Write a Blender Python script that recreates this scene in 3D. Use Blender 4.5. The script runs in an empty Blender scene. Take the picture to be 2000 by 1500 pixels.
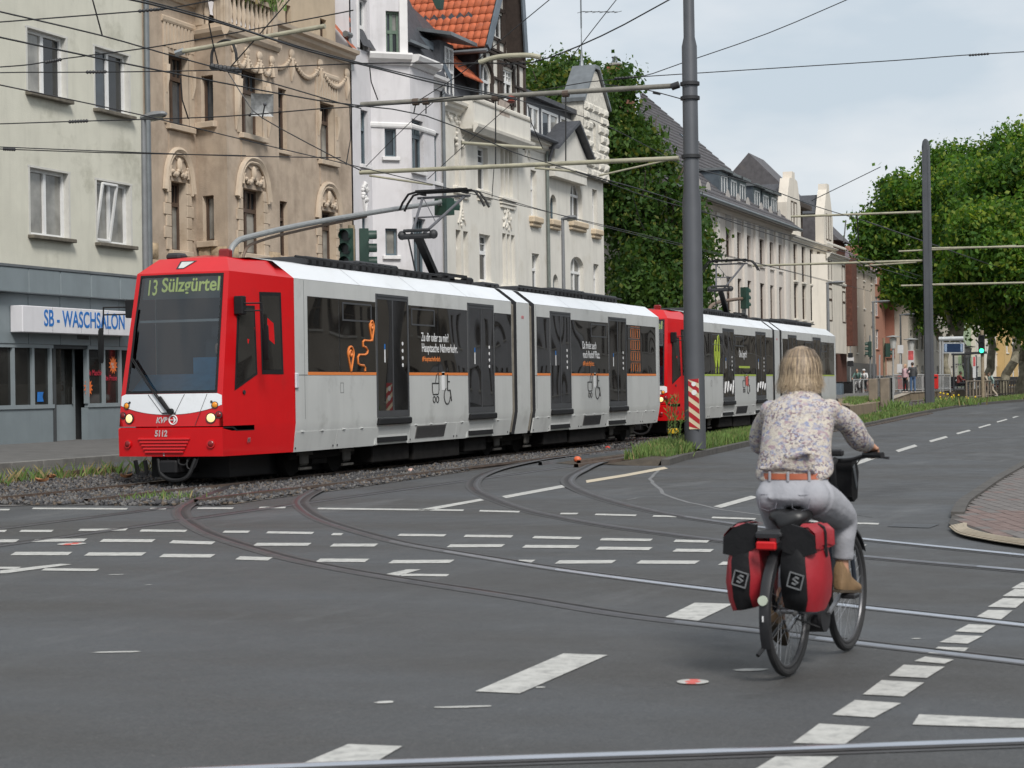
import bpy,bmesh,math,random
import numpy as np
from mathutils import Vector,Matrix
S=bpy.context.scene
COL=S.collection
R=math.radians
random.seed(7)
RNG=np.random.default_rng(7)
FPX,YAW,PIT,ROLL,CAMH=3700.0,R(20.3),math.atan(7/3700.0),R(0.86),1.58
cam_d=bpy.data.cameras.new('camera');cam=bpy.data.objects.new('camera',cam_d);COL.objects.link(cam)
cam_d.sensor_width=36.0;cam_d.lens=FPX/2000*36.0
cam_d.clip_start=0.1;cam_d.clip_end=3000
cam.matrix_world=(Matrix.Translation((0,0,CAMH))@Matrix.Rotation(YAW-math.pi/2,4,'Z')@Matrix.Rotation(math.pi/2+PIT,4,'X')@Matrix.Rotation(-ROLL,4,'Z'))
cam_d.dof.use_dof=True;cam_d.dof.focus_distance=34.0;cam_d.dof.aperture_fstop=6.3
S.camera=cam
SUN_EL,SUN_AZ=R(46),R(218)
world=bpy.data.worlds.new('World');S.world=world;world.use_nodes=True
nt=world.node_tree;nt.nodes.clear()
def wn(t,**k):
 n=nt.nodes.new(t)
 for a,b in k.items():setattr(n,a,b)
 return n
sky=wn('ShaderNodeTexSky',sky_type='NISHITA',sun_disc=False,sun_elevation=SUN_EL,sun_rotation=math.pi/2-SUN_AZ)
sky.air_density=1.0;sky.dust_density=2.0
tc=wn('ShaderNodeTexCoord');mp=wn('ShaderNodeMapping');mp.inputs['Scale'].default_value=(2.4,2.4,6.5)
nz=wn('ShaderNodeTexNoise');nz.inputs['Scale'].default_value=2.3;nz.inputs['Detail'].default_value=5;nz.inputs['Roughness'].default_value=0.5
rp=wn('ShaderNodeValToRGB')
rp.color_ramp.elements[0].position=0.38;rp.color_ramp.elements[0].color=(5.6,6.35,7.0,1)
rp.color_ramp.elements[1].position=0.62;rp.color_ramp.elements[1].color=(7.7,7.95,8.2,1)
mx=wn('ShaderNodeMixRGB');mx.inputs[0].default_value=0.88
bg=wn('ShaderNodeBackground');bg.inputs['Strength'].default_value=0.1
ow=wn('ShaderNodeOutputWorld')
nt.links.new(tc.outputs['Generated'],mp.inputs[0]);nt.links.new(mp.outputs[0],nz.inputs['Vector'])
nt.links.new(nz.outputs['Fac'],rp.inputs[0])
nt.links.new(sky.outputs[0],mx.inputs[1]);nt.links.new(rp.outputs[0],mx.inputs[2])
nt.links.new(mx.outputs[0],bg.inputs[0]);nt.links.new(bg.outputs[0],ow.inputs[0])
sun_d=bpy.data.lights.new('sun','SUN');sun_d.energy=3.0;sun_d.angle=R(17);sun_d.color=(1.0,0.965,0.92)
sun=bpy.data.objects.new('sun',sun_d);COL.objects.link(sun)
sun.rotation_euler=(R(90)-SUN_EL,0,SUN_AZ+math.pi/2)
S.view_settings.view_transform='Standard';S.view_settings.look='None'
S.view_settings.gamma=1.0;S.view_settings.use_curve_mapping=False
S.view_settings.exposure=0.15
S.render.engine='CYCLES'
S.cycles.max_bounces=6;S.cycles.diffuse_bounces=3;S.cycles.glossy_bounces=4;S.cycles.transparent_max_bounces=6
S.cycles.caustics_reflective=False;S.cycles.caustics_refractive=False
S.cycles.use_denoising=True
_fw=np.array([math.cos(YAW)*math.cos(PIT),math.sin(YAW)*math.cos(PIT),math.sin(PIT)])
_rt=np.array([math.sin(YAW),-math.cos(YAW),0.0]);_up=np.cross(_rt,_fw);_C=np.array([0,0,CAMH])
def ray(px,py):
 dx,dy=(px-1000)/FPX,(750-py)/FPX;c,s=math.cos(ROLL),math.sin(ROLL)
 return _fw+_rt*(dx*c+dy*s)+_up*(-dx*s+dy*c)
def onY(px,py,y):d=ray(px,py);return _C+d*(y/d[1])
def onX(px,py,x):d=ray(px,py);return _C+d*(x/d[0])
def onZ(px,py,z=0.0):d=ray(px,py);return _C+d*((z-CAMH)/d[2])
def atD(px,py,dist):return _C+ray(px,py)*dist
MATS={}
def mat(name,col,rough=0.6,metal=0.0,var=0.12,scale=6.0,bump=0.0,bscale=60.0,spec=0.5,col2=None,c2amt=0.0,c2scale=1.2,streak=0.0,emit=0.0,coat=0.0,trans=0.0,rvar=0.0):
 if name in MATS:return MATS[name]
 m=bpy.data.materials.new(name);m.use_nodes=True;t=m.node_tree;b=t.nodes['Principled BSDF']
 b.inputs['Roughness'].default_value=rough;b.inputs['Metallic'].default_value=metal
 b.inputs['Specular IOR Level'].default_value=spec
 c=(*col,1.0)
 b.inputs['Base Color'].default_value=c
 if coat:b.inputs['Coat Weight'].default_value=coat;b.inputs['Coat Roughness'].default_value=0.05
 if trans:b.inputs['Transmission Weight'].default_value=trans
 geo=t.nodes.new('ShaderNodeNewGeometry');out=None
 def N(sc,det=4.0,rg=0.55,stretch=None):
  n=t.nodes.new('ShaderNodeTexNoise');n.inputs['Scale'].default_value=sc;n.inputs['Detail'].default_value=det
  n.inputs['Roughness'].default_value=rg
  if stretch:
   mm=t.nodes.new('ShaderNodeMapping');mm.inputs['Scale'].default_value=stretch
   t.links.new(geo.outputs['Position'],mm.inputs[0]);t.links.new(mm.outputs[0],n.inputs['Vector'])
  else:t.links.new(geo.outputs['Position'],n.inputs['Vector'])
  return n
 def mixn(a,bcol,fac,blend='MIX'):
  x=t.nodes.new('ShaderNodeMixRGB');x.blend_type=blend
  for i,s in((1,a),(2,bcol)):
   if hasattr(s,'is_linked')or hasattr(s,'links'):t.links.new(s,x.inputs[i])
   else:x.inputs[i].default_value=s
  if hasattr(fac,'links'):t.links.new(fac,x.inputs[0])
  else:x.inputs[0].default_value=fac
  return x.outputs[0]
 def ramp(src,p0,p1):
  r=t.nodes.new('ShaderNodeMapRange');r.inputs['From Min'].default_value=p0;r.inputs['From Max'].default_value=p1
  t.links.new(src,r.inputs[0]);return r.outputs[0]
 if var:
  n=N(scale)
  lo=tuple(max(0,x*(1-var))for x in col)+(1,);hi=tuple(min(1,x*(1+var))for x in col)+(1,)
  out=mixn(lo,hi,ramp(n.outputs['Fac'],0.3,0.7))
 if col2 is not None and c2amt:
  n2=N(c2scale,6.0,0.65)
  r2=ramp(n2.outputs['Fac'],0.62-0.25*c2amt,0.78)
  out=mixn(out if out else c,(*col2,1),r2)
 if streak:
  n3=N(1.0,5.0,0.6,(3.0,3.0,0.35))
  r3=ramp(n3.outputs['Fac'],0.5,0.8)
  mlt=t.nodes.new('ShaderNodeMath');mlt.operation='MULTIPLY';mlt.inputs[1].default_value=streak
  t.links.new(r3,mlt.inputs[0])
  out=mixn(out if out else c,tuple(x*0.45 for x in col)+(1,),mlt.outputs[0])
 if out:t.links.new(out,b.inputs['Base Color'])
 if bump:
  n4=N(bscale,3.0)
  bp=t.nodes.new('ShaderNodeBump');bp.inputs['Strength'].default_value=min(1,bump);bp.inputs['Distance'].default_value=0.02
  t.links.new(n4.outputs['Fac'],bp.inputs['Height']);t.links.new(bp.outputs[0],b.inputs['Normal'])
 if rvar:
  n5=N(2.5,4.0);mr=t.nodes.new('ShaderNodeMapRange')
  mr.inputs['To Min'].default_value=max(0.02,rough-rvar);mr.inputs['To Max'].default_value=min(1,rough+rvar)
  t.links.new(n5.outputs['Fac'],mr.inputs[0]);t.links.new(mr.outputs[0],b.inputs['Roughness'])
 if emit:
  b.inputs['Emission Color'].default_value=c;b.inputs['Emission Strength'].default_value=emit
 MATS[name]=m
 return m
def glassmat(name,tint,rough=0.03,wave=0.0,ior=1.5):
 """dark mirror-like window pane; wave bends the reflection as toughened glass does"""
 if name in MATS:return MATS[name]
 m=mat(name,tint,rough,0,var=0.5,scale=1.3,spec=0.6)
 t=m.node_tree;b=t.nodes['Principled BSDF'];b.inputs['IOR'].default_value=ior
 if wave:
  geo=t.nodes.new('ShaderNodeNewGeometry');n=t.nodes.new('ShaderNodeTexNoise');n.inputs['Scale'].default_value=0.75;n.inputs['Detail'].default_value=0
  bp=t.nodes.new('ShaderNodeBump');bp.inputs['Strength'].default_value=1.0;bp.inputs['Distance'].default_value=wave
  t.links.new(geo.outputs['Position'],n.inputs['Vector']);t.links.new(n.outputs['Fac'],bp.inputs['Height']);t.links.new(bp.outputs[0],b.inputs['Normal'])
 return m
def clearglass(name,tint=(0.8,0.88,0.9),mixf=0.75):
 if name in MATS:return MATS[name]
 m=bpy.data.materials.new(name);m.use_nodes=True;t=m.node_tree;t.nodes.clear()
 o=t.nodes.new('ShaderNodeOutputMaterial');x=t.nodes.new('ShaderNodeMixShader');tr=t.nodes.new('ShaderNodeBsdfTransparent');g=t.nodes.new('ShaderNodeBsdfGlossy')
 fr=t.nodes.new('ShaderNodeFresnel');fr.inputs[0].default_value=1.55
 ad=t.nodes.new('ShaderNodeMath');ad.operation='ADD';ad.inputs[1].default_value=1-mixf;ad.use_clamp=True
 tr.inputs[0].default_value=(*tint,1);g.inputs['Roughness'].default_value=0.02
 t.links.new(fr.outputs[0],ad.inputs[0]);t.links.new(ad.outputs[0],x.inputs[0])
 t.links.new(tr.outputs[0],x.inputs[1]);t.links.new(g.outputs[0],x.inputs[2]);t.links.new(x.outputs[0],o.inputs[0])
 MATS[name]=m;return m
class MB:
 def __init__(s):s.v=[];s.f=[];s.mi=[];s.m=0
 def add(s,vs,fs):
  o=len(s.v);s.v+=[tuple(map(float,p))for p in vs]
  for q in fs:s.f.append([i+o for i in q]);s.mi.append(s.m)
  return s
 def poly(s,*p):return s.add(p,[list(range(len(p)))])
 def box(s,x0,x1,y0,y1,z0,z1):
  x0,x1=sorted((x0,x1));y0,y1=sorted((y0,y1));z0,z1=sorted((z0,z1))
  return s.add([(x0,y0,z0),(x1,y0,z0),(x1,y1,z0),(x0,y1,z0),(x0,y0,z1),(x1,y0,z1),(x1,y1,z1),(x0,y1,z1)],[[0,3,2,1],[4,5,6,7],[0,1,5,4],[1,2,6,5],[2,3,7,6],[3,0,4,7]])
 def bev(s,x0,x1,y0,y1,z0,z1,b):
  """box with chamfered edges"""
  vs=[];idx={}
  def V(p):
   if p not in idx:idx[p]=len(vs);vs.append(p)
   return idx[p]
  X,Y,Z=(x0,x1),(y0,y1),(z0,z1);fs=[]
  def c(i,j,k,ax):
   p=[X[i]+(b if i==0 else-b),Y[j]+(b if j==0 else-b),Z[k]+(b if k==0 else-b)]
   p[ax]=(X[i],Y[j],Z[k])[ax];return V(tuple(p))
  for k in(0,1):
   q=[c(0,0,k,2),c(1,0,k,2),c(1,1,k,2),c(0,1,k,2)];fs.append(q if k else q[::-1])
   q=[c(k,0,0,0),c(k,1,0,0),c(k,1,1,0),c(k,0,1,0)];fs.append(q if k else q[::-1])
   q=[c(0,k,0,1),c(1,k,0,1),c(1,k,1,1),c(0,k,1,1)];fs.append(q[::-1]if k else q)
  for i in(0,1):
   for j in(0,1):
    fs.append([c(i,j,0,0),c(i,j,1,0),c(i,j,1,1),c(i,j,0,1)])
    fs.append([c(i,0,j,0),c(i,1,j,0),c(i,1,j,2),c(i,0,j,2)])
    fs.append([c(0,i,j,1),c(1,i,j,1),c(1,i,j,2),c(0,i,j,2)])
    for k in(0,1):fs.append([c(i,j,k,0),c(i,j,k,1),c(i,j,k,2)])
  return s.add(vs,fs)
 def obox(s,c,ax,ay,az):
  c,ax,ay,az=map(np.array,(c,ax,ay,az));vs=[]
  for k in(-1,1):
   for i,j in((-1,-1),(1,-1),(1,1),(-1,1)):vs.append(c+ax*i+ay*j+az*k)
  return s.add(vs,[[0,3,2,1],[4,5,6,7],[0,1,5,4],[1,2,6,5],[2,3,7,6],[3,0,4,7]])
 def bar(s,p,q,w,h=None):
  """square bar from p to q"""
  p,q=np.array(p,float),np.array(q,float);d=q-p;L=np.linalg.norm(d)
  if L<1e-6:return s
  d/=L;a=np.cross(d,(0,0,1));
  if np.linalg.norm(a)<1e-4:a=np.array((1.0,0,0))
  a/=np.linalg.norm(a);b=np.cross(d,a)
  return s.obox((p+q)/2,a*w/2,b*(h or w)/2,d*L/2)
 def tube(s,pts,r,n=8,cap=True,sq=None):
  pts=[np.array(p,float)for p in pts];k=len(pts)
  rs=list(r)if hasattr(r,'__len__')else[r]*k
  tang=[]
  for i in range(k):
   d=pts[min(i+1,k-1)]-pts[max(i-1,0)];tang.append(d/(np.linalg.norm(d)+1e-12))
  ref=np.array((0,0,1.0))if abs(tang[0][2])<0.9 else np.array((1.0,0,0))
  a=np.cross(tang[0],ref);a/=np.linalg.norm(a);vs=[]
  for i in range(k):
   a=a-tang[i]*np.dot(a,tang[i]);a/=(np.linalg.norm(a)+1e-12);b=np.cross(tang[i],a)
   rr=rs[i];ra,rb=rr if hasattr(rr,'__len__')else(rr,rr)
   for j in range(n):
    th=2*math.pi*j/n;vs.append(pts[i]+a*ra*math.cos(th)+b*rb*math.sin(th))
  fs=[[i*n+j,i*n+(j+1)%n,(i+1)*n+(j+1)%n,(i+1)*n+j]for i in range(k-1)for j in range(n)]
  if cap:fs+=[list(range(n))[::-1],[(k-1)*n+j for j in range(n)]]
  return s.add(vs,fs)
 def cyl(s,p,q,r0,r1=None,n=12):return s.tube([p,q],[r0,r0 if r1 is None else r1],n)
 def lathe(s,prof,c=(0,0,0),n=16,axis='z'):
  vs=[]
  for r,z in prof:
   for j in range(n):
    th=2*math.pi*j/n;x,y=r*math.cos(th),r*math.sin(th)
    p={'z':(x,y,z),'x':(z,x,y),'y':(y,z,x)}[axis]
    vs.append((c[0]+p[0],c[1]+p[1],c[2]+p[2]))
  k=len(prof)
  fs=[[i*n+j,i*n+(j+1)%n,(i+1)*n+(j+1)%n,(i+1)*n+j]for i in range(k-1)for j in range(n)]
  fs+=[list(range(n))[::-1],[(k-1)*n+j for j in range(n)]]
  return s.add(vs,fs)
 def ball(s,c,r,n=12,m=8):
  rx,ry,rz=r if hasattr(r,'__len__')else(r,r,r);vs=[(c[0],c[1],c[2]-rz)];fs=[]
  for i in range(1,m):
   ph=-math.pi/2+math.pi*i/m
   for j in range(n):
    th=2*math.pi*j/n
    vs.append((c[0]+rx*math.cos(ph)*math.cos(th),c[1]+ry*math.cos(ph)*math.sin(th),c[2]+rz*math.sin(ph)))
  vs.append((c[0],c[1],c[2]+rz));T=len(vs)-1
  fs+=[[0,1+(j+1)%n,1+j]for j in range(n)]
  for i in range(m-2):fs+=[[1+i*n+j,1+i*n+(j+1)%n,1+(i+1)*n+(j+1)%n,1+(i+1)*n+j]for j in range(n)]
  fs+=[[1+(m-2)*n+j,1+(m-2)*n+(j+1)%n,T]for j in range(n)]
  return s.add(vs,fs)
 def prism(s,pts,off):
  """closed polygon pts extruded by the vector off"""
  n=len(pts);p=[np.array(q,float)for q in pts];o=np.array(off,float)
  return s.add(p+[q+o for q in p],[list(range(n))[::-1],list(range(n,2*n))]+[[i,(i+1)%n,n+(i+1)%n,n+i]for i in range(n)])
 def loft(s,rings,closed=True,cap=True):
  n=len(rings[0]);vs=[p for r in rings for p in r];k=len(rings)
  fs=[[i*n+j,i*n+(j+1)%n,(i+1)*n+(j+1)%n,(i+1)*n+j]for i in range(k-1)for j in range(n if closed else n-1)]
  if cap and closed:fs+=[list(range(n))[::-1],[(k-1)*n+j for j in range(n)]]
  return s.add(vs,fs)
 def ring(s,c,ax,R0,r,n=32,m=8):
  """torus of radius R0 about axis ax"""
  c=np.array(c,float);ax=np.array(ax,float)/np.linalg.norm(ax)
  a=np.cross(ax,(0,0,1.0));a=a/np.linalg.norm(a)if np.linalg.norm(a)>1e-4 else np.array((1.0,0,0));b=np.cross(ax,a);vs=[]
  for i in range(n):
   th=2*math.pi*i/n;d=a*math.cos(th)+b*math.sin(th)
   for j in range(m):
    ph=2*math.pi*j/m;vs.append(c+d*(R0+r*math.cos(ph))+ax*r*math.sin(ph))
  return s.add(vs,[[i*m+j,((i+1)%n)*m+j,((i+1)%n)*m+(j+1)%m,i*m+(j+1)%m]for i in range(n)for j in range(m)])
 def mesh(s,name,mats,org=None,smooth=35,weld=False):
  me=bpy.data.meshes.new(name)
  if weld:
   key={};nv=[];mp_=[]
   for p in s.v:
    k=tuple(round(c,4)for c in p)
    if k not in key:key[k]=len(nv);nv.append(p)
    mp_.append(key[k])
   s.v=nv;s.f=[[mp_[i]for i in q]for q in s.f]
   ok=[len(set(q))==len(q)for q in s.f];s.mi=[m for m,o in zip(s.mi,ok)if o];s.f=[q for q,o in zip(s.f,ok)if o]
  v=s.v if org is None else(np.array(s.v)-np.array(org)).tolist()
  me.from_pydata(v,[],s.f)
  for m in(mats if isinstance(mats,(list,tuple))else[mats]):me.materials.append(m)
  me.polygons.foreach_set('material_index',s.mi)
  if smooth:
   me.polygons.foreach_set('use_smooth',[True]*len(s.f));me.set_sharp_from_angle(angle=R(smooth))
  me.validate();me.update();return me
 def build(s,name,mats,parent=None,smooth=35,local=False,weld=False):
  org=None
  if parent is not None and not local:org=worg(parent)
  return link(name,s.mesh(name,mats,org,smooth,weld),parent)
def worg(o):
 p=Vector((0,0,0))
 while o is not None:p+=o.location;o=o.parent
 return p
def link(name,me,parent=None):
 o=bpy.data.objects.new(name,me);COL.objects.link(o)
 if parent is not None:o.parent=parent
 return o
def tag(o,label=None,cat=None,group=None,kind=None):
 for k,v in(('label',label),('category',cat),('group',group),('kind',kind)):
  if v:o[k]=v
 return o
def thing(name,label,cat,loc=(0,0,0),rotz=0.0,group=None):
 o=bpy.data.objects.new(name,None);COL.objects.link(o);o.location=Vector([float(x)for x in loc]);o.rotation_euler=(0,0,rotz)
 o.empty_display_size=0.2
 return tag(o,label,cat,group)
def dup(o,loc,rotz=None,label=None,parent=None):
 c=o.copy();COL.objects.link(c)
 if parent is None:
  c.location=Vector([float(x)for x in loc])
  if rotz is not None:c.rotation_euler=(0,0,rotz)
  if label:c['label']=label
 else:c.parent=parent
 for ch in list(o.children):dup(ch,None,parent=c)
 return c
def npmesh(name,V,Fq,mats,mi=None,smooth=False):
 """fast mesh from arrays: V (N,3), Fq (M,k)"""
 me=bpy.data.meshes.new(name);n,k=Fq.shape
 me.vertices.add(len(V));me.vertices.foreach_set('co',np.ascontiguousarray(V,dtype=np.float32).ravel())
 me.loops.add(n*k);me.loops.foreach_set('vertex_index',np.ascontiguousarray(Fq,dtype=np.int32).ravel())
 me.polygons.add(n);me.polygons.foreach_set('loop_start',np.arange(0,n*k,k,dtype=np.int32))
 for m in(mats if isinstance(mats,(list,tuple))else[mats]):me.materials.append(m)
 if mi is not None:me.polygons.foreach_set('material_index',np.ascontiguousarray(mi,dtype=np.int32))
 if smooth:me.polygons.foreach_set('use_smooth',[True]*n)
 me.update(calc_edges=True);return me
def fuse(mb,name,m,parent,voxel=0.012,smooth=6,local=True,dec=None):
 """overlapping closed pieces become one continuous skin"""
 me=mb.mesh(name+'_raw',m,None if local else worg(parent),smooth=0)
 o=bpy.data.objects.new(name,me);COL.objects.link(o)
 md=o.modifiers.new('r','REMESH');md.mode='VOXEL';md.voxel_size=voxel;md.use_smooth_shade=True
 if smooth:
  sm=o.modifiers.new('s','SMOOTH');sm.factor=0.5;sm.iterations=smooth
 dg=bpy.context.evaluated_depsgraph_get();ev=o.evaluated_get(dg)
 nm=bpy.data.meshes.new_from_object(ev);nm.name=name
 o.modifiers.clear();o.data=nm
 nm.materials.clear();nm.materials.append(m)
 nm.polygons.foreach_set('use_smooth',[True]*len(nm.polygons))
 if parent is not None:o.parent=parent
 return o
def text(name,body,size,m,parent,loc,ax,ay,depth=0.004,align='LEFT',bold=0.0,sx=1.0,shear=0.0,space=1.0,local=False):
 """flat lettering as real mesh: ax = reading direction, ay = up direction of the letters"""
 c=bpy.data.curves.new(name,'FONT');c.body=body;c.size=size;c.extrude=depth;c.align_x=align;c.offset=bold;c.shear=shear;c.space_character=space
 o=bpy.data.objects.new(name,c);COL.objects.link(o)
 dg=bpy.context.evaluated_depsgraph_get();me=bpy.data.meshes.new_from_object(o.evaluated_get(dg));me.name=name
 bpy.data.objects.remove(o)
 ax,ay=Vector(ax).normalized(),Vector(ay).normalized();az=ax.cross(ay)
 org=Vector((0,0,0))if(parent is None or local)else worg(parent)
 M=Matrix(((ax.x*sx,ay.x,az.x,loc[0]-org.x),(ax.y*sx,ay.y,az.y,loc[1]-org.y),(ax.z*sx,ay.z,az.z,loc[2]-org.z),(0,0,0,1)))
 me.transform(M);me.materials.clear();me.materials.append(m)
 return link(name,me,parent)
VF=25.0
KV=20.4
def rise(u):return np.interp(u,[66,96,140],[0.0,0.3,0.36])
def gz(v,u=0.0):
 return float(np.interp(v,[9,16,20.4],[0.0,0.03,0.22])+rise(u))
def road_pt(px,py,dz=0.0):
 p=onZ(px,py,0.0)
 for _ in range(6):p=onZ(px,py,gz(p[1],p[0])+dz)
 return p
def asphalt():
 m=mat('asphalt',(0.092,0.094,0.097),0.66,var=0.0,bump=0.45,bscale=160,spec=0.4,rvar=0.22)
 t=m.node_tree;b=t.nodes['Principled BSDF'];geo=t.nodes.new('ShaderNodeNewGeometry')
 def noise(sc,det,stretch=None,rg=0.55):
  n=t.nodes.new('ShaderNodeTexNoise');n.inputs['Scale'].default_value=sc;n.inputs['Detail'].default_value=det;n.inputs['Roughness'].default_value=rg
  mm=t.nodes.new('ShaderNodeMapping');mm.inputs['Scale'].default_value=stretch or(1,1,1);mm.inputs['Rotation'].default_value=(0,0,0.5)
  t.links.new(geo.outputs['Position'],mm.inputs[0]);t.links.new(mm.outputs[0],n.inputs['Vector']);return n.outputs['Fac']
 def ramp(s,a,bb):
  r=t.nodes.new('ShaderNodeMapRange');r.inputs[1].default_value=a;r.inputs[2].default_value=bb;t.links.new(s,r.inputs[0]);return r.outputs[0]
 def mixc(a,bb,fac,bl='MIX'):
  x=t.nodes.new('ShaderNodeMixRGB');x.blend_type=bl
  for i,s in((0,fac),(1,a),(2,bb)):
   if isinstance(s,(tuple,float)):x.inputs[i].default_value=s
   else:t.links.new(s,x.inputs[i])
  return x.outputs[0]
 base=mixc((0.040,0.038,0.036,1),(0.064,0.071,0.080,1),ramp(noise(0.3,4,(1.5,0.5,1)),0.38,0.62))
 base=mixc(base,(0.052,0.052,0.053,1),ramp(noise(0.5,5,(0.5,1.2,1)),0.58,0.75))
 grit=t.nodes.new('ShaderNodeTexVoronoi');grit.inputs['Scale'].default_value=95
 t.links.new(geo.outputs['Position'],grit.inputs['Vector'])
 base=mixc(base,mixc((0.04,0.04,0.04,1),(0.13,0.128,0.124,1),grit.outputs['Color'],'MIX'),0.42)
 base=mixc(base,(0.17,0.168,0.16,1),ramp(noise(28,3),0.66,0.8))
 base=mixc(base,(0.034,0.033,0.032,1),ramp(noise(1.6,7,None,0.7),0.62,0.8));base=mixc(base,(0.11,0.112,0.114,1),ramp(noise(0.35,6,(0.35,1.6,1),0.7),0.56,0.72));base=mixc(base,(0.04,0.04,0.041,1),ramp(noise(0.12,3,(0.25,2.2,1)),0.57,0.68))
 t.links.new(base,b.inputs['Base Color'])
 return m
M_ASPH=asphalt()
M_PAVE=mat('pavement_grey',(0.115,0.112,0.108),0.85,var=0.15,scale=2.5,bump=0.3,col2=(0.07,0.068,0.066),c2amt=0.5)
M_KERB=mat('kerb_stone',(0.17,0.165,0.155),0.8,var=0.2,scale=4,bump=0.3,col2=(0.09,0.085,0.078),c2amt=0.6)
M_KERBD=mat('kerb_dark',(0.075,0.07,0.064),0.85,var=0.25,scale=4,bump=0.3)
M_BALLAST=mat('ballast',(0.12,0.115,0.11),0.9,var=0.4,scale=3,bump=0.8,bscale=40,col2=(0.15,0.105,0.065),c2amt=0.6,c2scale=0.5)
M_PAINT=mat('road_paint',(0.43,0.425,0.40),0.7,var=0.13,scale=9,bump=0.2,col2=(0.20,0.20,0.195),c2amt=0.55,c2scale=11)
M_PAINTY=mat('road_paint_cream',(0.50,0.43,0.32),0.7,var=0.1,scale=9,bump=0.2,col2=(0.3,0.27,0.22),c2amt=0.5,c2scale=9)
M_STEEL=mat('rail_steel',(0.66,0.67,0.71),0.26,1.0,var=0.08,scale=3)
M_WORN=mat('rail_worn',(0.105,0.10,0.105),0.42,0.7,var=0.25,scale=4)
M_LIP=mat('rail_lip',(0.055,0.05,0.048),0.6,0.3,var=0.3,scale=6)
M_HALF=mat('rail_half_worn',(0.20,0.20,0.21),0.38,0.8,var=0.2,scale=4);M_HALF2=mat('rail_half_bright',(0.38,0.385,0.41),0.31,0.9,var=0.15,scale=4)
M_RUST=mat('rail_rust',(0.085,0.060,0.046),0.75,var=0.3,scale=6,bump=0.2)
M_GROOVE=mat('rail_groove',(0.018,0.016,0.016),0.6,var=0.2,col2=(0.08,0.032,0.025),c2amt=0.2,c2scale=0.6)
M_TAR=mat('tar_joint',(0.052,0.050,0.050),0.55,var=0.2,scale=8)
M_SOIL=mat('soil',(0.06,0.048,0.035),0.95,var=0.3,scale=5,bump=0.5)
M_CONC=mat('concrete',(0.30,0.285,0.26),0.85,var=0.15,scale=3,bump=0.2,streak=0.4)
vs=[-150,-40,0,5,9,12.5,16,18,KV];us=[-80,0,10,20,30,45,66,81,96,110,140,200,400,900]
g=MB();g.add([(u,v,gz(v,u))for v in vs for u in us],[[j*len(us)+i,j*len(us)+i+1,(j+1)*len(us)+i+1,(j+1)*len(us)+i]for j in range(len(vs)-1)for i in range(len(us)-1)])
road=tag(g.build('road',M_ASPH,smooth=0),kind='structure')
g=MB();g.add([(u,v,z+rise(u))for v,z in((KV+0.16,0.36),(VF,0.5),(VF+0.6,0.5),(300,0.5))for u in us],[[j*len(us)+i,j*len(us)+i+1,(j+1)*len(us)+i+1,(j+1)*len(us)+i]for j in range(3)for i in range(len(us)-1)])
pavement=tag(g.build('pavement',M_PAVE,smooth=0),kind='structure')
ks=MB().bev(0.006,0.994,0,0.16,-0.1,0.365,0.012).mesh('kerb_stone',M_KERB)
for i in range(60):
 o=link('kerb_stone',ks,pavement);o.location=(20+i,KV,0);
ks2=MB();ks2.loft([[(u-80,y,z+rise(u))for y,z in((0,-.1),(.16,-.1),(.16,.36),(0,.36))]for u in(80,88,96,118,140,880)]);ks2=ks2.mesh('kerb',M_KERB,smooth=0);o=link('kerb',ks2,pavement);o.location=(80,KV,0)
def cat_spline(P,k=8):
 P=[np.array(p,float)for p in P];P=[2*P[0]-P[1]]+P+[2*P[-1]-P[-2]];out=[]
 for i in range(1,len(P)-2):
  for j in range(k):
   t=j/k
   out.append(0.5*((2*P[i])+(P[i+1]-P[i-1])*t+(2*P[i-1]-5*P[i]+4*P[i+1]-P[i+2])*t*t+(3*P[i]-P[i-1]-3*P[i+1]+P[i+2])*t**3))
 out.append(P[-2]);return out
def strip(mb,pts,o0,o1,z0,z1=None):
 """ribbon along pts between the sideways offsets o0 and o1"""
 k=len(pts);vsx=[]
 for i in range(k):
  d=pts[min(i+1,k-1)]-pts[max(i-1,0)];n=np.array((-d[1],d[0]));n/=np.linalg.norm(n)+1e-9
  for o,z in((o0,z0),(o1,z0 if z1 is None else z1)):vsx.append((pts[i][0]+n[0]*o,pts[i][1]+n[1]*o,pts[i][2]+z))
 mb.add(vsx,[[2*i,2*i+2,2*i+3,2*i+1][::-1]for i in range(k-1)])
def grooved(name,pts,label,side=1,old=0.0):
 """rail let into the asphalt: running head, groove, guard lip, tar joints"""
 mb=MB();s=side
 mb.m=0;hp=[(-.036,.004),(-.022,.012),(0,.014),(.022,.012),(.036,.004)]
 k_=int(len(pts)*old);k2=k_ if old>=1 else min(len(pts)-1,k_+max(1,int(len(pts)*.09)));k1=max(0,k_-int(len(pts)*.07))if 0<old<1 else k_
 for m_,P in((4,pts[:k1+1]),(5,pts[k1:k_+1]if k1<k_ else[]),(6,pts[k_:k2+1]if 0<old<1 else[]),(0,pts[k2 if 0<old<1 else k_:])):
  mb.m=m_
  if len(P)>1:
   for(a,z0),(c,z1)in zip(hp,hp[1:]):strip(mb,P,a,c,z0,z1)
 pass
 mb.m=1;strip(mb,pts,*sorted((0.036*s,0.085*s)),0.005)
 mb.m=2;strip(mb,pts,*sorted((0.085*s,0.11*s)),0.008)
 mb.m=3;strip(mb,pts,*sorted((-0.036*s,-0.085*s)),0.004);strip(mb,pts,*sorted((0.11*s,0.16*s)),0.004)
 o=mb.build(name,[M_STEEL,M_GROOVE,M_LIP,M_TAR,M_WORN,M_HALF,M_HALF2],smooth=40,weld=True);tag(o,label,'rail','rails of the tram tracks');return o
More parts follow.
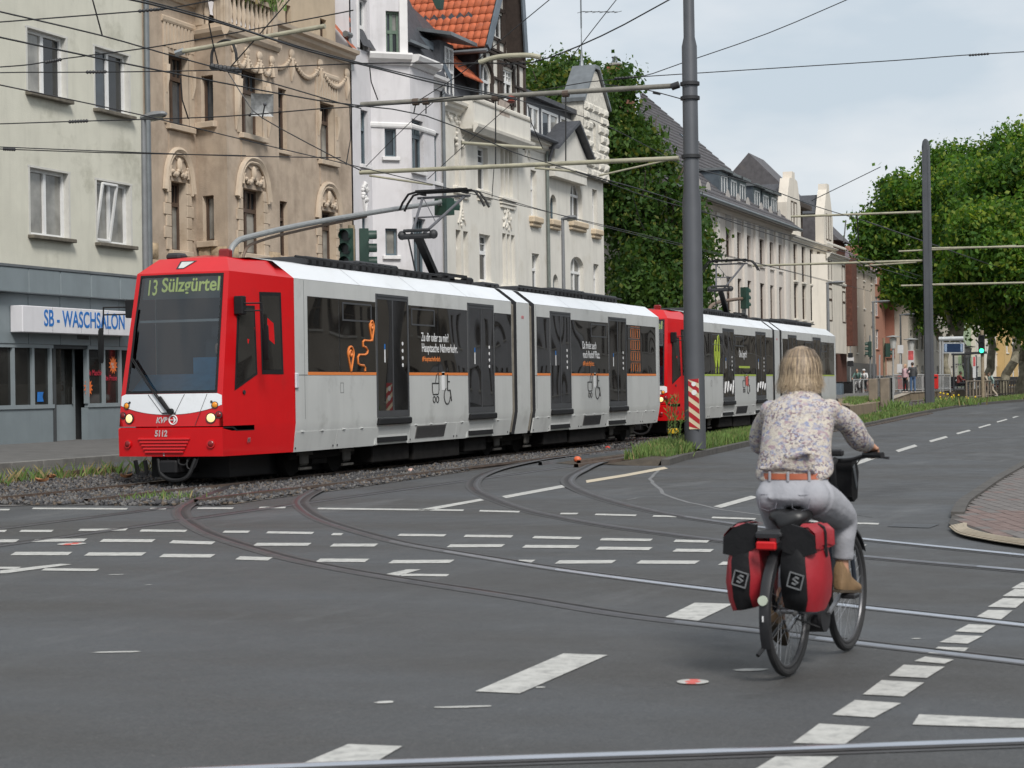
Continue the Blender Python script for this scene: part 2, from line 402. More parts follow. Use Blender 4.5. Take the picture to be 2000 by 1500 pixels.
def openrail(name,pts,label,top=0.075):
 mb=MB()
 mb.m=0;strip(mb,pts,-0.034,0.034,top)
 mb.m=1
 for s in(-1,1):
  a=[(0.034*s,top),(0.036*s,top-0.04),(0.012*s,top-0.055),(0.012*s,top-0.12),(0.06*s,top-0.14)]
  for(o0,z0),(o1,z1)in zip(a,a[1:]):
   if s<0:strip(mb,pts,o1,o0,z1,z0)
   else:strip(mb,pts,o0,o1,z0,z1)
 o=mb.build(name,[M_RAILTOP,M_RUST],smooth=0);tag(o,label,'rail','rails of the tram tracks');return o
M_RAILTOP=mat('rail_head',(0.16,0.145,0.14),0.35,0.8,var=0.2,scale=5)
def straight(v,u0,u1,n=60):return[np.array((u,v,gz(v,u)))for u in np.linspace(u0,u1,n)]
RA,RB,RC,RD=16.40,14.95,13.30,11.85
openrail('tram_rail',straight(RA,22.9,320),'rail beneath the far side of the trams, nearest the shops')
openrail('tram_rail',straight(RB,23.0,320),'rail beneath the near side of the trams')
openrail('tram_rail',straight(RC,23.2,320),'dark rail in the gravel just in front of the trams')
openrail('tram_rail',straight(RD,44.5,320),'rail of the near track passing behind the big grey mast')
grooved('tram_rail',straight(RC,9,23.2),'thin rail in the asphalt at far left, the upper of two',1,1)
grooved('tram_rail',straight(RD,9,44.5),'straight rail along the edge of gravel and asphalt',1,1)
CURVES=[]
def curve(pxs):
 P=cat_spline([road_pt(x,y)for x,y in pxs],7)
 for k in range(len(P)):
  if k<36:CURVES.append(P[k]);P[k]=P[k]+np.array((0,0,.05*max(0,1-k/36)))
 return P
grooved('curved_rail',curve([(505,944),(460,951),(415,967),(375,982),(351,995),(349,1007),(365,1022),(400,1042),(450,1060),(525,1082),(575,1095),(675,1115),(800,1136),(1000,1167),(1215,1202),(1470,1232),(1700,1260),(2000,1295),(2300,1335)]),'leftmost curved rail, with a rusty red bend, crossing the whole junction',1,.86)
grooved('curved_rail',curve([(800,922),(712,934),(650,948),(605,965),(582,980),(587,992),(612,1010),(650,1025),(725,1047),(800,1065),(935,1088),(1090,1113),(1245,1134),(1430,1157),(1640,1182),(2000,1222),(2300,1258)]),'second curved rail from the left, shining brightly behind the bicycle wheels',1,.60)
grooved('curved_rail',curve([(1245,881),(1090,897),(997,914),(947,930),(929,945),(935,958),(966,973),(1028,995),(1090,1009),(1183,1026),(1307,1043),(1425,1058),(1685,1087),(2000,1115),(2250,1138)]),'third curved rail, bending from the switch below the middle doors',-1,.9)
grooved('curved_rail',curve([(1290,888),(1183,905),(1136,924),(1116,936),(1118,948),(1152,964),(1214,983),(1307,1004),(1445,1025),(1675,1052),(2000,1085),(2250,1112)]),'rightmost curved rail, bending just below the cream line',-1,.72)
grooved('cross_rail',cat_spline([road_pt(x,y)for x,y in[(300,1510),(560,1498),(1000,1482),(1500,1465),(2000,1447),(2300,1437)]],6),'wide shining rail along the bottom edge of the picture',-1)
edge=[(0,987),(150,987),(375,989),(440,988),(520,976),(600,966),(660,958),(760,944),(900,923),(1000,906),(1100,897),(1330,874)]
E=[road_pt(x,y)[:2]for x,y in edge]
ex,ey=np.array([e[0]for e in E]),np.array([e[1]for e in E])
o_=np.argsort(ex);ex,ey=ex[o_],ey[o_]
kerb_px=[(1308,909),(1340,899),(1400,886),(1475,869),(1560,853),(1690,834),(1780,814),(1860,799),(1930,790),(2000,784),(2100,777)]
KP0=[road_pt(x,y)for x,y in kerb_px];ku0,kv0=np.array([p[0]for p in KP0]),np.array([p[1]for p in KP0])
def vedge(u):return np.maximum(np.interp(u,ex,ey,left=ey[0],right=11.0),np.where(np.asarray(u)>46,np.interp(u,ku0,kv0)+.75,-9))
g=MB();uu=np.concatenate([np.linspace(14,48,60),np.linspace(50,330,30)])
g.loft([[(u,v,gz(v,u)+.008)for v in[min(float(vedge(u)),18.2)]+[max(v_,min(float(vedge(u)),18.2)+.001*k_)for k_,v_ in enumerate((13,14.5,16,17,18.4))]]for u in uu],closed=False,cap=False)
ballast=tag(g.build('ballast_bed',M_BALLAST,smooth=0),kind='structure')
def stones(n,u0,u1,v0,v1,keep,size,name):
 u=RNG.uniform(u0,u1,n);v=RNG.uniform(v0,v1,n);k=keep(u,v);u,v=u[k],v[k];n=len(u)
 base=np.array([(1,0,0),(0,1,0),(-1,0,0),(0,-1,0),(0,0,1),(0,0,-1)],float)
 sc=RNG.uniform(0.55,1.2,(n,6,1))*size*np.array([1,1,0.75]);q=base[None]*sc+RNG.normal(0,size*0.25,(n,6,3))
 th=RNG.uniform(0,6.28,n);c,s_=np.cos(th)[:,None],np.sin(th)[:,None]
 X=q[:,:,0]*c-q[:,:,1]*s_+u[:,None];Y=q[:,:,0]*s_+q[:,:,1]*c+v[:,None]
 Z=q[:,:,2]+np.interp(v,[9,16,20.4],[0,0.03,0.22])[:,None]+rise(u)[:,None]+RNG.uniform(0.0,size*0.9,n)[:,None]
 V=np.stack([X,Y,Z],2).reshape(-1,3)
 fb=np.array([(0,1,4),(1,2,4),(2,3,4),(3,0,4),(1,0,5),(2,1,5),(3,2,5),(0,3,5)])
 Fq=(fb[None]+6*np.arange(n)[:,None,None]).reshape(-1,3)
 return npmesh(name,V,Fq,[M_ST1,M_ST2,M_ST3],np.repeat(RNG.choice(3,n,p=[0.5,0.32,0.18]),8))
M_ST1=mat('stone_dark',(0.055,0.054,0.057),0.9,var=0.35,scale=9)
M_ST2=mat('stone_grey',(0.125,0.12,0.116),0.9,var=0.3,scale=9)
M_ST3=mat('stone_brown',(0.105,0.082,0.062),0.9,var=0.3,scale=9)
def notrail(u,v):
 k=(v>vedge(u)+0.03)
 for r in(RA,RB,RC,RD):k&=(np.abs(v-r)>0.075)
 for p in CURVES:k&=((u-p[0])**2+(v-p[1])**2>.024)
 return k
st=link('ballast_stones',stones(60000,17,44,11.5,18.3,notrail,0.043,'ballast_stones'),ballast);st['kind']='stuff'
st=link('ballast_stones',stones(26000,44,110,11.2,18.3,notrail,0.05,'ballast_stones_far'),ballast);st['kind']='stuff'
slp=MB().bev(-0.13,0.13,-1.25,1.25,-0.08,0.035,0.02).mesh('sleeper',mat('sleeper_wood',(0.075,0.06,0.05),0.9,var=0.3,bump=0.4))
for i in range(60):
 for c in((RA+RB)/2,(RC+RD)/2):
  u=46.2+i*0.62
  if c<14 and u<47:continue
  o=link('sleeper',slp,ballast);o.location=(u,c,0.02+float(rise(u)))
ch=MB();pA,pB=onZ(127,931,0.16),onZ(228,922,0.16)
ch.bar(pA,pB,0.22,0.2);tag(ch.build('steel_channel',M_RUST),'short rusty steel channel lying among the weeds left of the tram','steel channel')
def q4(*px,m=None,z=0.005):
 mb=MB();mb.poly(*[tuple(road_pt(x,y,z))for x,y in px]);return mb.build('road_marking',m or M_PAINT,road,smooth=0)
def dash(xl,xr,y,h,dy=0.0,sl=8,m=None):
 q4((xl,y+h/2),(xr-sl,y+dy+h/2),(xr,y+dy-h/2),(xl+sl,y-h/2),m=m)
for xl,xr,y,dy in[(-20,14,1037,0),(37,105,1037,0),(152,250,1035,-1),(272,366,1036,1),(434,489,1038.5,0),(519,614,1039.5,1.5),(646,671,1043,0.5),(776,872,1044.5,1),(905,1003,1046.5,1),(1039,1137,1049,2),(1171,1275,1053,1.5),(1315,1386,1056,1.5)]:
 dash(xl,xr,y,4.2 if xl<900 else 4.6,dy,5)
for xl,xr,y,dy in[(-60,38,1057,-1),(61,171,1055.5,-1),(194,304,1055.5,0.5),(330,421,1058,2.5),(494,609,1063,0),(644,739,1064.5,0),(872,987,1066,-0.5),(1019,1132,1067,0.5),(1163,1275,1070.5,1),(1313,1395,1074.5,0.8),(1668,1693,1066,0.3)]:
 dash(xl,xr,y,5.6,dy,8)
for xl,xr,y,dy in[(20,142,1081,0),(164,286,1082,0),(310,421,1085,0.6),(459,533,1089.5,2),(616,722,1094,0.5),(758,888,1097,-0.7),(1004,1046,1096.5,0),(1083,1204,1097.5,-0.5),(1242,1367,1097.5,0.6),(1402,1450,1100,0.2)]:
 dash(xl,xr,y,6.4,dy,10)
q4((0,1120),(15,1119),(141,1102),(118,1101),(0,1114));dash(80,195,1112,4.5,1,8);dash(-60,41,1109,4,0,6)
q4((754,1121),(779,1124),(822,1112),(795,1112));dash(782,878,1122.5,4.2,1,6)
for xl,xr,y,dy in[(-30,20,995.3,0),(62,250,992.8,1),(291,326,993.3,0),(384,457,992.5,0),(505,559,991.2,0),(619,907,993,3.5),(935,1016,997.5,2),(1093,1130,1003,0),(1161,1244,1004.5,2),(1274,1324,1007.5,1.2),(1389,1477,1010.5,3),(1575,1600,1018,0.5),(1660,1718,1021.5,1.5)]:
 dash(xl,xr,y,3.0,dy,3)
q4((811,996),(838,997),(946,977),(938,974));q4((980,969),(988,973),(1107,951),(1098,947))
q4((1144,938),(1146,943),(1225,930),(1305,915),(1297,911.5),(1220,926),m=M_PAINTY);q4((1393,989),(1408,992),(1482,971),(1467,968))
for a,b,c,d,w in[(1666,905,1717,891,4.5),(1749,880.5,1790,870.5,3.6),(1814,861.5,1850,853.5,2.9),(1867,846.5,1895,840.8,2.3),(1910,835,1935,829.3,2),(1946,824,1967,819.2,1.6),(1977,815.3,1995,811,1.4)]:
 q4((a,b-w*0.3),(a+w*1.6,b+w*0.7),(c+w*0.6,d+w*0.3),(c-w,d-w*0.7))
q4((1940,800.5),(1944,802),(1958,798.5),(1956,801),(1969,797),(1957,795.5),(1956,797.5))
for Q in[[(1297,1206),(1360,1214),(1432,1179),(1357,1177)],[(928,1350),(1015,1354),(1187,1279),(1100,1276)],[(590,1491),(735,1487),(786,1457),(680,1453)],[(1975,1149),(2012,1149),(2024,1137),(1996,1137)],[(1958,1164),(2001,1165),(2018,1151),(1982,1150)],[(1929,1185),(1984,1187),(2006,1169),(1959,1168)],[(1901,1208),(1952,1212),(1978,1192),(1930,1191)],[(1865,1233),(1920,1236),(1945,1221),(1892,1219)],[(1835,1254),(1890,1257),(1919,1242),(1865,1240)],[(1813,1275),(1875,1279),(1892,1265),(1832,1263)],[(1785,1291),(1845,1296),(1863,1288),(1807,1282)],[(1736,1320),(1810,1324),(1845,1302),(1765,1298)],[(1685,1356),(1765,1360),(1805,1333),(1722,1328)],[(1625,1396),(1707,1401),(1760,1373),(1670,1367)],[(1548,1451),(1650,1453),(1700,1419),(1600,1413)],[(1470,1505),(1598,1505),(1638,1477),(1515,1477)],[(1782,1415),(2012,1422),(2012,1404),(1795,1395)]]:
 q4(*Q)
M_SEAM=mat('seam_light',(0.15,0.15,0.152),0.7,var=0.3,scale=12);sr=random.Random(8)
for pts,wd,m_ in[([(1300,910),(1288,921),(1276,936),(1279,952),(1307,970),(1400,993),(1520,1008)],.03,M_SEAM),([(1225,977),(1260,972),(1309,970)],.02,M_SEAM),([(1700,1010),(1560,985),(1500,968)],.02,M_TAR),([(1530,930),(1700,905),(1860,870),(2000,846)],.015,M_TAR)]:
 P=cat_spline([road_pt(x+sr.uniform(-6,6),y+sr.uniform(-2,2),0.003)for x,y in pts],6);P=[p+np.array((sr.uniform(-.02,.02),sr.uniform(-.02,.02),0))for p in P];mb=MB();strip(mb,P,-wd,wd,0.0);mb.build('sealed_crack',m_,road,smooth=0)
for cx,cy,rx,ry in((230,1273,.16,.03),(752,1371,.05,.04),(1465,1308,.10,.05),(910,1380,.14,.03),(1790,1247,.03,.02),(228,1122,.08,.03),(290,1142,.03,.02),(1055,1342,.03,.02)):
 c=road_pt(cx,cy,0.004);mb=MB();mb.poly(*[(c[0]+rx*sr.uniform(.6,1.1)*math.cos(t)*.4-ry*math.sin(t),c[1]-rx*sr.uniform(.7,1.1)*math.cos(t),c[2])for t in np.linspace(0,2*math.pi,14)[:-1]]);mb.build('paint_fleck',M_PAINT,road,smooth=0)
M_REDP=mat('red_paint',(0.55,0.10,0.08),0.6,var=0.15)
for cx,cy,rr in((1353,1331,0.085),(140,1062,0.15)):
 c=road_pt(cx,cy,0.006);d=MB()
 for k,(a,b)in enumerate(((0,0.5),(0.5,1.0))):
  d.m=1-k
  for j in range(24):
   t0,t1=2*math.pi*j/24,2*math.pi*(j+1)/24
   d.m=1 if(k==0 or j%12 in(0,1,11))else 0
   d.poly(*[(c[0]+rr*q*math.cos(t),c[1]+rr*q*math.sin(t),c[2])for q,t in((a,t0),(b,t0),(b,t1),(a,t1))])
 o=d.build('road_marking',[M_PAINT,M_REDP],road,smooth=0)
M_BRK=mat('paver_grey',(0.135,0.122,0.115),0.85,var=0.25,scale=7,bump=0.25);M_BRKR=mat('paver_red',(0.155,0.11,0.098),0.85,var=0.25,scale=7,bump=0.25)
M_TAC=mat('tactile_tan',(0.33,0.28,0.21),0.8,var=0.12,scale=6,bump=0.2)
out=[(2120,852),(2000,908),(1942,941),(1905,966),(1874,988),(1860,1012),(1853,1029),(1874,1043),(1930,1055),(2000,1066),(2120,1085)]
oc=[road_pt(x,y,0.0)[:2]for x,y in out]
poly=[(p[0],p[1])for p in oc]+[(6,-14),(75,-14)]
mb=MB();mb.prism([(x,y,-0.05)for x,y in poly],(0,0,0.085));
corner=tag(mb.build('pavement_corner',mat('paver_joint',(0.06,0.055,0.05),0.95),smooth=0),kind='structure')
band=[(1853,1029),(1874,1043),(1930,1055),(2000,1066),(2060,1076)];bin_=[(1889,1022),(1893,1032),(1940,1045),(2000,1054),(2060,1063)]
A_,B_=cat_spline([onZ(x,y,0.035)for x,y in band],6),cat_spline([onZ(x,y,0.035)for x,y in bin_],6)
for i in range(len(A_)-1):
 t=MB();a,b,c,d=A_[i],A_[i+1],B_[i+1],B_[i];cen=(a+b+c+d)/4
 pp=[cen+(p-cen)*0.985 for p in(a,b,c,d)]
 t.prism([(p[0],p[1],0.034)for p in pp],(0,0,0.008))
 for k in range(1,6):
  f=k/6;t.bar((pp[0]*(1-f)+pp[3]*f)+np.array((0,0,0.009)),(pp[1]*(1-f)+pp[2]*f)+np.array((0,0,0.009)),0.03,0.012)
 t.build('tactile_slab',M_TAC,corner,smooth=0)
def inpoly(x,y,P):
 c=False;j=len(P)-1
 for i in range(len(P)):
  if(P[i][1]>y)!=(P[j][1]>y)and x<(P[j][0]-P[i][0])*(y-P[i][1])/(P[j][1]-P[i][1])+P[i][0]:c=not c
  j=i
 return c
bandpoly=[tuple(p[:2])for p in A_]+[tuple(p[:2])for p in B_[::-1]]
slab=[MB().bev(0.004,0.296,0.004,0.146,0,0.045,0.006).mesh('paver',m)for m in(M_BRK,M_BRKR)]
rest=MB();cnt=0;th=R(18);ca,sa=math.cos(th),math.sin(th)
o0=np.array(oc[6]);cand=[]
for i in range(-60,140):
 for j in range(-120,80):
  lx,ly=i*0.3+(0.15 if j%2 else 0),j*0.15
  x,y=o0[0]+lx*ca-ly*sa,o0[1]+lx*sa+ly*ca
  if y<-0.5 or x>40:continue
  mx_,my_=x+0.15*ca-0.075*sa,y+0.15*sa+0.075*ca
  if not all(inpoly(x+a*0.3*ca-b*0.15*sa,y+a*0.3*sa+b*0.15*ca,poly)for a in(0,1)for b in(0,1))or inpoly(mx_,my_,bandpoly):continue
  cand.append((math.hypot(x,y),x,y))
cand.sort();
for k,(d,x,y)in enumerate(cand):
 red=1 if(math.hypot(x-o0[0],y-o0[1])<2.0 and random.random()<0.75)or random.random()<0.05 else 0
 if k<290:
  o=link('paver',slab[red],corner);o.location=(x,y,random.uniform(-0.004,0.0));o.rotation_euler=(0,0,th)
 elif k<3000:
  c=np.array((x+0.15*ca-0.075*sa,y+0.15*sa+0.075*ca,0.02));rest.m=red
  rest.obox(c,np.array((ca,sa,0))*0.144,np.array((-sa,ca,0))*0.07,(0,0,0.024))
o=rest.build('pavers',[M_BRK,M_BRKR],corner,smooth=0);o['kind']='stuff'
kp=cat_spline([np.array((*p,0.0))for p in oc[1:6]],5)
for i in range(len(kp)-1):
 k_=MB();d=kp[i+1]-kp[i];n=np.array((d[1],-d[0],0));n/=np.linalg.norm(n)
 k_.obox((kp[i]+kp[i+1])/2+np.array((0,0,0.03))-n*0.06,d*0.497,n*0.075,(0,0,0.045));k_.build('kerb_stone',M_KERBD,corner)
dr=MB();dd=[road_pt(x,y,0.006)for x,y in((1733,1028),(1815,1031),(1835,1024),(1748,1022))];dr.poly(*map(tuple,dd));dr.build('drain_cover',mat('drain_iron',(0.06,0.06,0.062),0.5,0.5,var=0.3,scale=20),road,smooth=0)
kp=cat_spline(KP0,5)
med=MB();rings=[]
for p in kp:
 vin=max(11.3,p[1]+0.8)
 q=min(1,max(0,(p[0]-37.0)/2.2));rings.append([(p[0],p[1]+a_,z_+float(rise(p[0])))for a_,z_ in((0.17,0.12),(0.5,0.12+.1*q),(max(0.7,RD-0.9-p[1]),0.08+.18*q),(max(0.9,RD-0.45-p[1]),0.03))])
rings.insert(0,[(rings[0][0][0]-.25,rings[0][0][1]+.1*i,.0)for i in range(4)]);med.loft(rings,closed=False,cap=False)
median=tag(med.build('median_soil',M_SOIL),kind='structure')
for i in range(len(kp)-1):
 d=kp[i+1]-kp[i];L=np.linalg.norm(d)
 if L<0.05:continue
 n=np.array((-d[1],d[0],0))/L;k_=MB();k_.obox((kp[i]+kp[i+1])/2+n*0.085+np.array((0,0,0.03)),d*0.497,n*0.085,(0,0,0.09));k_.build('kerb_stone',M_KERBD,median)
M_GR=[mat('grass_green',(0.085,0.15,0.03),0.7,var=0.35,scale=1.5),mat('grass_light',(0.14,0.20,0.05),0.7,var=0.3,scale=1.5),mat('grass_dry',(0.24,0.19,0.085),0.8,var=0.3,scale=2)]
def blades(P,hmin,hmax,w,name,probs=(0.62,0.3,0.08),lean=0.4):
 n=len(P);h=RNG.uniform(hmin,hmax,n);th=RNG.uniform(0,6.28,n);ww=w*RNG.uniform(0.7,1.3,n)
 l=RNG.uniform(0.05,lean,n)*h;ph=RNG.uniform(0,6.28,n)
 dx,dy=np.cos(th)*ww,np.sin(th)*ww;lx,ly=np.cos(ph)*l,np.sin(ph)*l
 V=np.stack([np.stack([P[:,0]-dx,P[:,1]-dy,P[:,2]],1),np.stack([P[:,0]+dx,P[:,1]+dy,P[:,2]],1),np.stack([P[:,0]+lx*0.4+dx*0.7,P[:,1]+ly*0.4+dy*0.7,P[:,2]+h*0.6],1),np.stack([P[:,0]+lx,P[:,1]+ly,P[:,2]+h],1)],1).reshape(-1,3)
 b=4*np.arange(n)[:,None];Fq=np.concatenate([b+np.array([[0,1,2]]),b+np.array([[0,2,3]])],1).reshape(-1,3)
 return npmesh(name,V,Fq,M_GR,np.repeat(RNG.choice(3,n,p=list(probs)),2))
PTS=[]
ku=np.array([p[0]for p in kp]);kv=np.array([p[1]for p in kp])
for n,u0,u1,hh in((26000,37.3,62,1),(22000,62,150,1.6)):
 u=RNG.uniform(u0,u1,n);k0=np.interp(u,ku,kv)+0.17;k1=np.maximum(k0+0.55,RD-0.45);f=RNG.uniform(0,1,n);v=k0+(k1-k0)*f
 z=np.interp(v-k0,[0,0.35,0.6,5],[0.10,0.2,0.22,0.2])*np.clip((u-36.6)/2.6,.3,1)+rise(u);PTS.append((np.stack([u,v,z],1),hh))
gr=tag(link('grass',blades(PTS[0][0],0.08,0.26,0.010,'grass')),'green grass growing on the median around the big grey mast','grass',kind='stuff')
gr=tag(link('grass',blades(PTS[1][0],0.06,0.20,0.018,'grass_far')),'green grass strip beside the road further along the tracks','grass',kind='stuff')
n=950;cu=RNG.choice([24.3,25.0,25.7,26.6,27.2,28.2,29.0,30.4,31.2],n)+RNG.normal(0,0.28,n);P_=np.stack([cu,RNG.normal(18.35,0.17,n),np.full(n,0.08)],1)
tag(link('weeds',blades(P_,0.08,0.36,0.009,'weeds',(0.45,0.15,0.4),0.8)),'straggly green and dry weeds along the gravel left of the tram','weeds',kind='stuff')
n=260;P_=np.stack([RNG.choice([23.6,24.2],n)+RNG.normal(0,0.12,n),RNG.choice([14.5,14.0],n)+RNG.normal(0,0.09,n),np.full(n,0.02)],1)
tag(link('weeds',blades(P_,0.04,0.16,0.010,'weed_tuft',(0.7,0.25,0.05),0.7)),'small green weed tufts between the rails in the gravel at left','weeds',kind='stuff')
for px,py,r,lb,cl in((1187,879,.06,'small red and white ball marker between the rails',(.55,.05,.03)),(1128,903,.075,'orange dome marker at the tip of the switch rails',(.62,.13,.05)),(802,924,.055,'pale pink ball marker in the gravel by the near rail',(.62,.42,.36))):
 c=road_pt(px,py);t=MB();t.ball((c[0],c[1],c[2]+r*.8),(r,r*1.1,r*.9),12,8);tag(t.build('track_marker',mat('marker_'+lb.split()[1],cl,.5,var=.15)),lb,'marker','small markers on the track')
for px,py,lb in((100,935,'curled brown leaf lying against the weeds'),(82,942,'tan dry leaf lying on the gravel edge'),(247,934,'reddish dry leaf beside the rusty channel')):
 c=road_pt(px,py,.08);a=MB();k=random.uniform(0,3);a.loft([[(c[0]+.11*x*math.cos(k)-w*y*math.sin(k),c[1]+.11*x*math.sin(k)+w*y*math.cos(k),c[2]+.05*y*y+.03*x*x)for y in(-1,-.4,.3,1)]for x,w in((-1,.01),(-.5,.07),(.2,.09),(.7,.05),(1,.01))],closed=False,cap=False);tag(a.build('dry_leaf',mat('leaf_tan',(.36,.17,.08),.8,var=.3)),lb,'leaf','dry leaves on the gravel')
for px,m_,r,lb in(([(1055,902),(1130,891),(1220,880),(1330,864)],M_HALF,.03,'bright switch rail leading to the big grey mast'),([(1125,906),(1220,894),(1325,880)],M_RUST,.04,'rusty switch rail nearest the cream line'),([(1130,899),(1220,888),(1325,872)],M_RUST,.04,'rusty middle rail of the switch beside the mast')):
 P=cat_spline([road_pt(x,y,.07)for x,y in px],5);mb=MB();strip(mb,P,-r,r,0);strip(mb,P,r,r+.02,0,-.09);strip(mb,P,-r-.02,-r,-.09,0);tag(mb.build('switch_rail',m_,smooth=0),lb,'rail','rails of the tram tracks')
for x,y,L in((1270,878,.9),(1292,872,.7)):c=road_pt(x,y,.05);mb=MB();mb.bev(c[0]-.15,c[0]+.9,c[1]-L/2,c[1]+L/2,.0,.085,.015);tag(mb.build('switch_box',M_GROOVE),'black switch cover plate %s the weeds'%('right before' if x>1280 else 'left of'),'cover plate','switch cover plates')
sw=MB();sw.prism([tuple(road_pt(x,y,.004))for x,y in((1125,908),(1240,896),(1318,884),(1335,866),(1230,878),(1060,902))],(0,0,.004));sw.build('switch_bed',M_SOIL,ballast,smooth=0)
class Wall:
 """a vertical wall: P0 left foot seen from the street, d horizontal direction; local (s along, y inwards, z up)"""
 def __init__(s,P0,P1):
  s.P0=np.array((P0[0],P0[1],0.0));v=np.array((P1[0]-P0[0],P1[1]-P0[1],0.0));s.L=float(np.linalg.norm(v));s.d=v/s.L
  s.inn=np.array((-s.d[1],s.d[0],0.0))
 def pt(s,a,y,z):return s.P0+s.d*a+s.inn*y+np.array((0,0,z))
 def px(s,x,y):
  r=ray(x,y);n=s.inn;t=np.dot(s.P0-_C,n)/np.dot(r,n);p=_C+r*t
  return float(np.dot(p-s.P0,s.d)),float(p[2])
 def xf(s,mb):
  mb.v=[tuple(s.pt(*p))for p in mb.v];return mb
 def op(s,xl,xr,yt,yb,arch=0.0):
  s0,z1=s.px(xl,yt);_,z0=s.px(xl,yb);s1,_=s.px(xr,(yt+yb)/2)
  return dict(s0=s0,s1=s1,z0=z0,z1=z1,arch=arch)
def wallmesh(W,b,s0,s1,z0,z1,ops,m,reveal=0.2,name='wall',mrev=None):
 mb=MB();S_=sorted({s0,s1,*[o['s0']for o in ops],*[o['s1']for o in ops]});Z_=sorted({z0,z1,*[o['z0']for o in ops],*[o['z1']for o in ops]})
 S_=[a for a in S_ if s0-1e-6<=a<=s1+1e-6];Z_=[a for a in Z_ if z0-1e-6<=a<=z1+1e-6]
 for i in range(len(S_)-1):
  j=0
  while j<len(Z_)-1:
   def hole(k):
    c,e=(S_[i]+S_[i+1])/2,(Z_[k]+Z_[k+1])/2
    return any(o['s0']<c<o['s1']and o['z0']<e<o['z1']for o in ops)
   if hole(j):j+=1;continue
   k=j
   while k+1<len(Z_)-1 and not hole(k+1):k+=1
   mb.poly((S_[i],0,Z_[j]),(S_[i+1],0,Z_[j]),(S_[i+1],0,Z_[k+1]),(S_[i],0,Z_[k+1]));j=k+1
 for o in ops:
  a,c,e,f=o['s0'],o['s1'],o['z0'],o['z1'];r=o.get('reveal',reveal);mb.m=1 if mrev else 0
  if o.get('arch'):
   h=min(o['arch'],f-e);n=10;mid=(a+c)/2;w=(c-a)/2
   arc=[(mid-w*math.cos(math.pi*k/n),f-h+h*math.sin(math.pi*k/n))for k in range(n+1)]
   mb.m=0
   for k in range(n):
    p,q=arc[k],arc[k+1];mb.poly((p[0],0,p[1]),(q[0],0,q[1]),(q[0],0,f),(p[0],0,f))
   mb.m=1 if mrev else 0
   ol=[(a,e)]+arc+[(c,e)]
  else:ol=[(a,e),(a,f),(c,f),(c,e)]
  for p,q in zip(ol,ol[1:]+ol[:1]):mb.poly((p[0],0,p[1]),(q[0],0,q[1]),(q[0],r,q[1]),(p[0],r,p[1]))
 return W.xf(mb).build(name,[m,mrev]if mrev else m,b,smooth=0)
M_GL=[glassmat('pane_dark',(0.018,0.02,0.022)),glassmat('pane_blue',(0.045,0.055,0.065)),glassmat('pane_curtain',(0.24,0.235,0.215),0.08)]
M_WHITE=mat('window_white',(0.72,0.72,0.71),0.45,var=0.05)
M_BROWNW=mat('window_brown',(0.075,0.048,0.034),0.5,var=0.2)
M_TEAL=mat('window_bluegrey',(0.10,0.135,0.155),0.5,var=0.15)
M_SILL=mat('sill_dark',(0.13,0.115,0.09),0.8,var=0.3,bump=0.2)
def window(W,b,o,mf,glass=0,mull=(0.5,),trans=(),fr=0.06,depth=0.2,sill=None,grid=None,panes=True):
 """frame, mullions and transoms (a part) with panes (sub-parts), set back in the opening o"""
 a,c,e,f=o['s0'],o['s1'],o['z0'],o['z1'];y=o.get('reveal',depth)-0.07;mb=MB();h=o.get('arch',0)
 xs=[a]+[a+(c-a)*m_ for m_ in mull]+[c];zs=[e]+[e+(f-e)*t for t in trans]+[f]
 mb.box(a,c,y,y+0.06,e,e+fr);mb.box(a,a+fr,y,y+0.06,e+fr,f-h);mb.box(c-fr,c,y,y+0.06,e+fr,f-h)
 if h:
  n=10;mid,w=(a+c)/2,(c-a)/2;arc=[(mid-(w-fr/2)*math.cos(math.pi*k/n),y+0.03,f-h+(h-fr/2)*math.sin(math.pi*k/n))for k in range(n+1)]
  for p,q in zip(arc,arc[1:]):mb.bar(p,q,fr,0.058)
 else:mb.box(a+fr,c-fr,y,y+0.06,f-fr,f)
 for x in xs[1:-1]:mb.box(x-fr*0.7,x+fr*0.7,y+0.004,y+0.056,e+fr,f-fr)
 for z in zs[1:-1]:mb.box(a+fr,c-fr,y-0.01,y+0.058,z-fr*0.75,z+fr*0.75)
 if grid:
  zt=zs[-2]if trans else e
  for k in range(1,grid[0]):x=a+(c-a)*k/grid[0];mb.box(x-0.015,x+0.015,y+0.01,y+0.05,zt,f-fr)
  for k in range(1,grid[1]):z=zt+(f-zt)*k/grid[1];mb.box(a+fr,c-fr,y+0.01,y+0.05,z-0.015,z+0.015)
 w=W.xf(mb).build('window',mf,b,smooth=0)
 for i in range(len(xs)-1):
  for j in range(len(zs)-1):
   p=MB()
   if h and j==len(zs)-2:
    mid,ww=(a+c)/2,(c-a)/2;n=8;pts=[]
    for k in range(n+1):
     x=xs[i]+(xs[i+1]-xs[i])*k/n;pts.append((x,y+0.05,f-h+h*math.sqrt(max(0,1-((x-mid)/ww)**2))))
    p.poly((xs[i],y+0.05,zs[j]),(xs[i+1],y+0.05,zs[j]),*pts[::-1])
   else:p.poly((xs[i],y+0.05,zs[j]),(xs[i+1],y+0.05,zs[j]),(xs[i+1],y+0.05,zs[j+1]),(xs[i],y+0.05,zs[j+1]))
   gi=glass if isinstance(glass,int)else glass[(i+j*(len(xs)-1))%len(glass)]
   if random.random()<.22:gi=random.choice((1,2,2))
   W.xf(p).build('pane',M_GL[gi],w,smooth=0)
 if sill:
  m_,pr,th,ex=sill;s=MB();s.bev(a-ex,c+ex,-pr,0.1,e-th,e-0.002,0.012);W.xf(s).build('sill',m_,b)
 return w
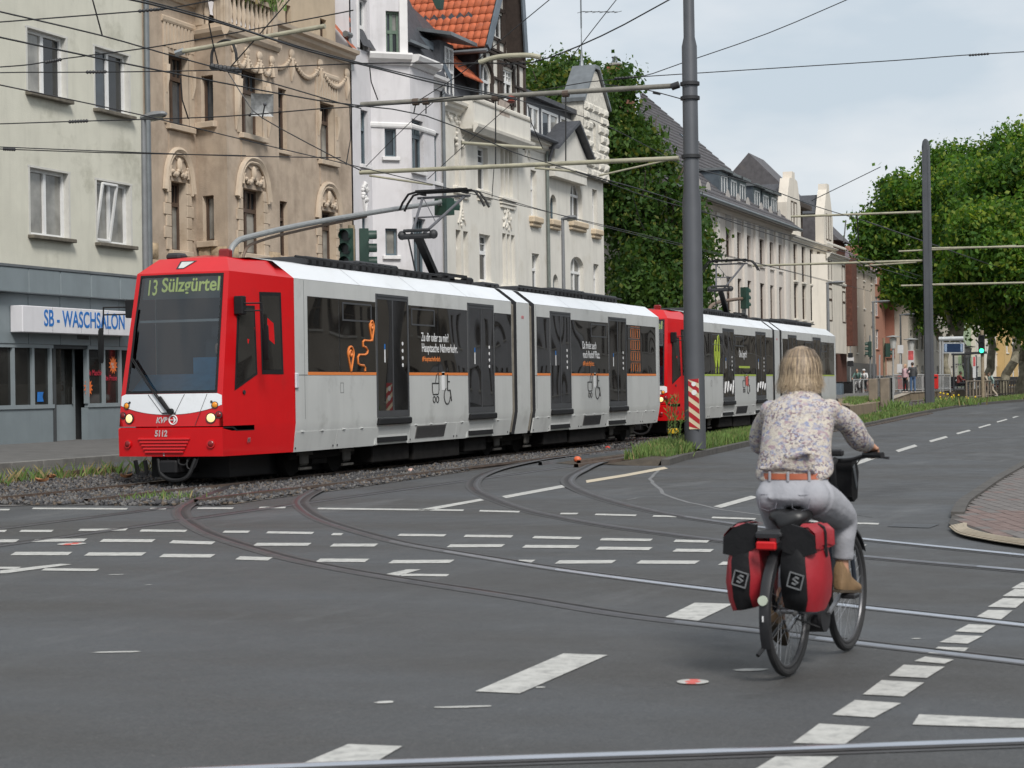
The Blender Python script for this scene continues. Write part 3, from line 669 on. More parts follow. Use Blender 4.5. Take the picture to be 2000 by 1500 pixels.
def moulding(W,b,s0,s1,z,prof,m,name='cornice'):
 """prof: list of (projection, dz); extruded along the wall"""
 mb=MB();P=[(0,prof[0][1])]+list(prof)+[(0,prof[-1][1])]
 mb.loft([[(s,-p+0.001,z+dz)for p,dz in P]for s in(s0,s1)]);return W.xf(mb).build(name,m,b,smooth=20)
CORN=[(0.05,0),(0.08,0.08),(0.2,0.16),(0.22,0.26),(0.34,0.3),(0.36,0.4),(0.02,0.46)]
BAND=[(0.04,0),(0.06,0.05),(0.06,0.13),(0.02,0.17)]
def swag(mb,p,q,drop,r,n=9):
 p,q=np.array(p),np.array(q)
 for k in range(n):
  t=k/(n-1);c=p+(q-p)*t;mb.ball((c[0],c[1]-0.02,c[2]-drop*4*t*(1-t)),r*(0.6+0.7*4*t*(1-t)),6,4)
def hoodmould(W,b,o,m,rise=0.75,wd=0.3):
 """curved hood over a window, drooping at both ends, with a swag in the field"""
 a,c,f=o['s0']-wd,o['s1']+wd,o['z1'];mid=(a+c)/2;w=(c-a)/2;mb=MB()
 for dr,r in((0,0.075),(0.12,0.05)):
  pts=[]
  for k in range(17):
   t=-1+2*k/16;ph=abs(t);z=f+rise*(1-ph**2.6)*0.9+0.1-dr*(1-ph*0.5);x=mid+(w-dr*0.8)*t
   if ph>0.85:z-=(ph-0.85)*2.4
   pts.append((x,-0.05,z))
  mb.tube(pts,r,6)
 swag(mb,(mid-w*0.55,-0.03,f+rise*0.45),(mid,-0.03,f+rise*0.5),0.22,0.06,7);swag(mb,(mid,-0.03,f+rise*0.5),(mid+w*0.55,-0.03,f+rise*0.45),0.22,0.06,7)
 mb.ball((mid,-0.05,f+rise*0.52),(0.1,0.08,0.2),8,6)
 for s in(-1,1):mb.tube([(mid+s*w*0.58,-0.03,f+rise*0.45),(mid+s*w*0.62,-0.03,f+0.1)],0.05,6)
 return W.xf(mb).build('hood_moulding',m,b)
def shell(b,u0,u1,v0,v1,z0,z1,m,name='side_wall',sides='LRBT'):
 mb=MB()
 if 'L' in sides:mb.poly((u0,v0,z0),(u0,v1,z0),(u0,v1,z1),(u0,v0,z1))
 if 'R' in sides:mb.poly((u1,v0,z0),(u1,v1,z0),(u1,v1,z1),(u1,v0,z1))
 if 'B' in sides:mb.poly((u0,v1,z0),(u1,v1,z0),(u1,v1,z1),(u0,v1,z1))
 if 'T' in sides:mb.poly((u0,v0,z1),(u1,v0,z1),(u1,v1,z1),(u0,v1,z1))
 return mb.build(name,m,b,smooth=0)
def downpipe(b,u,v,z0,z1,m,r=0.055):return MB().tube([(u,v-0.1,z0),(u,v-0.1,z1)],r,8).build('downpipe',m,b)
F0=Wall((0,VF),(1,VF))
def fu(x,y=500):return F0.px(x,y)[0]
def fz(x,y):return F0.px(x,y)[1]
M_ZINC=mat('zinc',(0.20,0.215,0.225),0.45,0.6,var=0.15,scale=3)
M_SLATE=mat('slate',(0.055,0.058,0.066),0.6,var=0.3,scale=7,bump=0.2)
M_REVEAL=mat('reveal_light',(0.55,0.54,0.50),0.8,var=0.06)
uL,uR=22.0,fu(281,300)
b=thing('corner_house','pale green rendered house above the launderette, with double white windows','house',(uL,VF,0.5))
M_B1=mat('render_green',(0.60,0.585,0.495),0.9,var=0.06,scale=1.5,bump=0.25,bscale=30,col2=(0.33,0.32,0.25),c2amt=0.2,c2scale=0.7,streak=0.22)
zf1=fz(0,522)
ops=[F0.op(52.5,128.5,53,178),F0.op(184.5,251.3,90,211),F0.op(57.8,133.7,326,458),F0.op(188.3,254.8,351,473)]
w_=ops[0]['s1']-ops[0]['s0']
ops2=[dict(o,s0=o['s0']-3.6,s1=o['s1']-3.6)for o in(ops[0],ops[2])]
wallmesh(F0,b,uL,uR,zf1-0.1,14.0,ops+ops2,M_B1,0.22,mrev=M_REVEAL)
for k,o in enumerate(ops+ops2):window(F0,b,o,M_WHITE,glass=(1,0)if k<2 else(0,2)if k==2 else(2,2)if k==3 else(1,1),sill=(M_SILL,0.16,0.09,0.1),fr=0.075)
o=ops[3];mb=MB();a,c=o['s0']+0.08,(o['s0']+o['s1'])/2-0.05;e,f=o['z0']+0.09,o['z1']-0.08
for p,q in(((a,0.10,e),(c,0.10,e)),((a,-0.12,f),(c,-0.12,f)),((a,0.10,e),(a,-0.12,f)),((c,0.10,e),(c,-0.12,f))):mb.bar(p,q,0.06,0.05)
ts=F0.xf(mb).build('tilted_sash',M_WHITE,b,smooth=0)
for o in ops:mb=MB();mb.box(o['s0']-0.09,o['s1']+0.09,-0.012,0.0,o['z1'],o['z1']+0.05);mb.box(o['s0']-0.07,o['s0'],-0.01,0,o['z0'],o['z1']);mb.box(o['s1'],o['s1']+0.07,-0.01,0,o['z0'],o['z1']);F0.xf(mb).build('window_surround',M_REVEAL,b,smooth=0)
shell(b,uL,uR,VF,VF+11,0.4,14.0,M_B1)
M_PANEL=mat('shop_panel_bluegrey',(0.20,0.235,0.25),0.45,0.0,var=0.06,scale=2,streak=0.25)
M_SHOP=mat('shop_frame',(0.235,0.27,0.285),0.45,var=0.06,scale=3)
zfb=fz(0,571);zw1=fz(0,678);zw0=fz(0,792);zs=0.5
joints=[uL,uL+1.6,uL+3.2,uL+4.8,uL+6.4,uL+8,fu(-120),fu(-30),fu(30),fu(93),fu(153),fu(210),fu(245),uR]
joints=sorted(set(joints));
for p,q in zip(joints,joints[1:]):
 MB().bev(p+0.008,q-0.008,VF-0.34,VF-0.02,zfb,zf1,0.015).build('fascia_panel',M_PANEL,b)
MB().box(uL,uR,VF-0.36,VF-0.02,zf1+0.002,zf1+0.06).build('flashing',M_ZINC,b)
for k,(p,q)in enumerate(zip(joints,joints[1:])):
 MB().bev(p+0.3,q+0.28,VF-0.12,VF-0.021,zw1+0.08,zfb-0.003,0.01).build('sign_band_panel',M_PANEL,b)
xs=[fu(x,740)for x in(-140,-70,-32,20.5,59,93.5)];dx0,dx1=fu(104,740),fu(164,740);x2=[fu(x,740)for x in(166,198,230,262)]
frm=MB();yF=VF-0.04
for x in xs+x2:frm.box(x-0.045,x+0.045,yF-0.05,yF+0.05,zw0,zw1)
frm.box(uL,dx0-0.12,yF-0.06,yF+0.06,zw1-0.002,zw1+0.09);frm.box(uL,dx0-0.1,yF-0.06,yF+0.06,zw0-0.09,zw0);frm.box(x2[0],uR,yF-0.06,yF+0.06,zw1-0.002,zw1+0.09);frm.box(x2[0],uR,yF-0.06,yF+0.06,zw0-0.09,zw0)
frm.build('shop_frame',M_SHOP,b,smooth=0)
M_SHOPG=glassmat('shop_pane',(0.022,0.022,0.020),0.03)
for p,q in list(zip([uL]+xs,xs))+list(zip(x2,x2[1:]+[uR])):
 MB().poly((p,yF+0.01,zw0),(q,yF+0.01,zw0),(q,yF+0.01,zw1),(p,yF+0.01,zw1)).build('pane',M_SHOPG,b,smooth=0)
MB().box(uL,dx0-0.13,yF-0.03,VF+0.1,zs-0.1,zw0-0.095).build('shop_base_panel',M_PANEL,b,smooth=0);MB().box(x2[0]-0.02,uR,yF-0.03,VF+0.1,zs-0.1,zw0-0.095).build('shop_base_panel',M_PANEL,b,smooth=0)
mb=MB();mb.box(dx0-0.12,dx0-0.02,yF-0.05,VF+0.5,zs-0.1,zw1);mb.box(dx0-0.1,x2[0],yF-0.03,VF+0.5,zw1,zw1+0.085);mb.box(uL,uR,VF+0.6,VF+0.65,zs-.1,zw1+.3);mb.build('shop_interior',mat('shop_dark',(0.05,0.055,0.058),0.8,var=0.1),b,smooth=0)
dr=MB();dr.box(dx0,dx1,VF+0.25,VF+0.3,zs,zw0-0.02);dr.box(dx0,dx0+0.07,VF+0.25,VF+0.3,zw0-0.02,zw1);dr.box(dx1-0.07,dx1,VF+0.25,VF+0.3,zw0-0.02,zw1)
dd=dr.build('shop_door',M_SHOP,b,smooth=0);MB().poly((dx0+.07,VF+0.27,zw0-.02),(dx1-.07,VF+0.27,zw0-.02),(dx1-.07,VF+0.27,zw1),(dx0+.07,VF+0.27,zw1)).build('pane',M_SHOPG,dd,smooth=0)
MB().tube([(dx1-0.15,VF+0.22,1.35),(dx1-0.15,VF+0.22,1.75)],0.018,8).build('handle',M_ZINC,dd)
M_RB=mat('sticker_orange',(0.75,0.16,0.03),0.6,var=0.1);M_REDT=mat('window_red_lettering',(0.5,0.02,0.05),0.6,var=0.05)
for sx,sy,rr in((172.5,757,0.2),(221,713,0.2)):
 c=onY(sx,sy,yF-0.004);mb=MB();mb.poly(*[(c[0]+(rr if k%2 else rr*0.62)*math.cos(k*math.pi/12),c[1],c[2]+(rr if k%2 else rr*0.62)*1.15*math.sin(k*math.pi/12))for k in range(24)]);st_=mb.build('sun_sticker',M_RB,b,smooth=0)
 text('percent','%',0.2,M_REVEAL,b,(c[0]-0.1,c[1]-0.006,c[2]-0.08),(1,0,0),(0,0,1),0.001)
for body,sx,sy in(('tolle Maschinen',167,733),('liebe Preise',200.5,743)):
 c=onY(sx,sy,yF-0.004);text('window_lettering',body,0.19,M_REDT,b,tuple(c),(1,0,0),(0,0,1),0.001,sx=0.72)
mb=MB();x0,z0=F0.px(75,776);mb.poly(*[(x0+dx,yF-0.004,z0+dz)for dx,dz in((-.12,-.1),(0.14,-.1),(0.1,0.02),(0.14,0.12),(-.1,0.12))]);mb.build('blue_sticker',mat('sticker_blue',(0.02,0.16,0.5),0.5),b,smooth=0)
for k in range(9):
 pass
MB().box(fu(140),fu(162),VF-0.13,VF-0.12,fz(150,663),fz(150,653)).build('vent',mat('vent_dark',(0.06,0.065,0.07),0.6),b,smooth=0)
downpipe(b,uR+0.02,VF-0.02,0.5,14,M_ZINC,0.07)
s0,s1=onY(44,620,VF-0.45)[0],onY(262,620,VF-0.45)[0];zt,zb=onY(44,596,VF-0.45)[2],onY(44,648.5,VF-0.45)[2]
sg=thing('shop_sign','long white box sign with blue lettering over the launderette window','sign',(s0,VF-0.3,zb))
M_SIGN=mat('sign_white',(0.68,0.67,0.69),0.4,var=0.04,scale=2,streak=0.15);M_BLUE=mat('sign_blue',(0.012,0.15,0.47),0.45,var=0.05)
MB().bev(s0,s1,VF-0.45,VF-0.125,zb,zt,0.015).build('sign_box',M_SIGN,sg)
sj=MB()
for k in(1,2,3):x=s0+(s1-s0)*k/4;sj.box(x-0.004,x+0.004,VF-0.454,VF-0.449,zb+0.01,zt-0.01)
sj.build('panel_joint',mat('joint_grey',(0.3,0.3,0.31),0.6),sg,smooth=0)
tx,tz=onY(86,636,VF-0.455)[0],onY(86,636,VF-0.455)[2];tx2=onY(243,640,VF-0.455)[0]
t_=text('lettering','SB - WASCHSALON',0.52,M_BLUE,sg,(tx,VF-0.453,tz),(1,0,0),(0,0,1),0.003,bold=0.008,sx=1.0)
wd=max(v.co.x for v in t_.data.vertices)-min(v.co.x for v in t_.data.vertices);x00=min(v.co.x for v in t_.data.vertices)
for v in t_.data.vertices:v.co.x=x00+(v.co.x-x00)*(tx2-tx)/wd
u0,u1=uR+0.05,fu(686,300)
b=thing('ornate_house','brown stucco house with a bay, hooded windows and garland reliefs','house',(u0,VF,0.5))
M_B2=mat('stucco_brown',(0.455,0.365,0.28),0.92,var=0.12,scale=2.2,bump=0.6,bscale=45,col2=(0.24,0.18,0.13),c2amt=0.55,c2scale=0.8,streak=0.4)
M_B2L=mat('stone_tan',(0.52,0.425,0.325),0.88,var=0.12,scale=3,bump=0.2,col2=(0.30,0.225,0.155),c2amt=0.5,c2scale=1.5)
ze=fz(620,104)
uA,uB=fu(384,300),fu(548,300);VB=VF-1.05
FB=Wall((0,VB),(1,VB));ub0,ub1=FB.px(443,300)[0],FB.px(545,300)[0]
FL=Wall((uA,VF),(ub0,VB));FRt=Wall((ub1,VB),(ub1+0.9,VF))
zbt=FB.px(448,70)[1]
opsA=[F0.op(327,369,101,241),F0.op(332,364,352,488),F0.op(544,560,171,293),F0.op(548,562,392,500),F0.op(623,653,197,311),F0.op(626.5,655.5,410,513)]
for k in(2,3):opsA[k]['s0']=opsA[k]['s1']-1.0;
wallmesh(F0,b,u0,uA,3.7,ze,opsA[:2],M_B2,0.28,mrev=M_B2L);wallmesh(F0,b,ub1+0.9,u1,3.7,ze,[o for o in opsA[2:]if o['s0']>ub1+0.95],M_B2,0.28,mrev=M_B2L)
opL=[FL.op(392,416.5,149,240),FL.op(395.5,418,383,472)];opB=[FB.op(469,512,130,259),FB.op(472.5,514,366,494)]
wallmesh(FL,b,0,FL.L,3.7,zbt,opL,M_B2,0.2,name='bay_wall',mrev=M_B2L);wallmesh(FB,b,ub0,ub1,3.7,zbt,opB,M_B2,0.28,name='bay_wall',mrev=M_B2L);wallmesh(FRt,b,0,FRt.L,3.7,zbt,[],M_B2,name='bay_wall')
for W,L_ in((F0,[opsA[0],opsA[1],opsA[4],opsA[5]]),(FB,opB)):
 for k,o in enumerate(L_):window(W,b,o,M_BROWNW,glass=(0,1,0,0)if k%2==0 else(0,2,0,0),mull=(0.5,),trans=(0.68,),grid=(4,1),fr=0.07,depth=0.28,sill=(M_B2L,0.14,0.14,0.12))
for o in opL:window(FL,b,o,M_BROWNW,glass=0,mull=(),fr=0.07,depth=0.2,sill=(M_B2L,0.14,0.16,0.12))
for o in opsA[2:4]:
 if o['s0']>ub1+0.95:window(F0,b,o,M_BROWNW,glass=0,mull=(),trans=(0.68,),sill=(M_B2L,0.1,0.1,0.1))
for W,o in((F0,opsA[1]),(F0,opsA[5]),(FB,opB[1])):hoodmould(W,b,o,M_B2L,0.8,0.34)
for W,o in((F0,opsA[0]),(F0,opsA[4])):
 moulding(W,b,o['s0']-0.3,o['s1']+0.3,o['z1']+0.75,BAND,M_B2L,'lintel_cornice')
 mb=MB();n=9
 for k in range(n):x=o['s0']-0.18+(o['s1']-o['s0']+0.36)*k/(n-1);mb.box(x-0.05,x+0.05,-0.04,0.0,o['z1']+0.12,o['z1']+0.74)
 W.xf(mb).build('fluted_panel',M_B2L,b)
for W,o in((F0,opsA[0]),(F0,opsA[4]),(FB,opB[0])):
 mb=MB();mb.prism([(o['s0']-0.02,-0.03,o['z0']-0.16),(o['s1']+0.02,-0.03,o['z0']-0.16),(o['s1']+0.02,-0.03,o['z0']-0.75),((o['s0']+o['s1'])/2,-0.03,o['z0']-0.95),(o['s0']-0.02,-0.03,o['z0']-0.75)],(0,0.03,0));W.xf(mb).build('apron_panel',M_B2,b)
for W,L_ in((F0,[opsA[1],opsA[5]]),(FB,[opB[1]])):
 for o in L_:
  for s in(-1,1):
   for k in range(6):
    x=o['s0']if s<0 else o['s1'];wd_=0.34 if k%2 else 0.24;z=o['z0']+(o['z1']-o['z0'])*k/6
    mb=MB();mb.bev(*(sorted((x-0.002*s,x+s*wd_))),-0.035,0.01,z+0.006,z+(o['z1']-o['z0'])/6-0.006,0.008);W.xf(mb).build('surround_stone',M_B2L,b)
for W,L_,in((F0,[opsA[0],opsA[4]]),(FB,[opB[0]])):
 for o in L_:
  for s in(-1,1):mb=MB();x=o['s0']if s<0 else o['s1'];mb.box(*sorted((x,x+s*0.22)),-0.03,0.01,o['z0'],o['z1']+0.1);mb.tube([(x+s*0.12,-0.05,o['z1']-0.35),(x+s*0.14,-0.07,o['z1']-0.7),(x+s*0.12,-0.04,o['z1']-1.05)],[0.1,0.07,0.02],6);W.xf(mb).build('surround',M_B2L,b)
mb=MB();ks_=np.linspace(ub1+1.0,u1-0.3,4)
for p,q in zip(ks_,ks_[1:]):swag(mb,(p,-0.02,ze-0.35),(q,-0.02,ze-0.35),0.5,0.065,19)
for p in ks_:mb.ball((p,-0.03,ze-0.3),(0.15,0.08,0.15),8,5);mb.tube([(p,-0.03,ze-0.4),(p,-0.05,ze-0.75),(p,-0.02,ze-1.1)],[0.05,0.09,0.02],6)
F0.xf(mb).build('garland_relief',M_B2L,b)
mb=MB();ks_=np.linspace(ub0+0.4,ub1-0.4,4)
for p,q in zip(ks_,ks_[1:]):swag(mb,(p,-0.02,zbt-0.3),(q,-0.02,zbt-0.3),0.42,0.06,15)
for p in ks_:mb.ball((p,-0.03,zbt-0.28),(0.13,0.08,0.13),8,5);mb.tube([(p,-0.03,zbt-0.35),(p,-0.05,zbt-0.75)],[0.05,0.08],6)
o=opB[0]
for s in(o['s0']-0.3,o['s1']+0.3):mb.tube([(s,-0.04,o['z1']-0.2),(s,-0.07,o['z1']-0.6),(s,-0.04,o['z1']-1.3),(s,-0.02,o['z1']-1.7)],[0.06,0.11,0.08,0.02],7)
FB.xf(mb).build('garland_relief',M_B2L,b)
moulding(F0,b,u0,uA+0.1,ze,CORN,M_B2L);moulding(F0,b,ub1+0.85,u1,ze,CORN,M_B2L)
for W,a,c in((FL,-0.1,FL.L),(FB,ub0,ub1),(FRt,0,FRt.L)):moulding(W,b,a,c,zbt,[(0.05,0),(0.12,0.1),(0.14,0.2),(0.02,0.24)],M_B2L)
bal=MB();zr0,zr1=zbt+0.25,zbt+1.15
for W,a,c in((FL,0.0,FL.L),(FB,ub0,ub1),(FRt,0,FRt.L)):
 t=MB();t.box(a,c,-0.02,0.14,zr1,zr1+0.12);t.box(a,c,0.0,0.12,zr0-0.02,zr0+0.1)
 for s in(a+0.14,c-0.14):t.box(s-0.14,s+0.14,-0.015,0.13,zr0+0.1,zr1)
 n=max(2,int((c-a-0.5)/0.24))
 for k in range(n):
  x=a+0.38+(c-a-0.76)*k/max(1,n-1);t.lathe([(0.05,zr0+0.1),(0.045,zr0+0.2),(0.085,zr0+0.42),(0.04,zr0+0.7),(0.05,zr1)],(x,0.06,0),8)
 W.xf(t);bal.v,bal.f,bal.mi=bal.v,bal.f,bal.mi;bal.add(t.v,t.f)
bal.build('balustrade',M_B2L,b)
MB().prism([(uA,VF,zbt),(ub0,VB,zbt),(ub1,VB,zbt),(ub1+0.9,VF,zbt)],(0,0,0.24)).build('balcony_floor',M_B2,b,smooth=0)
M_ATT=mat('attic_render',(0.48,0.385,0.275),0.9,var=0.08,scale=2,bump=0.2,streak=0.3)
FA=Wall((0,VF+0.25),(1,VF+0.25));zat=ze+3.4
opsT=[FA.op(557,568,8,78),FA.op(625,637.5,35,105)]
wallmesh(FA,b,FA.px(505,50)[0],FA.px(655,60)[0],ze+0.3,zat,opsT,M_ATT,0.2)
for o in opsT:window(FA,b,o,M_BROWNW,glass=0,mull=(),fr=0.05)
rf=MB();rf.loft([[(u,VF-0.25,ze+0.47),(u,VF+1.4,ze+2.4),(u,VF+6,ze+4.5)]for u in(FA.px(658,60)[0],u1)],closed=False,cap=False)
rf.build('roof',mat('tile_orange',(0.36,0.10,0.045),0.8,var=0.25,scale=8,bump=0.2),b,smooth=0)
gt=MB();gt.tube([(FA.px(657,60)[0],VF-0.05,ze+0.9),(u1-0.05,VF-0.05,ze+0.9)],0.1,8);gt.tube([(u1-0.15,VF-0.05,ze+0.85),(u1-0.12,VF-0.1,ze+0.4),(u1-0.1,VF-0.12,ze-0.2)],0.06,8);gt.build('gutter',M_ZINC,b)
dm=MB();a=FA.px(520,30)[0];dm.box(a-1.6,a+0.1,VF+0.3,VF+1.5,ze+1.0,ze+2.4);dm.build('dormer_slab',M_SLATE,b,smooth=0)
zr=fz(300,470);M_RUSTIC=mat('rustic_stone',(0.41,0.31,0.20),0.92,var=0.25,scale=5,bump=1.0,bscale=14,col2=(0.25,0.18,0.12),c2amt=0.5,c2scale=2)
def rustic(W,a,c,z0,z1,b,m,bw,bh,skip=(),cnt=[0]):
 z=z0;r=0
 while z<z1-0.1:
  x=a-(bw*0.5 if r%2 else 0)
  while x<c-0.05:
   p,q=max(a,x),min(c,x+bw*random.uniform(0.9,1.1))
   if q-p>0.12 and not any(o['s0']<q-0.02 and o['s1']>p+0.02 and o['z0']<z+bh-0.02 and o['z1']>z+0.02 for o in skip):
    mb=MB();hh=min(bh,z1-z);n=4;vs=[]
    for j in range(n+1):
     for i in range(n+1):
      ed=i in(0,n)or j in(0,n);vs.append((p+0.01+(q-p-0.02)*i/n,-(0.02 if ed else random.uniform(0.05,0.12)),z+0.01+(hh-0.02)*j/n))
    mb.add(vs,[[j*(n+1)+i,j*(n+1)+i+1,(j+1)*(n+1)+i+1,(j+1)*(n+1)+i]for j in range(n)for i in range(n)])
    W.xf(mb).build('stone',m,b,smooth=60)
   x=q if q>x else x+bw
  z+=bh;r+=1
base=MB();base.poly((u0,VF-0.01,0.4),(u1,VF-0.01,0.4),(u1,VF-0.01,3.72),(u0,VF-0.01,3.72));base.poly((uA,VF,0.4),(ub0,VB,0.4),(ub0,VB,3.72),(uA,VF,3.72));base.poly((ub0,VB,0.4),(ub1,VB,0.4),(ub1,VB,3.72),(ub0,VB,3.72));base.poly((ub1,VB,0.4),(ub1+0.9,VF,0.4),(ub1+0.9,VF,3.72),(ub1,VB,3.72));base.build('base_wall',M_B2,b,smooth=0)
rustic(F0,u0+0.02,uA-0.02,3.7,zr,b,M_RUSTIC,1.1,0.42,opsA[:2]);rustic(FL,0.02,FL.L-0.02,3.7,FL.px(400,476)[1],b,M_RUSTIC,0.9,0.42,opL);rustic(FB,ub0+.02,ub1-.02,3.7,FB.px(450,476)[1],b,M_RUSTIC,0.9,0.42,opB);rustic(F0,ub1+0.95,u1-0.02,3.7,zr,b,M_RUSTIC,1.1,0.42,opsA[2:])
shell(b,u0,u1,VF,VF+11,0.4,ze,M_B2)
bz=thing('balcony_plants','green potted plants spilling over the brown balcony rail','plants',(ub0+0.5,VB+0.3,zr1))
n=1500;P_=np.stack([RNG.uniform(-0.7,ub1-ub0-0.6,n),RNG.normal(0,0.22,n),RNG.uniform(-0.1,0.25,n)],1)
link('leaves',blades(P_,0.12,0.5,0.035,'balcony_leaves',(0.55,0.42,0.03),0.8),bz)
dish=thing('satellite_dish','grey mesh satellite dish on the brown front above the tram','satellite dish',tuple(onY(512,205,VB-0.6)))
M_DISH=mat('dish_grey',(0.23,0.235,0.235),0.5,0.3,var=0.25,scale=12)
c=onY(512,205,VB-0.6);ax=np.array((-0.72,-0.55,-0.1));ax/=np.linalg.norm(ax);e1=np.cross(ax,(0,0,1));e1/=np.linalg.norm(e1);e2=np.cross(ax,e1)
mb=MB();k=0.42;rg=[[tuple(c+ax*(0.12*r*r-0.1)+e1*k*r*math.cos(t)*1.0+e2*k*r*math.sin(t))for t in np.linspace(0.785,0.785+2*math.pi,5)[:-1]]for r in(0.02,0.5,1.0)]
mb.loft(rg,cap=False);mb.build('reflector',M_DISH,dish);mb=MB();mb.bar(c+ax*0.02+e2*0.35,c+ax*0.42,0.03);mb.ball(tuple(c+ax*0.42),0.05,8,6);mb.tube([c-ax*0.1,c-ax*0.5,c-ax*0.5+np.array((0.3,0.45,-0.2))],0.03,6);mb.build('arm',M_SLATE,dish)
M_B3=mat('render_white',(0.61,0.595,0.605),0.9,var=0.05,scale=1.5,bump=0.15,bscale=30,col2=(0.47,0.45,0.44),c2amt=0.3,c2scale=0.8,streak=0.35)
M_B3T=mat('trim_white',(0.68,0.67,0.66),0.8,var=0.05,scale=3,streak=0.3)
u0,u1=fu(688,300)+0.03,fu(863,350)
b=thing('bay_house','tall white plastered house with blue-grey windows and a balcony ledge on its bay','house',(u0,VF,0.5))
V3=VF-1.0;F3=Wall((0,V3),(1,V3));uA=fu(726,300);ub0,ub1=F3.px(802,250)[0],F3.px(848,250)[0]
L3=Wall((uA,VF),(ub0,V3));R3=Wall((ub1,V3),(ub1+0.8,VF));zl=L3.px(760,124)[1];zt3=zl+4.3
oF=[F0.op(704,719,213,320),F0.op(707,720,413,522)];oL=[L3.op(751,774,251,306),L3.op(752.5,776,446,499)]
oB=[F3.op(804,827,231,331),F3.op(807.5,832,424,545)];oR=[F0.op(841,850,256,353)]
oR[0]['s0']=max(oR[0]['s0'],ub1+0.85);oR[0]['s1']=oR[0]['s0']+0.75
oT=[F0.op(701,718,-6,115)];oTL=[L3.op(753,780,21,121)]
ze3=fz(850,158)
wallmesh(F0,b,u0,uA,0.4,zl+0.3,oF,M_B3,0.2);wallmesh(F0,b,u0,uA,zl+0.3,zt3,oT,M_B3,0.2);wallmesh(F0,b,ub1+0.8,u1,0.4,ze3,oR,M_B3,0.2)
wallmesh(L3,b,0,L3.L,0.4,zl,oL,M_B3,0.2,'bay_wall');wallmesh(F3,b,ub0,ub1,0.4,zl,oB,M_B3,0.2,'bay_wall');wallmesh(R3,b,0,R3.L,0.4,zl,[],M_B3,0.2,'bay_wall')
LT=Wall((uA,VF),(ub0-0.05,V3+0.03));wallmesh(LT,b,0,LT.L,zl+0.3,zt3,oTL,M_B3,0.2,'bay_wall')
mb=MB();p=LT.pt(LT.L,0,0);mb.poly((p[0],p[1],zl+0.3),(p[0]+0.35,VF+0.9,zl+0.3),(p[0]+0.35,VF+0.9,zt3),(p[0],p[1],zt3));mb.build('bay_wall',M_B3,b,smooth=0)
M_GREENW=mat('window_green',(0.10,0.15,0.11),0.5,var=0.15)
for W,L_,mm,kw in((F0,oF,M_TEAL,dict(mull=(0.5,),trans=(0.66,))),(L3,oL,M_TEAL,dict(mull=())),(F3,oB,M_TEAL,dict(mull=(0.5,),trans=(0.68,),grid=(4,1))),(F0,oR,M_TEAL,dict(mull=(),trans=(0.66,))),(F0,oT,M_WHITE,dict(mull=(),trans=(0.55,))),(LT,oTL,M_GREENW,dict(mull=(0.45,),trans=(0.6,)))):
 for k,o in enumerate(L_):window(W,b,o,mm,glass=(1,0,1,0)if W is not F0 else(0,1,0),fr=0.07,sill=(M_B3T,0.1,0.12,0.1)if mm is M_TEAL else None,**kw)
for W,a,c in((L3,-0.1,L3.L),(F3,ub0,ub1),(R3,0,R3.L)):
 moulding(W,b,a,c,zl-0.05,[(0.06,0),(0.14,0.1),(0.3,0.16),(0.36,0.3),(0.34,0.36),(0.02,0.38)],M_B3T,'balcony_ledge');moulding(W,b,a,c,zl-2.05,BAND,M_B3T,'string_course')
MB().prism([(uA,VF,zl+0.2),(ub0,V3,zl+0.2),(ub1,V3,zl+0.2),(ub1+0.8,VF,zl+0.2)],(0,0,0.1)).build('balcony_floor',M_B3T,b,smooth=0)
moulding(F0,b,ub1+0.8,u1,ze3-0.3,CORN,M_B3T)
mb=MB()
for W,a,c,z in((F0,u0+0.45,u0+0.55,0),(LT,LT.L-0.28,LT.L-0.02,0)):mb2=MB();mb2.box(a,c,-0.05,0.01,zl+0.33,zt3);W.xf(mb2);mb.add(mb2.v,mb2.f)
x=oF[0]['s0'];
mb2=MB();c_=F0.px(711,372)
for k in range(14):mb2.ball((c_[0]+random.uniform(-.16,.16),-0.03,c_[1]+random.uniform(-.35,.25)),random.uniform(.05,.1),6,4)
mb2.tube([(c_[0]-0.12,-0.03,c_[1]-0.3),(c_[0],-0.03,c_[1]-0.75),(c_[0]+0.12,-0.03,c_[1]-0.3)],0.05,6);F0.xf(mb2).build('vase_relief',M_B3T,b);o=mb.build('pilaster',M_B3T,b,smooth=0)
shell(b,u0,u1,VF,VF+12,0.4,ze3,M_B3,sides='BT');shell(b,u0,ub0,VF+.05,VF+6,zl,zt3,M_B3,sides='LBT')
us0,us1=ub0+0.3,u1+0.2;mn=MB();mn.loft([[(u,VF-0.15,ze3+0.2),(u,VF+1.4,ze3+3.4),(u,VF+5,ze3+5.2)]for u in(us0-2,us1)],closed=False,cap=False)
mn.build('mansard_roof',M_SLATE,b,smooth=0)
M_ZINCD=mat('zinc_blue',(0.13,0.155,0.18),0.4,0.5,var=0.2,scale=2)
dA=F0.px(802,100)[0]
for px0,px1,yt,yb in((806,826,92,135),):
 mb=MB();a,c=fu(px0,110),fu(px1,110);z0_,z1_=fz(px0,yb),fz(px0,yt)
 mb.box(a-0.1,c+0.1,VF+0.25,VF+2.5,z0_-0.2,z1_+0.1);dm=mb.build('dormer',M_SLATE,b,smooth=0)
 mb=MB();mb.prism([(a-0.4,VF-0.1,z1_+0.1),(c+0.35,VF-0.1,z1_+0.1),(c+0.35,VF-0.1,z1_+0.2),(a-0.4,VF-0.1,z1_+0.2)],(0,2.5,0.4));mb.build('dormer_roof',M_ZINC,dm,smooth=0)
 Wd=Wall((0,VF+0.22),(1,VF+0.22));window(Wd,b,dict(s0=a,s1=c,z0=z0_,z1=z1_),M_WHITE,glass=0,mull=(0.5,),depth=0.05)
zz0,zz1=fz(905,147),fz(800,38)
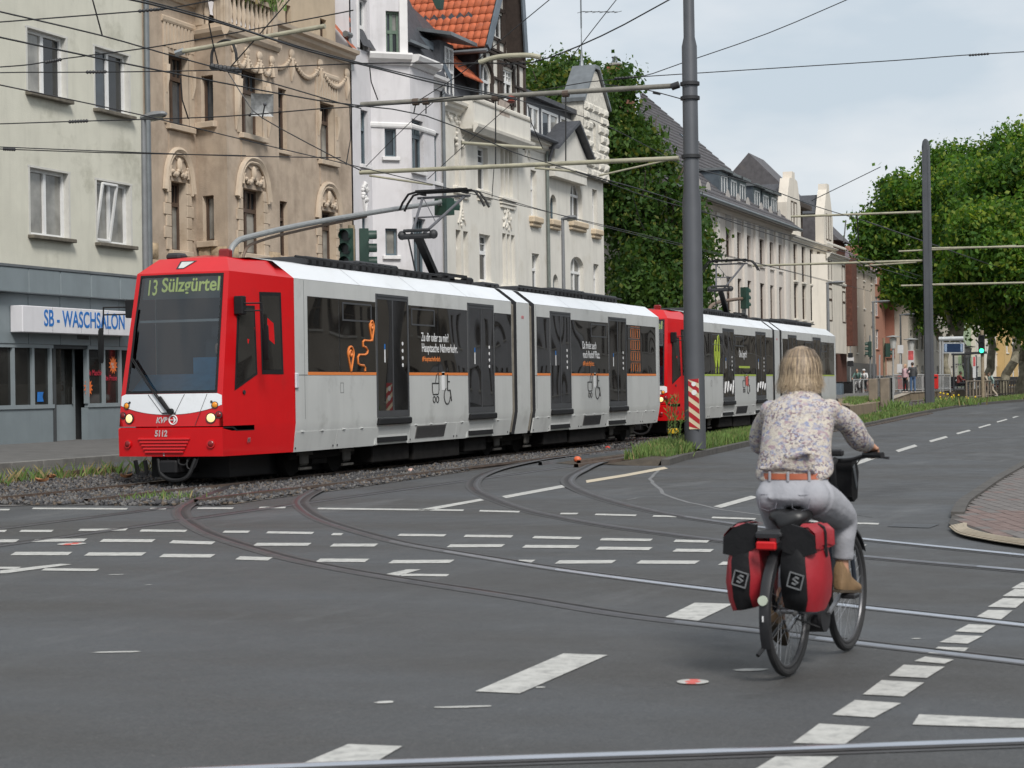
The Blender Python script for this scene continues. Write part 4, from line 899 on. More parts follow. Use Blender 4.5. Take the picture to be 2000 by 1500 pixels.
mb=MB();mb.loft([[(fu(872,140),VF-0.2+y,fz(872,165)+z),(fu(860,95),VF+0.2+y,fz(862,100)+z),(fu(806,40),VF+1.5+y,fz(804,30)+z)]for y,z in((0,0),(0.0,0.28))],closed=False,cap=False)
mb.build('zinc_verge',M_ZINCD,b,smooth=0)
downpipe(b,u1,VF,0.5,ze3-0.3,M_ZINC,0.06)
M_B4=mat('render_cream',(0.655,0.63,0.57),0.9,var=0.045,scale=1.5,bump=0.12,bscale=30,col2=(0.54,0.50,0.42),c2amt=0.28,c2scale=0.7,streak=0.3)
M_B4T=mat('trim_cream',(0.655,0.62,0.55),0.8,var=0.05,scale=3,streak=0.35)
u0,u1=fu(863,350)+0.05,fu(1012,400)
b=thing('gabled_house','cream house with orange tiled roof and a half-timbered gable','house',(u0,VF,0.5))
oF=[F0.op(887,909,270,362),F0.op(932.5,953,284,369),F0.op(890,915,448,543),F0.op(936,958,456,548)]
nich=[dict(F0.op(977,1001,289,380),reveal=0.18),dict(F0.op(981,1006,455,553),reveal=0.18)]
ze4=fz(890,205);wallmesh(F0,b,u0,u1,0.4,ze4,oF+nich,M_B4,0.24)
for k,o in enumerate(oF):
 if k%2==0:
  window(F0,b,o,M_WHITE,glass=(0,0),mull=(0.5,),trans=(0.64,),fr=0.08,depth=0.26)
  m_=(o['s0']+o['s1'])/2;mb=MB();mb.box(m_-0.12,m_+0.12,0.0,0.22,o['z0'],o['z1']);F0.xf(mb).build('stone_mullion',M_B4T,b,smooth=0)
 else:window(F0,b,o,M_WHITE,glass=(0,1),mull=(),trans=(0.62,),grid=(2,2),fr=0.09,depth=0.26)
 mb=MB();mb.bev(o['s0']-0.16,o['s1']+0.16,-0.14,0.1,o['z0']-0.3,o['z0']-0.01,0.03);mb.bev(o['s0']-0.1,o['s1']+0.1,-0.08,0.08,o['z0']-0.42,o['z0']-0.3,0.02);F0.xf(mb).build('sill',M_B4T,b)
for o in nich:
 mb=MB();mb.box(o['s0'],o['s1'],0.16,0.2,o['z0'],o['z1'])
 for k in(1,2):x=o['s0']+(o['s1']-o['s0'])*k/3;mb.box(x-0.05,x+0.05,-0.0,0.16,o['z0'],o['z1'])
 F0.xf(mb).build('blind_niche',M_B4,b,smooth=0)
 mb=MB()
 for j in range(3):mb.bev(o['s0']-0.2+0.05*j,o['s1']+0.2-0.05*j,-0.16+0.04*j,0.05,o['z0']-0.2-0.14*j,o['z0']-0.08-0.14*j,0.02)
 F0.xf(mb).build('sill',M_B4T,b)
def relief(px_,py_,h,b,m,W=F0,n=16):
 c=W.px(px_,py_);mb=MB();rr=random.Random(int(px_))
 for k in range(n):t=k/(n-1)*2-1;mb.ball((c[0]+rr.uniform(-.4,.4)*h*(1-0.4*abs(t)),-0.015,c[1]+t*h*0.5),(rr.uniform(.06,.13)*h,0.05,rr.uniform(.05,.1)*h),6,4)
 mb.tube([(c[0]-0.4*h,-0.02,c[1]-0.45*h),(c[0]-0.15*h,-0.02,c[1]-0.1*h),(c[0],-0.03,c[1]+0.45*h),(c[0]+0.15*h,-0.02,c[1]-0.1*h),(c[0]+0.4*h,-0.02,c[1]-0.45*h)],0.04*h,6);W.xf(mb).build('stucco_relief',m,b)
relief(990,420,1.1,b,M_B4T);relief(901,415,0.9,b,M_B4T,n=9)
mb=MB()
for k in range(46):
 x=F0.px(872,215)[0]+random.random()*2.3;mb.ball((x,-0.01,fz(890,222)+random.uniform(-0.3,0.3)),random.uniform(.03,.09),5,4)
for q in(0.9,1.5):
 for k in range(5):mb.ball((F0.px(872,215)[0]+q,-0.01,fz(890,238)-0.2*k),0.07,5,4)
F0.xf(mb).build('stucco_frieze',M_B4T,b)
moulding(F0,b,u0,fu(925,200),ze4-0.35,CORN,M_B4T)
V4=VF-0.55;F4=Wall((0,V4),(1,V4));ub0,ub1=F4.px(926,230)[0],u1
zb0,zb1=F4.px(926,250)[1],F4.px(926,196)[1]
mb=MB();mb.box(ub0,ub1,V4,VF-0.003,zb0,zb1);bb=mb.build('balcony_parapet',M_B4,b,smooth=0)
moulding(F4,b,ub0-0.1,ub1,zb0-0.15,[(0.04,0),(0.1,0.1),(0.18,0.2),(0.2,0.3),(0.02,0.36)],M_B4T);moulding(F4,b,ub0-0.06,ub1,zb1-0.02,BAND,M_B4T)
x0_,z0_=F4.px(976,250);x1_,z1_=F4.px(995,206)
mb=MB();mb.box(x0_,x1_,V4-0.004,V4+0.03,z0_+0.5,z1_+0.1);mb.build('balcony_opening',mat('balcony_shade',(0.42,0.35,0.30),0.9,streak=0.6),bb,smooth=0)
gL,gR=fu(926,150),fu(1019,160);zg0=zb1;zeave=fz(936,72);apx=(gL+gR)/2;zap=zeave+(gR-gL)*0.5*1.75
M_TIMB=mat('timber_dark',(0.045,0.032,0.026),0.8,var=0.25,scale=8)
Vg=VF-0.1;FG=Wall((0,Vg),(1,Vg))
oG=[FG.op(936,958,121,186),FG.op(980,1001,132,192),FG.op(961,980,22,68)];oG[0]['arch']=(oG[0]['s1']-oG[0]['s0'])*0.55
zw=zeave+0.02
wallmesh(FG,b,gL,gR,zg0,zw,oG[:2],M_B4,0.15)
o3=oG[2];q=MB();sl=(zap-zeave)/((gR-gL)/2)
def zg(x):return zap-abs(x-apx)*sl
for a,c in((gL,o3['s0']),(o3['s1'],gR),(o3['s0'],o3['s1'])):
 if a==o3['s0']:q.poly((a,Vg,zw),(c,Vg,zw),(c,Vg,o3['z0']),(a,Vg,o3['z0']));q.poly(*([(a,Vg,o3['z1']),(c,Vg,o3['z1']),(c,Vg,zg(c))]+([(apx,Vg,zap)]if a<apx<c else[])+[(a,Vg,zg(a))]))
 else:q.poly(*([(a,Vg,zw),(c,Vg,zw),(c,Vg,max(zw,zg(c)))]+([(apx,Vg,zap)]if a<apx<c else[])+[(a,Vg,max(zw,zg(a)))]))
q.build('gable_wall',M_B4,b,smooth=0)
window(FG,b,oG[0],M_WHITE,glass=(1,1,1,1),mull=(0.5,),trans=(0.5,),fr=0.07,depth=0.13);window(FG,b,oG[1],M_WHITE,glass=(0,0),mull=(0.5,),trans=(0.6,),grid=(4,2),fr=0.07,depth=0.13);window(FG,b,oG[2],M_WHITE,glass=(0,0),mull=(0.5,),fr=0.05,depth=0.13)
def beam(p,q_):t=MB();t.bar((p[0],-0.03,p[1]),(q_[0],-0.03,q_[1]),0.14,0.08);FG.xf(t).build('beam',M_TIMB,b,smooth=0)
for x in np.linspace(gL+0.06,gR-0.06,8):
 segs=[(zg0+0.05,min(zg(x),zap)-0.05)]
 for o in oG:
  ns=[]
  for a,c in segs:
   if o['s0']-0.05<x<o['s1']+0.05 and a<o['z1']and c>o['z0']:ns+=[(a,o['z0']-0.05),(o['z1']+0.07,c)]
   else:ns.append((a,c))
  segs=[s for s in ns if s[1]-s[0]>0.15]
 for a,c in segs:beam((x,a),(x,c))
for z in(zeave-0.3,fz(980,128)+0.25,fz(1000,200)+0.6):
 segs=[(gL,gR)]
 for o in oG:
  ns=[]
  for a,c in segs:
   if o['z0']<z<o['z1']and a<o['s1']and c>o['s0']:ns+=[(a,o['s0']-0.05),(o['s1']+0.05,c)]
   else:ns.append((a,c))
  segs=[s for s in ns if s[1]-s[0]>0.2]
 for a,c in segs:beam((a,z),(c,z))
for o in oG:
 t=MB()
 for x in(o['s0']-0.1,o['s1']+0.1):t.box(x-0.1,x+0.1,-0.06,0.03,o['z0']-0.05,o['z1']+0.1-(o.get('arch',0)))
 t.box(o['s0']-0.2,o['s1']+0.2,-0.07,0.03,o['z0']-0.16,o['z0']-0.05)
 if not o.get('arch'):t.box(o['s0']-0.2,o['s1']+0.2,-0.07,0.03,o['z1']+0.1,o['z1']+0.24)
 else:
  mid,w2,h2=(o['s0']+o['s1'])/2,(o['s1']-o['s0'])/2+0.1,o['arch']+0.1;pts=[(mid-w2*math.cos(math.pi*k/10),-0.015,o['z1']-o['arch']+h2*math.sin(math.pi*k/10))for k in range(11)]
  for p,q_ in zip(pts,pts[1:]):t.bar(p,q_,0.2,0.09)
 FG.xf(t).build('timber_surround',M_TIMB,b,smooth=0)
ov=0.75;dz=-ov*sl*0.35
M_TILE=mat('roof_tile_orange',(0.48,0.115,0.045),0.75,var=0.22,scale=5,bump=0.15,col2=(0.27,0.085,0.05),c2amt=0.45,c2scale=3)
def tiles(b,e0,e1,r0,r1,nx,ny,m,name='roof_tiles',lift=0.05):
 """pantiles between the eave edge e0-e1 and the ridge edge r0-r1, each a curved and lapped piece"""
 e0,e1,r0,r1=map(np.array,(e0,e1,r0,r1));nrm=np.cross(e1-e0,r0-e0);nrm=nrm/np.linalg.norm(nrm)
 if nrm[2]<0:nrm=-nrm
 V=[];Fq=[];o=0;prof=[(0.0,0.0),(0.3,0.8),(0.62,1.0),(0.95,-0.1)]
 for j in range(ny):
  for i in range(nx):
   c=[]
   for t,dzz in((j/ny,1.0),((j+1.06)/ny,0.25)):
    A=e0+(r0-e0)*t;B=e1+(r1-e1)*t
    for f,hgt in prof:c.append(A+(B-A)*((i+f)/nx)+nrm*lift*(dzz*0.9+hgt*0.8+random.uniform(0,.12)))
   for f,hgt in prof:c.append(e0+(r0-e0)*(j/ny)+((e1+(r1-e1)*(j/ny))-(e0+(r0-e0)*(j/ny)))*((i+f)/nx))
   V+=c;Fq+=[[o+k,o+k+1,o+5+k,o+4+k]for k in range(3)]+[[o+8+k,o+9+k,o+1+k,o+k]for k in range(3)];o+=12
 me=npmesh(name,np.array(V)-np.array(worg(b)),np.array(Fq),m);ob=link(name,me,b);ob['kind']='stuff';return ob
Vr0,Vr1=Vg-0.75,VF+9
eL=(gL-ov,zeave-ov*0.9);eR=Wall((0,Vg-.75),(1,Vg-.75)).px(1027,108)
rp_=MB();rp_.loft([[(eL[0],v,eL[1]),(apx,v,zap+0.2),(eR[0],v,eR[1]),(eR[0],v,eR[1]-0.2),(apx,v,zap),(eL[0],v,eL[1]-0.2)]for v in(Vr0,Vr1)]);rp_.build('gable_roof',M_TIMB,b,smooth=0)
tiles(b,(eL[0]-0.03,Vr1,eL[1]+0.03),(eL[0]-0.03,Vr0+0.1,eL[1]+0.03),(apx,Vr1,zap+0.23),(apx,Vr0+0.1,zap+0.23),36,16,M_TILE)
vg=MB();vg.bar((eL[0]-0.03,Vr0-0.02,eL[1]),(apx,Vr0-0.02,zap+0.22),0.06,0.34);vg.bar((apx,Vr0-0.02,zap+0.22),(eR[0],Vr0-0.02,eR[1]),0.06,0.34);vg.build('verge_board',M_ZINCD,b,smooth=0)
MB().tube([(eL[0]-0.08,Vr0,eL[1]-0.1),(eL[0]-0.08,Vr1,eL[1]-0.1)],0.08,8).build('gutter',M_ZINC,b)
sd=MB();sd.poly((gL,Vg,zg0-1),(gL,VF+8,zg0-1),(gL,VF+8,zeave),(gL,Vg,zeave));sd.poly((gR,Vg,zg0-1),(gR,VF+8,zg0-1),(gR,VF+8,zeave-.6),(gR,Vg,zeave-.6));sd.build('slate_cheek',M_SLATE,b,smooth=0)
sh=MB()
for j in range(11):
 for i in range(16):
  y=VF+i*0.34+(0.17 if j%2 else 0);z=zg0+0.15+j*0.3;sh.prism([(gL-0.008,y,z+0.15),(gL-0.02,y+0.17,z),(gL-0.008,y+0.34,z+0.15),(gL-0.004,y+0.17,z+0.33)],(-0.012,0,0))
sh=sh.build('slates',M_SLATE,b,smooth=0);sh['kind']='stuff'
mn=MB();mn.loft([[(u,VF-0.15,ze4),(u,VF+0.9,ze4+2.6),(u,VF+4,ze4+5.5)]for u in(u0-0.1,gL)],closed=False,cap=False);mn.build('mansard_roof',M_SLATE,b,smooth=0)
a,c=fu(868,130),fu(884,130);z0_,z1_=fz(868,185),fz(868,90);Wd=Wall((0,VF-0.03),(1,VF-0.03))
MB().box(a-0.4,c+0.1,VF,VF+3,z0_-0.2,z1_+0.15).build('dormer',M_SLATE,b,smooth=0);window(Wd,b,dict(s0=a,s1=c,z0=z0_,z1=z1_,reveal=0.06),M_WHITE,glass=0,mull=(0.5,),trans=(0.5,),grid=(4,2),fr=0.06)
t=MB();t.prism([(a-0.8,VF-0.6,z1_+0.2),(c+0.9,VF-0.6,z1_+0.2),(c+0.9,VF-0.6,z1_+0.32),(a-0.8,VF-0.6,z1_+0.32)],(0,3.5,0.7));t.build('dormer_roof',M_ZINC,b,smooth=0)
tiles(b,(c+0.15,VF-0.35,ze4+1.0),(gL-0.02,VF-0.35,ze4+1.0),(c+0.15,VF+1.3,ze4+2.6),(gL-0.02,VF+1.3,ze4+2.6),6,5,M_TILE,lift=0.04)
shell(b,u0,u1,VF,VF+12,0.4,ze4,M_B4,sides='LRBT');downpipe(b,gL+0.0,Vg-0.02,zg0,zeave,M_ZINC,0.06)
u0,u1=fu(1012,400)+0.05,fu(1179,450)
b=thing('turret_house','cream house with a rough stone turret gable and a row of white attic windows','house',(u0,VF,0.5))
oF=[F0.op(1036,1048,331,421),dict(F0.op(1074,1087,378,427)),dict(F0.op(1113,1137,347,429)),F0.op(1156.5,1166.5,369,446),F0.op(1039,1054,494,575),dict(F0.op(1080,1090,535,580)),dict(F0.op(1114,1140,499,580)),F0.op(1159,1170,515,582)]
for k,fr_ in((1,.5),(5,.5),(2,.62),(6,0.25)):oF[k]['arch']=(oF[k]['s1']-oF[k]['s0'])*fr_
ze5=fz(1020,271)
wallmesh(F0,b,u0,u1,0.4,ze5,oF,M_B4,0.24)
M_SILLT=mat('sill_tan',(0.52,0.42,0.30),0.8,var=0.1,scale=4)
for k,o in enumerate(oF):
 window(F0,b,o,M_WHITE if k not in(1,5)else M_TEAL,glass=(2,1)if k==6 else(1,0),mull=(0.55,)if k in(2,6)else(),trans=()if k in(1,5)else(0.62,),fr=0.07,depth=0.24)
 if k<4:
  mb=MB();mb.bev(o['s0']-0.25,o['s1']+0.25,-0.22,0.1,o['z0']-0.28,o['z0']-0.02,0.05);mb.bev(o['s0']-0.18,o['s1']+0.18,-0.14,0.05,o['z0']-0.42,o['z0']-0.28,0.03);F0.xf(mb).build('sill',M_SILLT,b)
pa,pc=fu(1068,450),fu(1103,450)
M_B4D=mat('render_sand',(0.58,0.49,0.385),0.9,var=0.06,streak=0.5)
mb=MB()
for o in(oF[1],oF[5]):pass
mb.poly((pa,VF-0.006,0.4),(pc,VF-0.006,0.4),(pc,VF-0.006,oF[5]['z0']-0.4),(pa,VF-0.006,oF[5]['z0']-0.4));mb.build('sand_band',M_B4D,b,smooth=0)
downpipe(b,pa-0.1,VF,0.5,ze5-0.2,mat('pipe_green',(0.16,0.18,0.165),0.5,0.3),0.07)
Vr=VF-0.35;FR5=Wall((0,Vr),(1,Vr));ra,rc=FR5.px(1084,350)[0],FR5.px(1146,350)[0];zp=FR5.px(1098,293)[1];zpt=FR5.px(1124,264)[1];z0r=FR5.px(1090,345)[1]
mb=MB();mb.prism([(ra,Vr,z0r),(rc,Vr,z0r),(rc,Vr,zp),((ra+rc)/2+0.4,Vr,zpt+0.3),(ra,Vr,zp)],(0,2.5,0));mb.build('small_gable',M_B4,b,smooth=0)
mb=MB();m_=(ra+rc)/2+0.4
for p,q_ in(((ra-0.3,zp-0.1),(m_,zpt+0.42)),((m_,zpt+0.42),(rc+0.35,zp-0.15))):mb.prism([(p[0],Vr-0.3,p[1]),(q_[0],Vr-0.3,q_[1]),(q_[0],Vr-0.3,q_[1]+0.14),(p[0],Vr-0.3,p[1]+0.14)],(0,3,0))
mb.build('small_gable_roof',M_SLATE,b,smooth=0)
moulding(F0,b,u0,ra,ze5-0.3,CORN,M_B4T);moulding(FR5,b,ra,rc,z0r+0.35,BAND,M_B4T)
mb=MB();mb.tube([(u0,VF-0.45,ze5+0.2),(ra,VF-0.45,ze5+0.15)],0.1,8);mb.tube([(ra-0.3,VF-0.45,ze5+0.1),(pa-0.1,VF-0.2,ze5-0.5),(pa-0.1,VF-0.1,ze5-1.0)],0.07,8);mb.build('gutter',M_SLATE,b)
relief(1030,289,0.8,b,M_B4T)
FA5=Wall((0,VF+0.3),(1,VF+0.3));aa,ac=FA5.px(1014,230)[0],FA5.px(1128,230)[0];za0,za1=ze5+0.2,FA5.px(1014,182)[1]
oA=[FA5.op(1029,1052,202,252),FA5.op(1057,1090,212,268),FA5.op(1094,1126,226,278)]
wallmesh(FA5,b,aa,ac,za0,za1,oA,M_SLATE,0.08);
for o in oA:window(FA5,b,o,M_WHITE,glass=(1,2),mull=(0.5,),fr=0.11,depth=0.06)
mb=MB();mb.box(aa-0.1,ac+0.1,VF+0.05,VF+6,za1+0.002,za1+0.18);mb.build('attic_roof',M_SLATE,b,smooth=0);shell(b,aa,ac,VF+0.32,VF+6,za0,za1,M_SLATE,'attic_side','LRB')
mb=MB();xc=FA5.px(1050,150)[0];mb.prism([(xc-1.6,VF+2,za1+0.2),(xc+1.6,VF+2,za1+0.2),(xc+1.2,VF+2,za1+1.0),(xc,VF+2,za1+1.9),(xc-1.2,VF+2,za1+1.0)],(0,2,0));g_=mb.build('attic_gablet',M_B4T,b,smooth=0)
MB().lathe([(0.25,za1+1.8),(0.1,za1+2.2),(0.12,za1+2.7),(0.02,za1+3.3),(0.01,za1+4.1)],(xc,VF+2.5,0),8).build('finial',M_ZINC,g_)
Vt=VF-0.25;FT5=Wall((0,Vt),(1,Vt));ta,tc=FT5.px(1141,300)[0],u1+0.02;zt0,zt1=FT5.px(1150,345)[1],FT5.px(1128,190)[1];ztp=FT5.px(1160,138)[1]
oT=FT5.op(1157,1164,238,292);oT['arch']=(oT['s1']-oT['s0'])*0.5
M_RUS5=mat('rough_cream_stone',(0.63,0.60,0.53),0.95,var=0.15,scale=6,bump=1.0,bscale=18,col2=(0.40,0.38,0.34),c2amt=0.4,c2scale=5)
wallmesh(FT5,b,ta,tc,zt0,zt1,[oT],M_RUS5,0.2,'turret_wall');window(FT5,b,oT,M_WHITE,mull=(),trans=(0.6,),fr=0.05)
mb=MB();mid=(ta+tc)/2;mb.prism([(ta-0.05,Vt,zt1),(tc+0.05,Vt,zt1),(mid+0.25,Vt,ztp),(mid-0.25,Vt,ztp)],(0,.8,0));mb.build('turret_gable',M_RUS5,b,smooth=0)
shell(b,ta,tc,Vt+0.01,VF+.7,zt0,zt1,M_RUS5,'turret_side','LRB')
mb=MB()
for s,(p,q_)in((-1,((ta-0.12,zt1-0.05),(mid-0.3,ztp+0.08))),(1,((mid-0.3,ztp+0.08),(mid+0.3,ztp+0.08))),(1,((mid+0.3,ztp+0.08),(tc+0.2,zt1-0.05)))):mb.prism([(p[0],Vt-0.12,p[1]),(q_[0],Vt-0.12,q_[1]),(q_[0],Vt-0.12,q_[1]+0.16),(p[0],Vt-0.12,p[1]+0.16)],(0,1.05,0))
mb.build('coping',M_ZINC,b,smooth=0)
MB().lathe([(0.16,ztp+0.1),(0.07,ztp+0.5),(0.03,ztp+1.0),(0.02,ztp+1.9)],(mid,Vt+0.6,0),8).build('finial',M_ZINC,b)
zz=zt0;r=0;rs=random.Random(5)
while zz<zt1-0.1:
 x=ta-(0.35 if r%2 else 0)
 while x<tc:
  p,q_=max(ta+.01,x),min(tc-.01,x+0.75)
  if q_-p>0.15 and not(oT['s0']<q_ and oT['s1']>p and oT['z0']<zz+0.4 and oT['z1']>zz):
   mb=MB();hh=0.38;mb.add([(p+.02,-.01,zz+.02),(q_-.02,-.01,zz+.02),(q_-.02,-.01,zz+hh),(p+.02,-.01,zz+hh)]+[(p+.12+rs.uniform(-.04,.04),-rs.uniform(.06,.12),zz+.1),(q_-.12+rs.uniform(-.04,.04),-rs.uniform(.06,.12),zz+.1),(q_-.12,-rs.uniform(.06,.12),zz+hh-.1),(p+.12,-rs.uniform(.06,.12),zz+hh-.1)],[[4,5,6,7],[0,1,5,4],[1,2,6,5],[2,3,7,6],[3,0,4,7]])
   FT5.xf(mb).build('stone',M_RUS5,b,smooth=0)
  x+=0.77
 zz+=0.4;r+=1
shell(b,u0,u1,VF,VF+12,0.4,ze5,M_B4,sides='LRBT')
ant=thing('roof_antenna','thin antenna mast with small yagi arms above the turret','antenna',(mid,Vt+0.6,ztp+1.9))
mb=MB();mb.tube([(mid,Vt+0.6,ztp+1.9),(mid,Vt+0.6,ztp+7.5)],0.035,6);mb.build('mast',M_ZINC,ant)
for dz_,L_ in((2.6,1.2),(3.3,0.6),(4.6,1.1)):
 mb=MB();mb.tube([(mid-0.1,Vt+0.6,ztp+dz_),(mid+L_*0.95,Vt-L_*0.6,ztp+dz_+0.1)],0.02,5)
 for k in range(6):f=k/5;c=np.array((mid+L_*0.95*f,Vt+0.6-(L_*0.6+0.6)*f,ztp+dz_+0.1*f));mb.tube([c-np.array((0.12,0.2,0)),c+np.array((0.12,0.2,0))],0.012,4)
 mb.build('yagi',M_ZINC,ant)
def rowhouse(name,label,W,s0,s1,zbase,ze,rows,cols,ww,m,mf,trim=None,glass=(0,1),depth=10,pil=False,group=None,sillm=None,mull=(0.5,),first=None,archtop=False):
 """storeys: rows = list of (z0, z1) for windows; cols = list of s centres"""
 b=thing(name,label,'house',tuple(W.pt(s0,0,zbase)),0,group)
 ops=[dict(s0=c-ww/2,s1=c+ww/2,z0=a,z1=e)for a,e in rows for c in cols]
 wallmesh(W,b,s0,s1,zbase-0.3,ze,ops,m,0.2)
 for k,o in enumerate(ops):window(W,b,o,mf,glass=glass if k%2 else glass[::-1],mull=mull,trans=(0.64,),fr=0.07,sill=(sillm or trim or m,0.1,0.12,0.08))
 mb=MB();q=[(s0,0.01),(s1,0.01),(s1,depth),(s0,depth)]
 for(a,y),(c,y2)in zip(q,q[1:]+q[:1]):
  if(a,y)!=q[0]:mb.poly((a,y,zbase-0.3),(c,y2,zbase-0.3),(c,y2,ze),(a,y,ze))
 mb.poly((s0,0.01,ze),(s1,0.01,ze),(s1,depth,ze),(s0,depth,ze));W.xf(mb).build('side_wall',m,b,smooth=0)
 if trim:moulding(W,b,s0,s1,ze-0.4,CORN,trim)
 return b
M_B6=mat('render_rose',(0.56,0.51,0.46),0.9,var=0.05,scale=1.2,streak=0.4);M_B6P=mat('pilaster_pale',(0.62,0.58,0.53),0.9,var=0.05);M_B6S=mat('field_grey',(0.40,0.375,0.35),0.9,var=0.06)
u0,u1=fu(1300,500),fu(1543,520);ze6=fz(1389,394)
c6=[fu(x,560)for x in(1346,1368,1386,1424,1444,1463,1489,1507,1524)];c6=[c for c in c6 if u0+1<c<u1-0.8]
zr=[fz(1424,y)for y in(720,650,594,540,500,448)]
b=rowhouse('long_house','long pale house under a steep dark grey tiled roof with six dormers',F0,u0,u1,0.5,ze6,[(zr[0]-0.2,zr[1]),(zr[2]-0.9,zr[3]),(zr[4]-0.1,zr[5])],c6,1.15,M_B6,M_BROWNW,M_B6P,mull=())
for c,d in zip(c6,c6[1:]+[u1]):
 mb=MB();mb.box((c+min(d,c+3.4))/2-0.35,(c+min(d,c+3.4))/2+0.35,-0.12,0.0,3.0,ze6-0.5);F0.xf(mb).build('pilaster',M_B6P,b,smooth=0)
 mb=MB();mb.prism([(c-0.62,-0.02,zr[5]+0.1),(c+0.62,-0.02,zr[5]+0.1),(c+0.62,-0.02,zr[5]+1.3)]+[(c+0.62*math.cos(t),-0.02,zr[5]+1.3+0.9*math.sin(t))for t in np.linspace(0.3,2.84,7)]+[(c-0.62,-0.02,zr[5]+1.3)],(0,0.015,0));F0.xf(mb).build('arched_field',M_B6S,b,smooth=0)
M_TGREY=mat('roof_tile_grey',(0.085,0.08,0.085),0.65,var=0.25,scale=3,bump=0.2,col2=(0.13,0.115,0.11),c2amt=0.3,c2scale=1)
Vrg=VF+7.5;pr_=onY(1252,182,Vrg);zrg=float(pr_[2]);url=float(pr_[0]);uh=u1-7.5;ul=u0-1
tiles(b,(ul,VF-0.6,ze6-0.05),(u1+0.2,VF-0.6,ze6-0.05),(ul,VF+1.2,ze6+1.6),(u1-0.8,VF+1.2,ze6+1.6),60,5,M_TGREY,lift=0.07)
tiles(b,(ul,VF+1.2,ze6+1.6),(u1-0.8,VF+1.2,ze6+1.6),(url,Vrg,zrg),(uh,Vrg,zrg),60,20,M_TGREY,lift=0.08)
mb=MB();mb.poly((ul,VF-0.6,ze6-0.1),(u1+0.2,VF-0.6,ze6-0.1),(u1-0.8,VF+1.2,ze6+1.55),(ul,VF+1.2,ze6+1.55));mb.poly((ul,VF+1.2,ze6+1.55),(u1-0.8,VF+1.2,ze6+1.55),(uh,Vrg,zrg-0.05),(url,Vrg,zrg-0.05));mb.poly((u1+0.2,VF-0.6,ze6-0.1),(u1,VF+9,ze6-0.1),(uh,Vrg,zrg-0.05),(u1-0.8,VF+1.2,ze6+1.55));mb.poly((ul,VF-0.6,ze6-0.1),(ul,VF+1.2,ze6+1.55),(url,Vrg,zrg-0.05),(url,VF+9,ze6-0.1),(ul,VF+9,ze6-.1));mb.poly((url,VF+9,ze6-.1),(u1,VF+9,ze6-.1),(uh,Vrg,zrg-.05),(url,Vrg,zrg-.05));mb.poly((ul,VF-0.6,ze6-0.12),(ul,VF,ze6-0.12),(u1,VF,ze6-0.12),(u1+0.2,VF-0.6,ze6-0.12));mb.build('roof',M_TGREY,b,smooth=0)
MB().tube([(ul,VF-0.72,ze6-0.1),(u1+0.2,VF-0.72,ze6-0.1)],0.12,8).build('gutter',M_ZINC,b)
FD=Wall((0,VF+0.35),(1,VF+0.35))
for xa,xb,yt,yb in((1407,1419,341,381),(1426,1437,351,389),(1443,1454.5,358,396),(1472,1481.5,371,406),(1489.5,1499,380,412),(1505,1514,385,418)):
 o=FD.op(xa,xb,yt,yb);o['s1']=o['s0']+1.3;mb=MB();mb.box(o['s0']-0.4,o['s1']+0.35,VF+0.3,VF+4,o['z0']-0.4,o['z1']+0.2);d_=mb.build('dormer',M_ZINCD,b,smooth=0)
 mb=MB();mb.box(o['s0']-0.55,o['s1']+0.5,VF+0.05,VF+4,o['z1']+0.203,o['z1']+0.34);mb.build('dormer_roof',M_ZINC,d_,smooth=0)
 Wd=Wall((0,VF+0.27),(1,VF+0.27));window(Wd,b,dict(o,reveal=0.08),M_WHITE,glass=(1,0),mull=(0.5,),fr=0.09)
for f in(0.3,0.42,0.55):
 c=np.array((url-2+(uh-url)*f,VF+4.0,0));t=(c[1]-VF-1.2)/6.3;z=ze6+1.6+(zrg-ze6-1.6)*t;mb=MB();nn=np.array((0,-(zrg-ze6-1.6),6.3));nn/=np.linalg.norm(nn);up_=np.array((0,6.3,zrg-ze6-1.6));up_/=np.linalg.norm(up_)
 mb.obox((c[0],c[1],z+0.15),(0.45,0,0),up_*0.65,nn*0.06);mb.build('skylight',M_GL[1],b,smooth=0)
for a_,h_ in((-1.2,1.3),(1.5,.4)):ch=MB();ch.box(uh+a_,uh+a_+.8,Vrg+1,Vrg+2,zrg-2.5,zrg+h_);ch.build('chimney',mat('brick_brown',(0.20,0.09,0.06),0.9,var=0.3,scale=6,bump=0.3),b,smooth=0)
M_B7=mat('render_ivory',(0.66,0.61,0.53),0.9,var=0.05,scale=1.2,streak=0.4)
u0,u1=fu(1544,540),fu(1629,540);ze7=fz(1550,461)
cs=[u0+1.6,u0+4.2,u0+6.9,u0+9.3,u0+11.7];cs=[c for c in cs if c<u1-0.8];zq=[fz(1580,y)for y in(722,668,608,560,545,485)]
b=rowhouse('twin_gable_house','ornate ivory house with two pointed gablets at the end of the row',F0,u0,u1,0.5,ze7,[(zq[0],zq[1]),(zq[2]-0.6,zq[3]),(zq[4]-0.3,zq[5])],cs,1.2,M_B7,M_BROWNW,M_B4T)
Vb=VF-0.9;Fb7=Wall((0,Vb),(1,Vb));ba,bc=u0+7.6,u1-0.5;zb7=ze7-0.8
mb=MB();mb.prism([(ba-0.9,VF,3.6),(ba,Vb,3.6),(bc,Vb,3.6),(bc+0.4,VF,3.6)],(0,0,zb7-3.6));bay=mb.build('bay',M_B7,b,smooth=0)
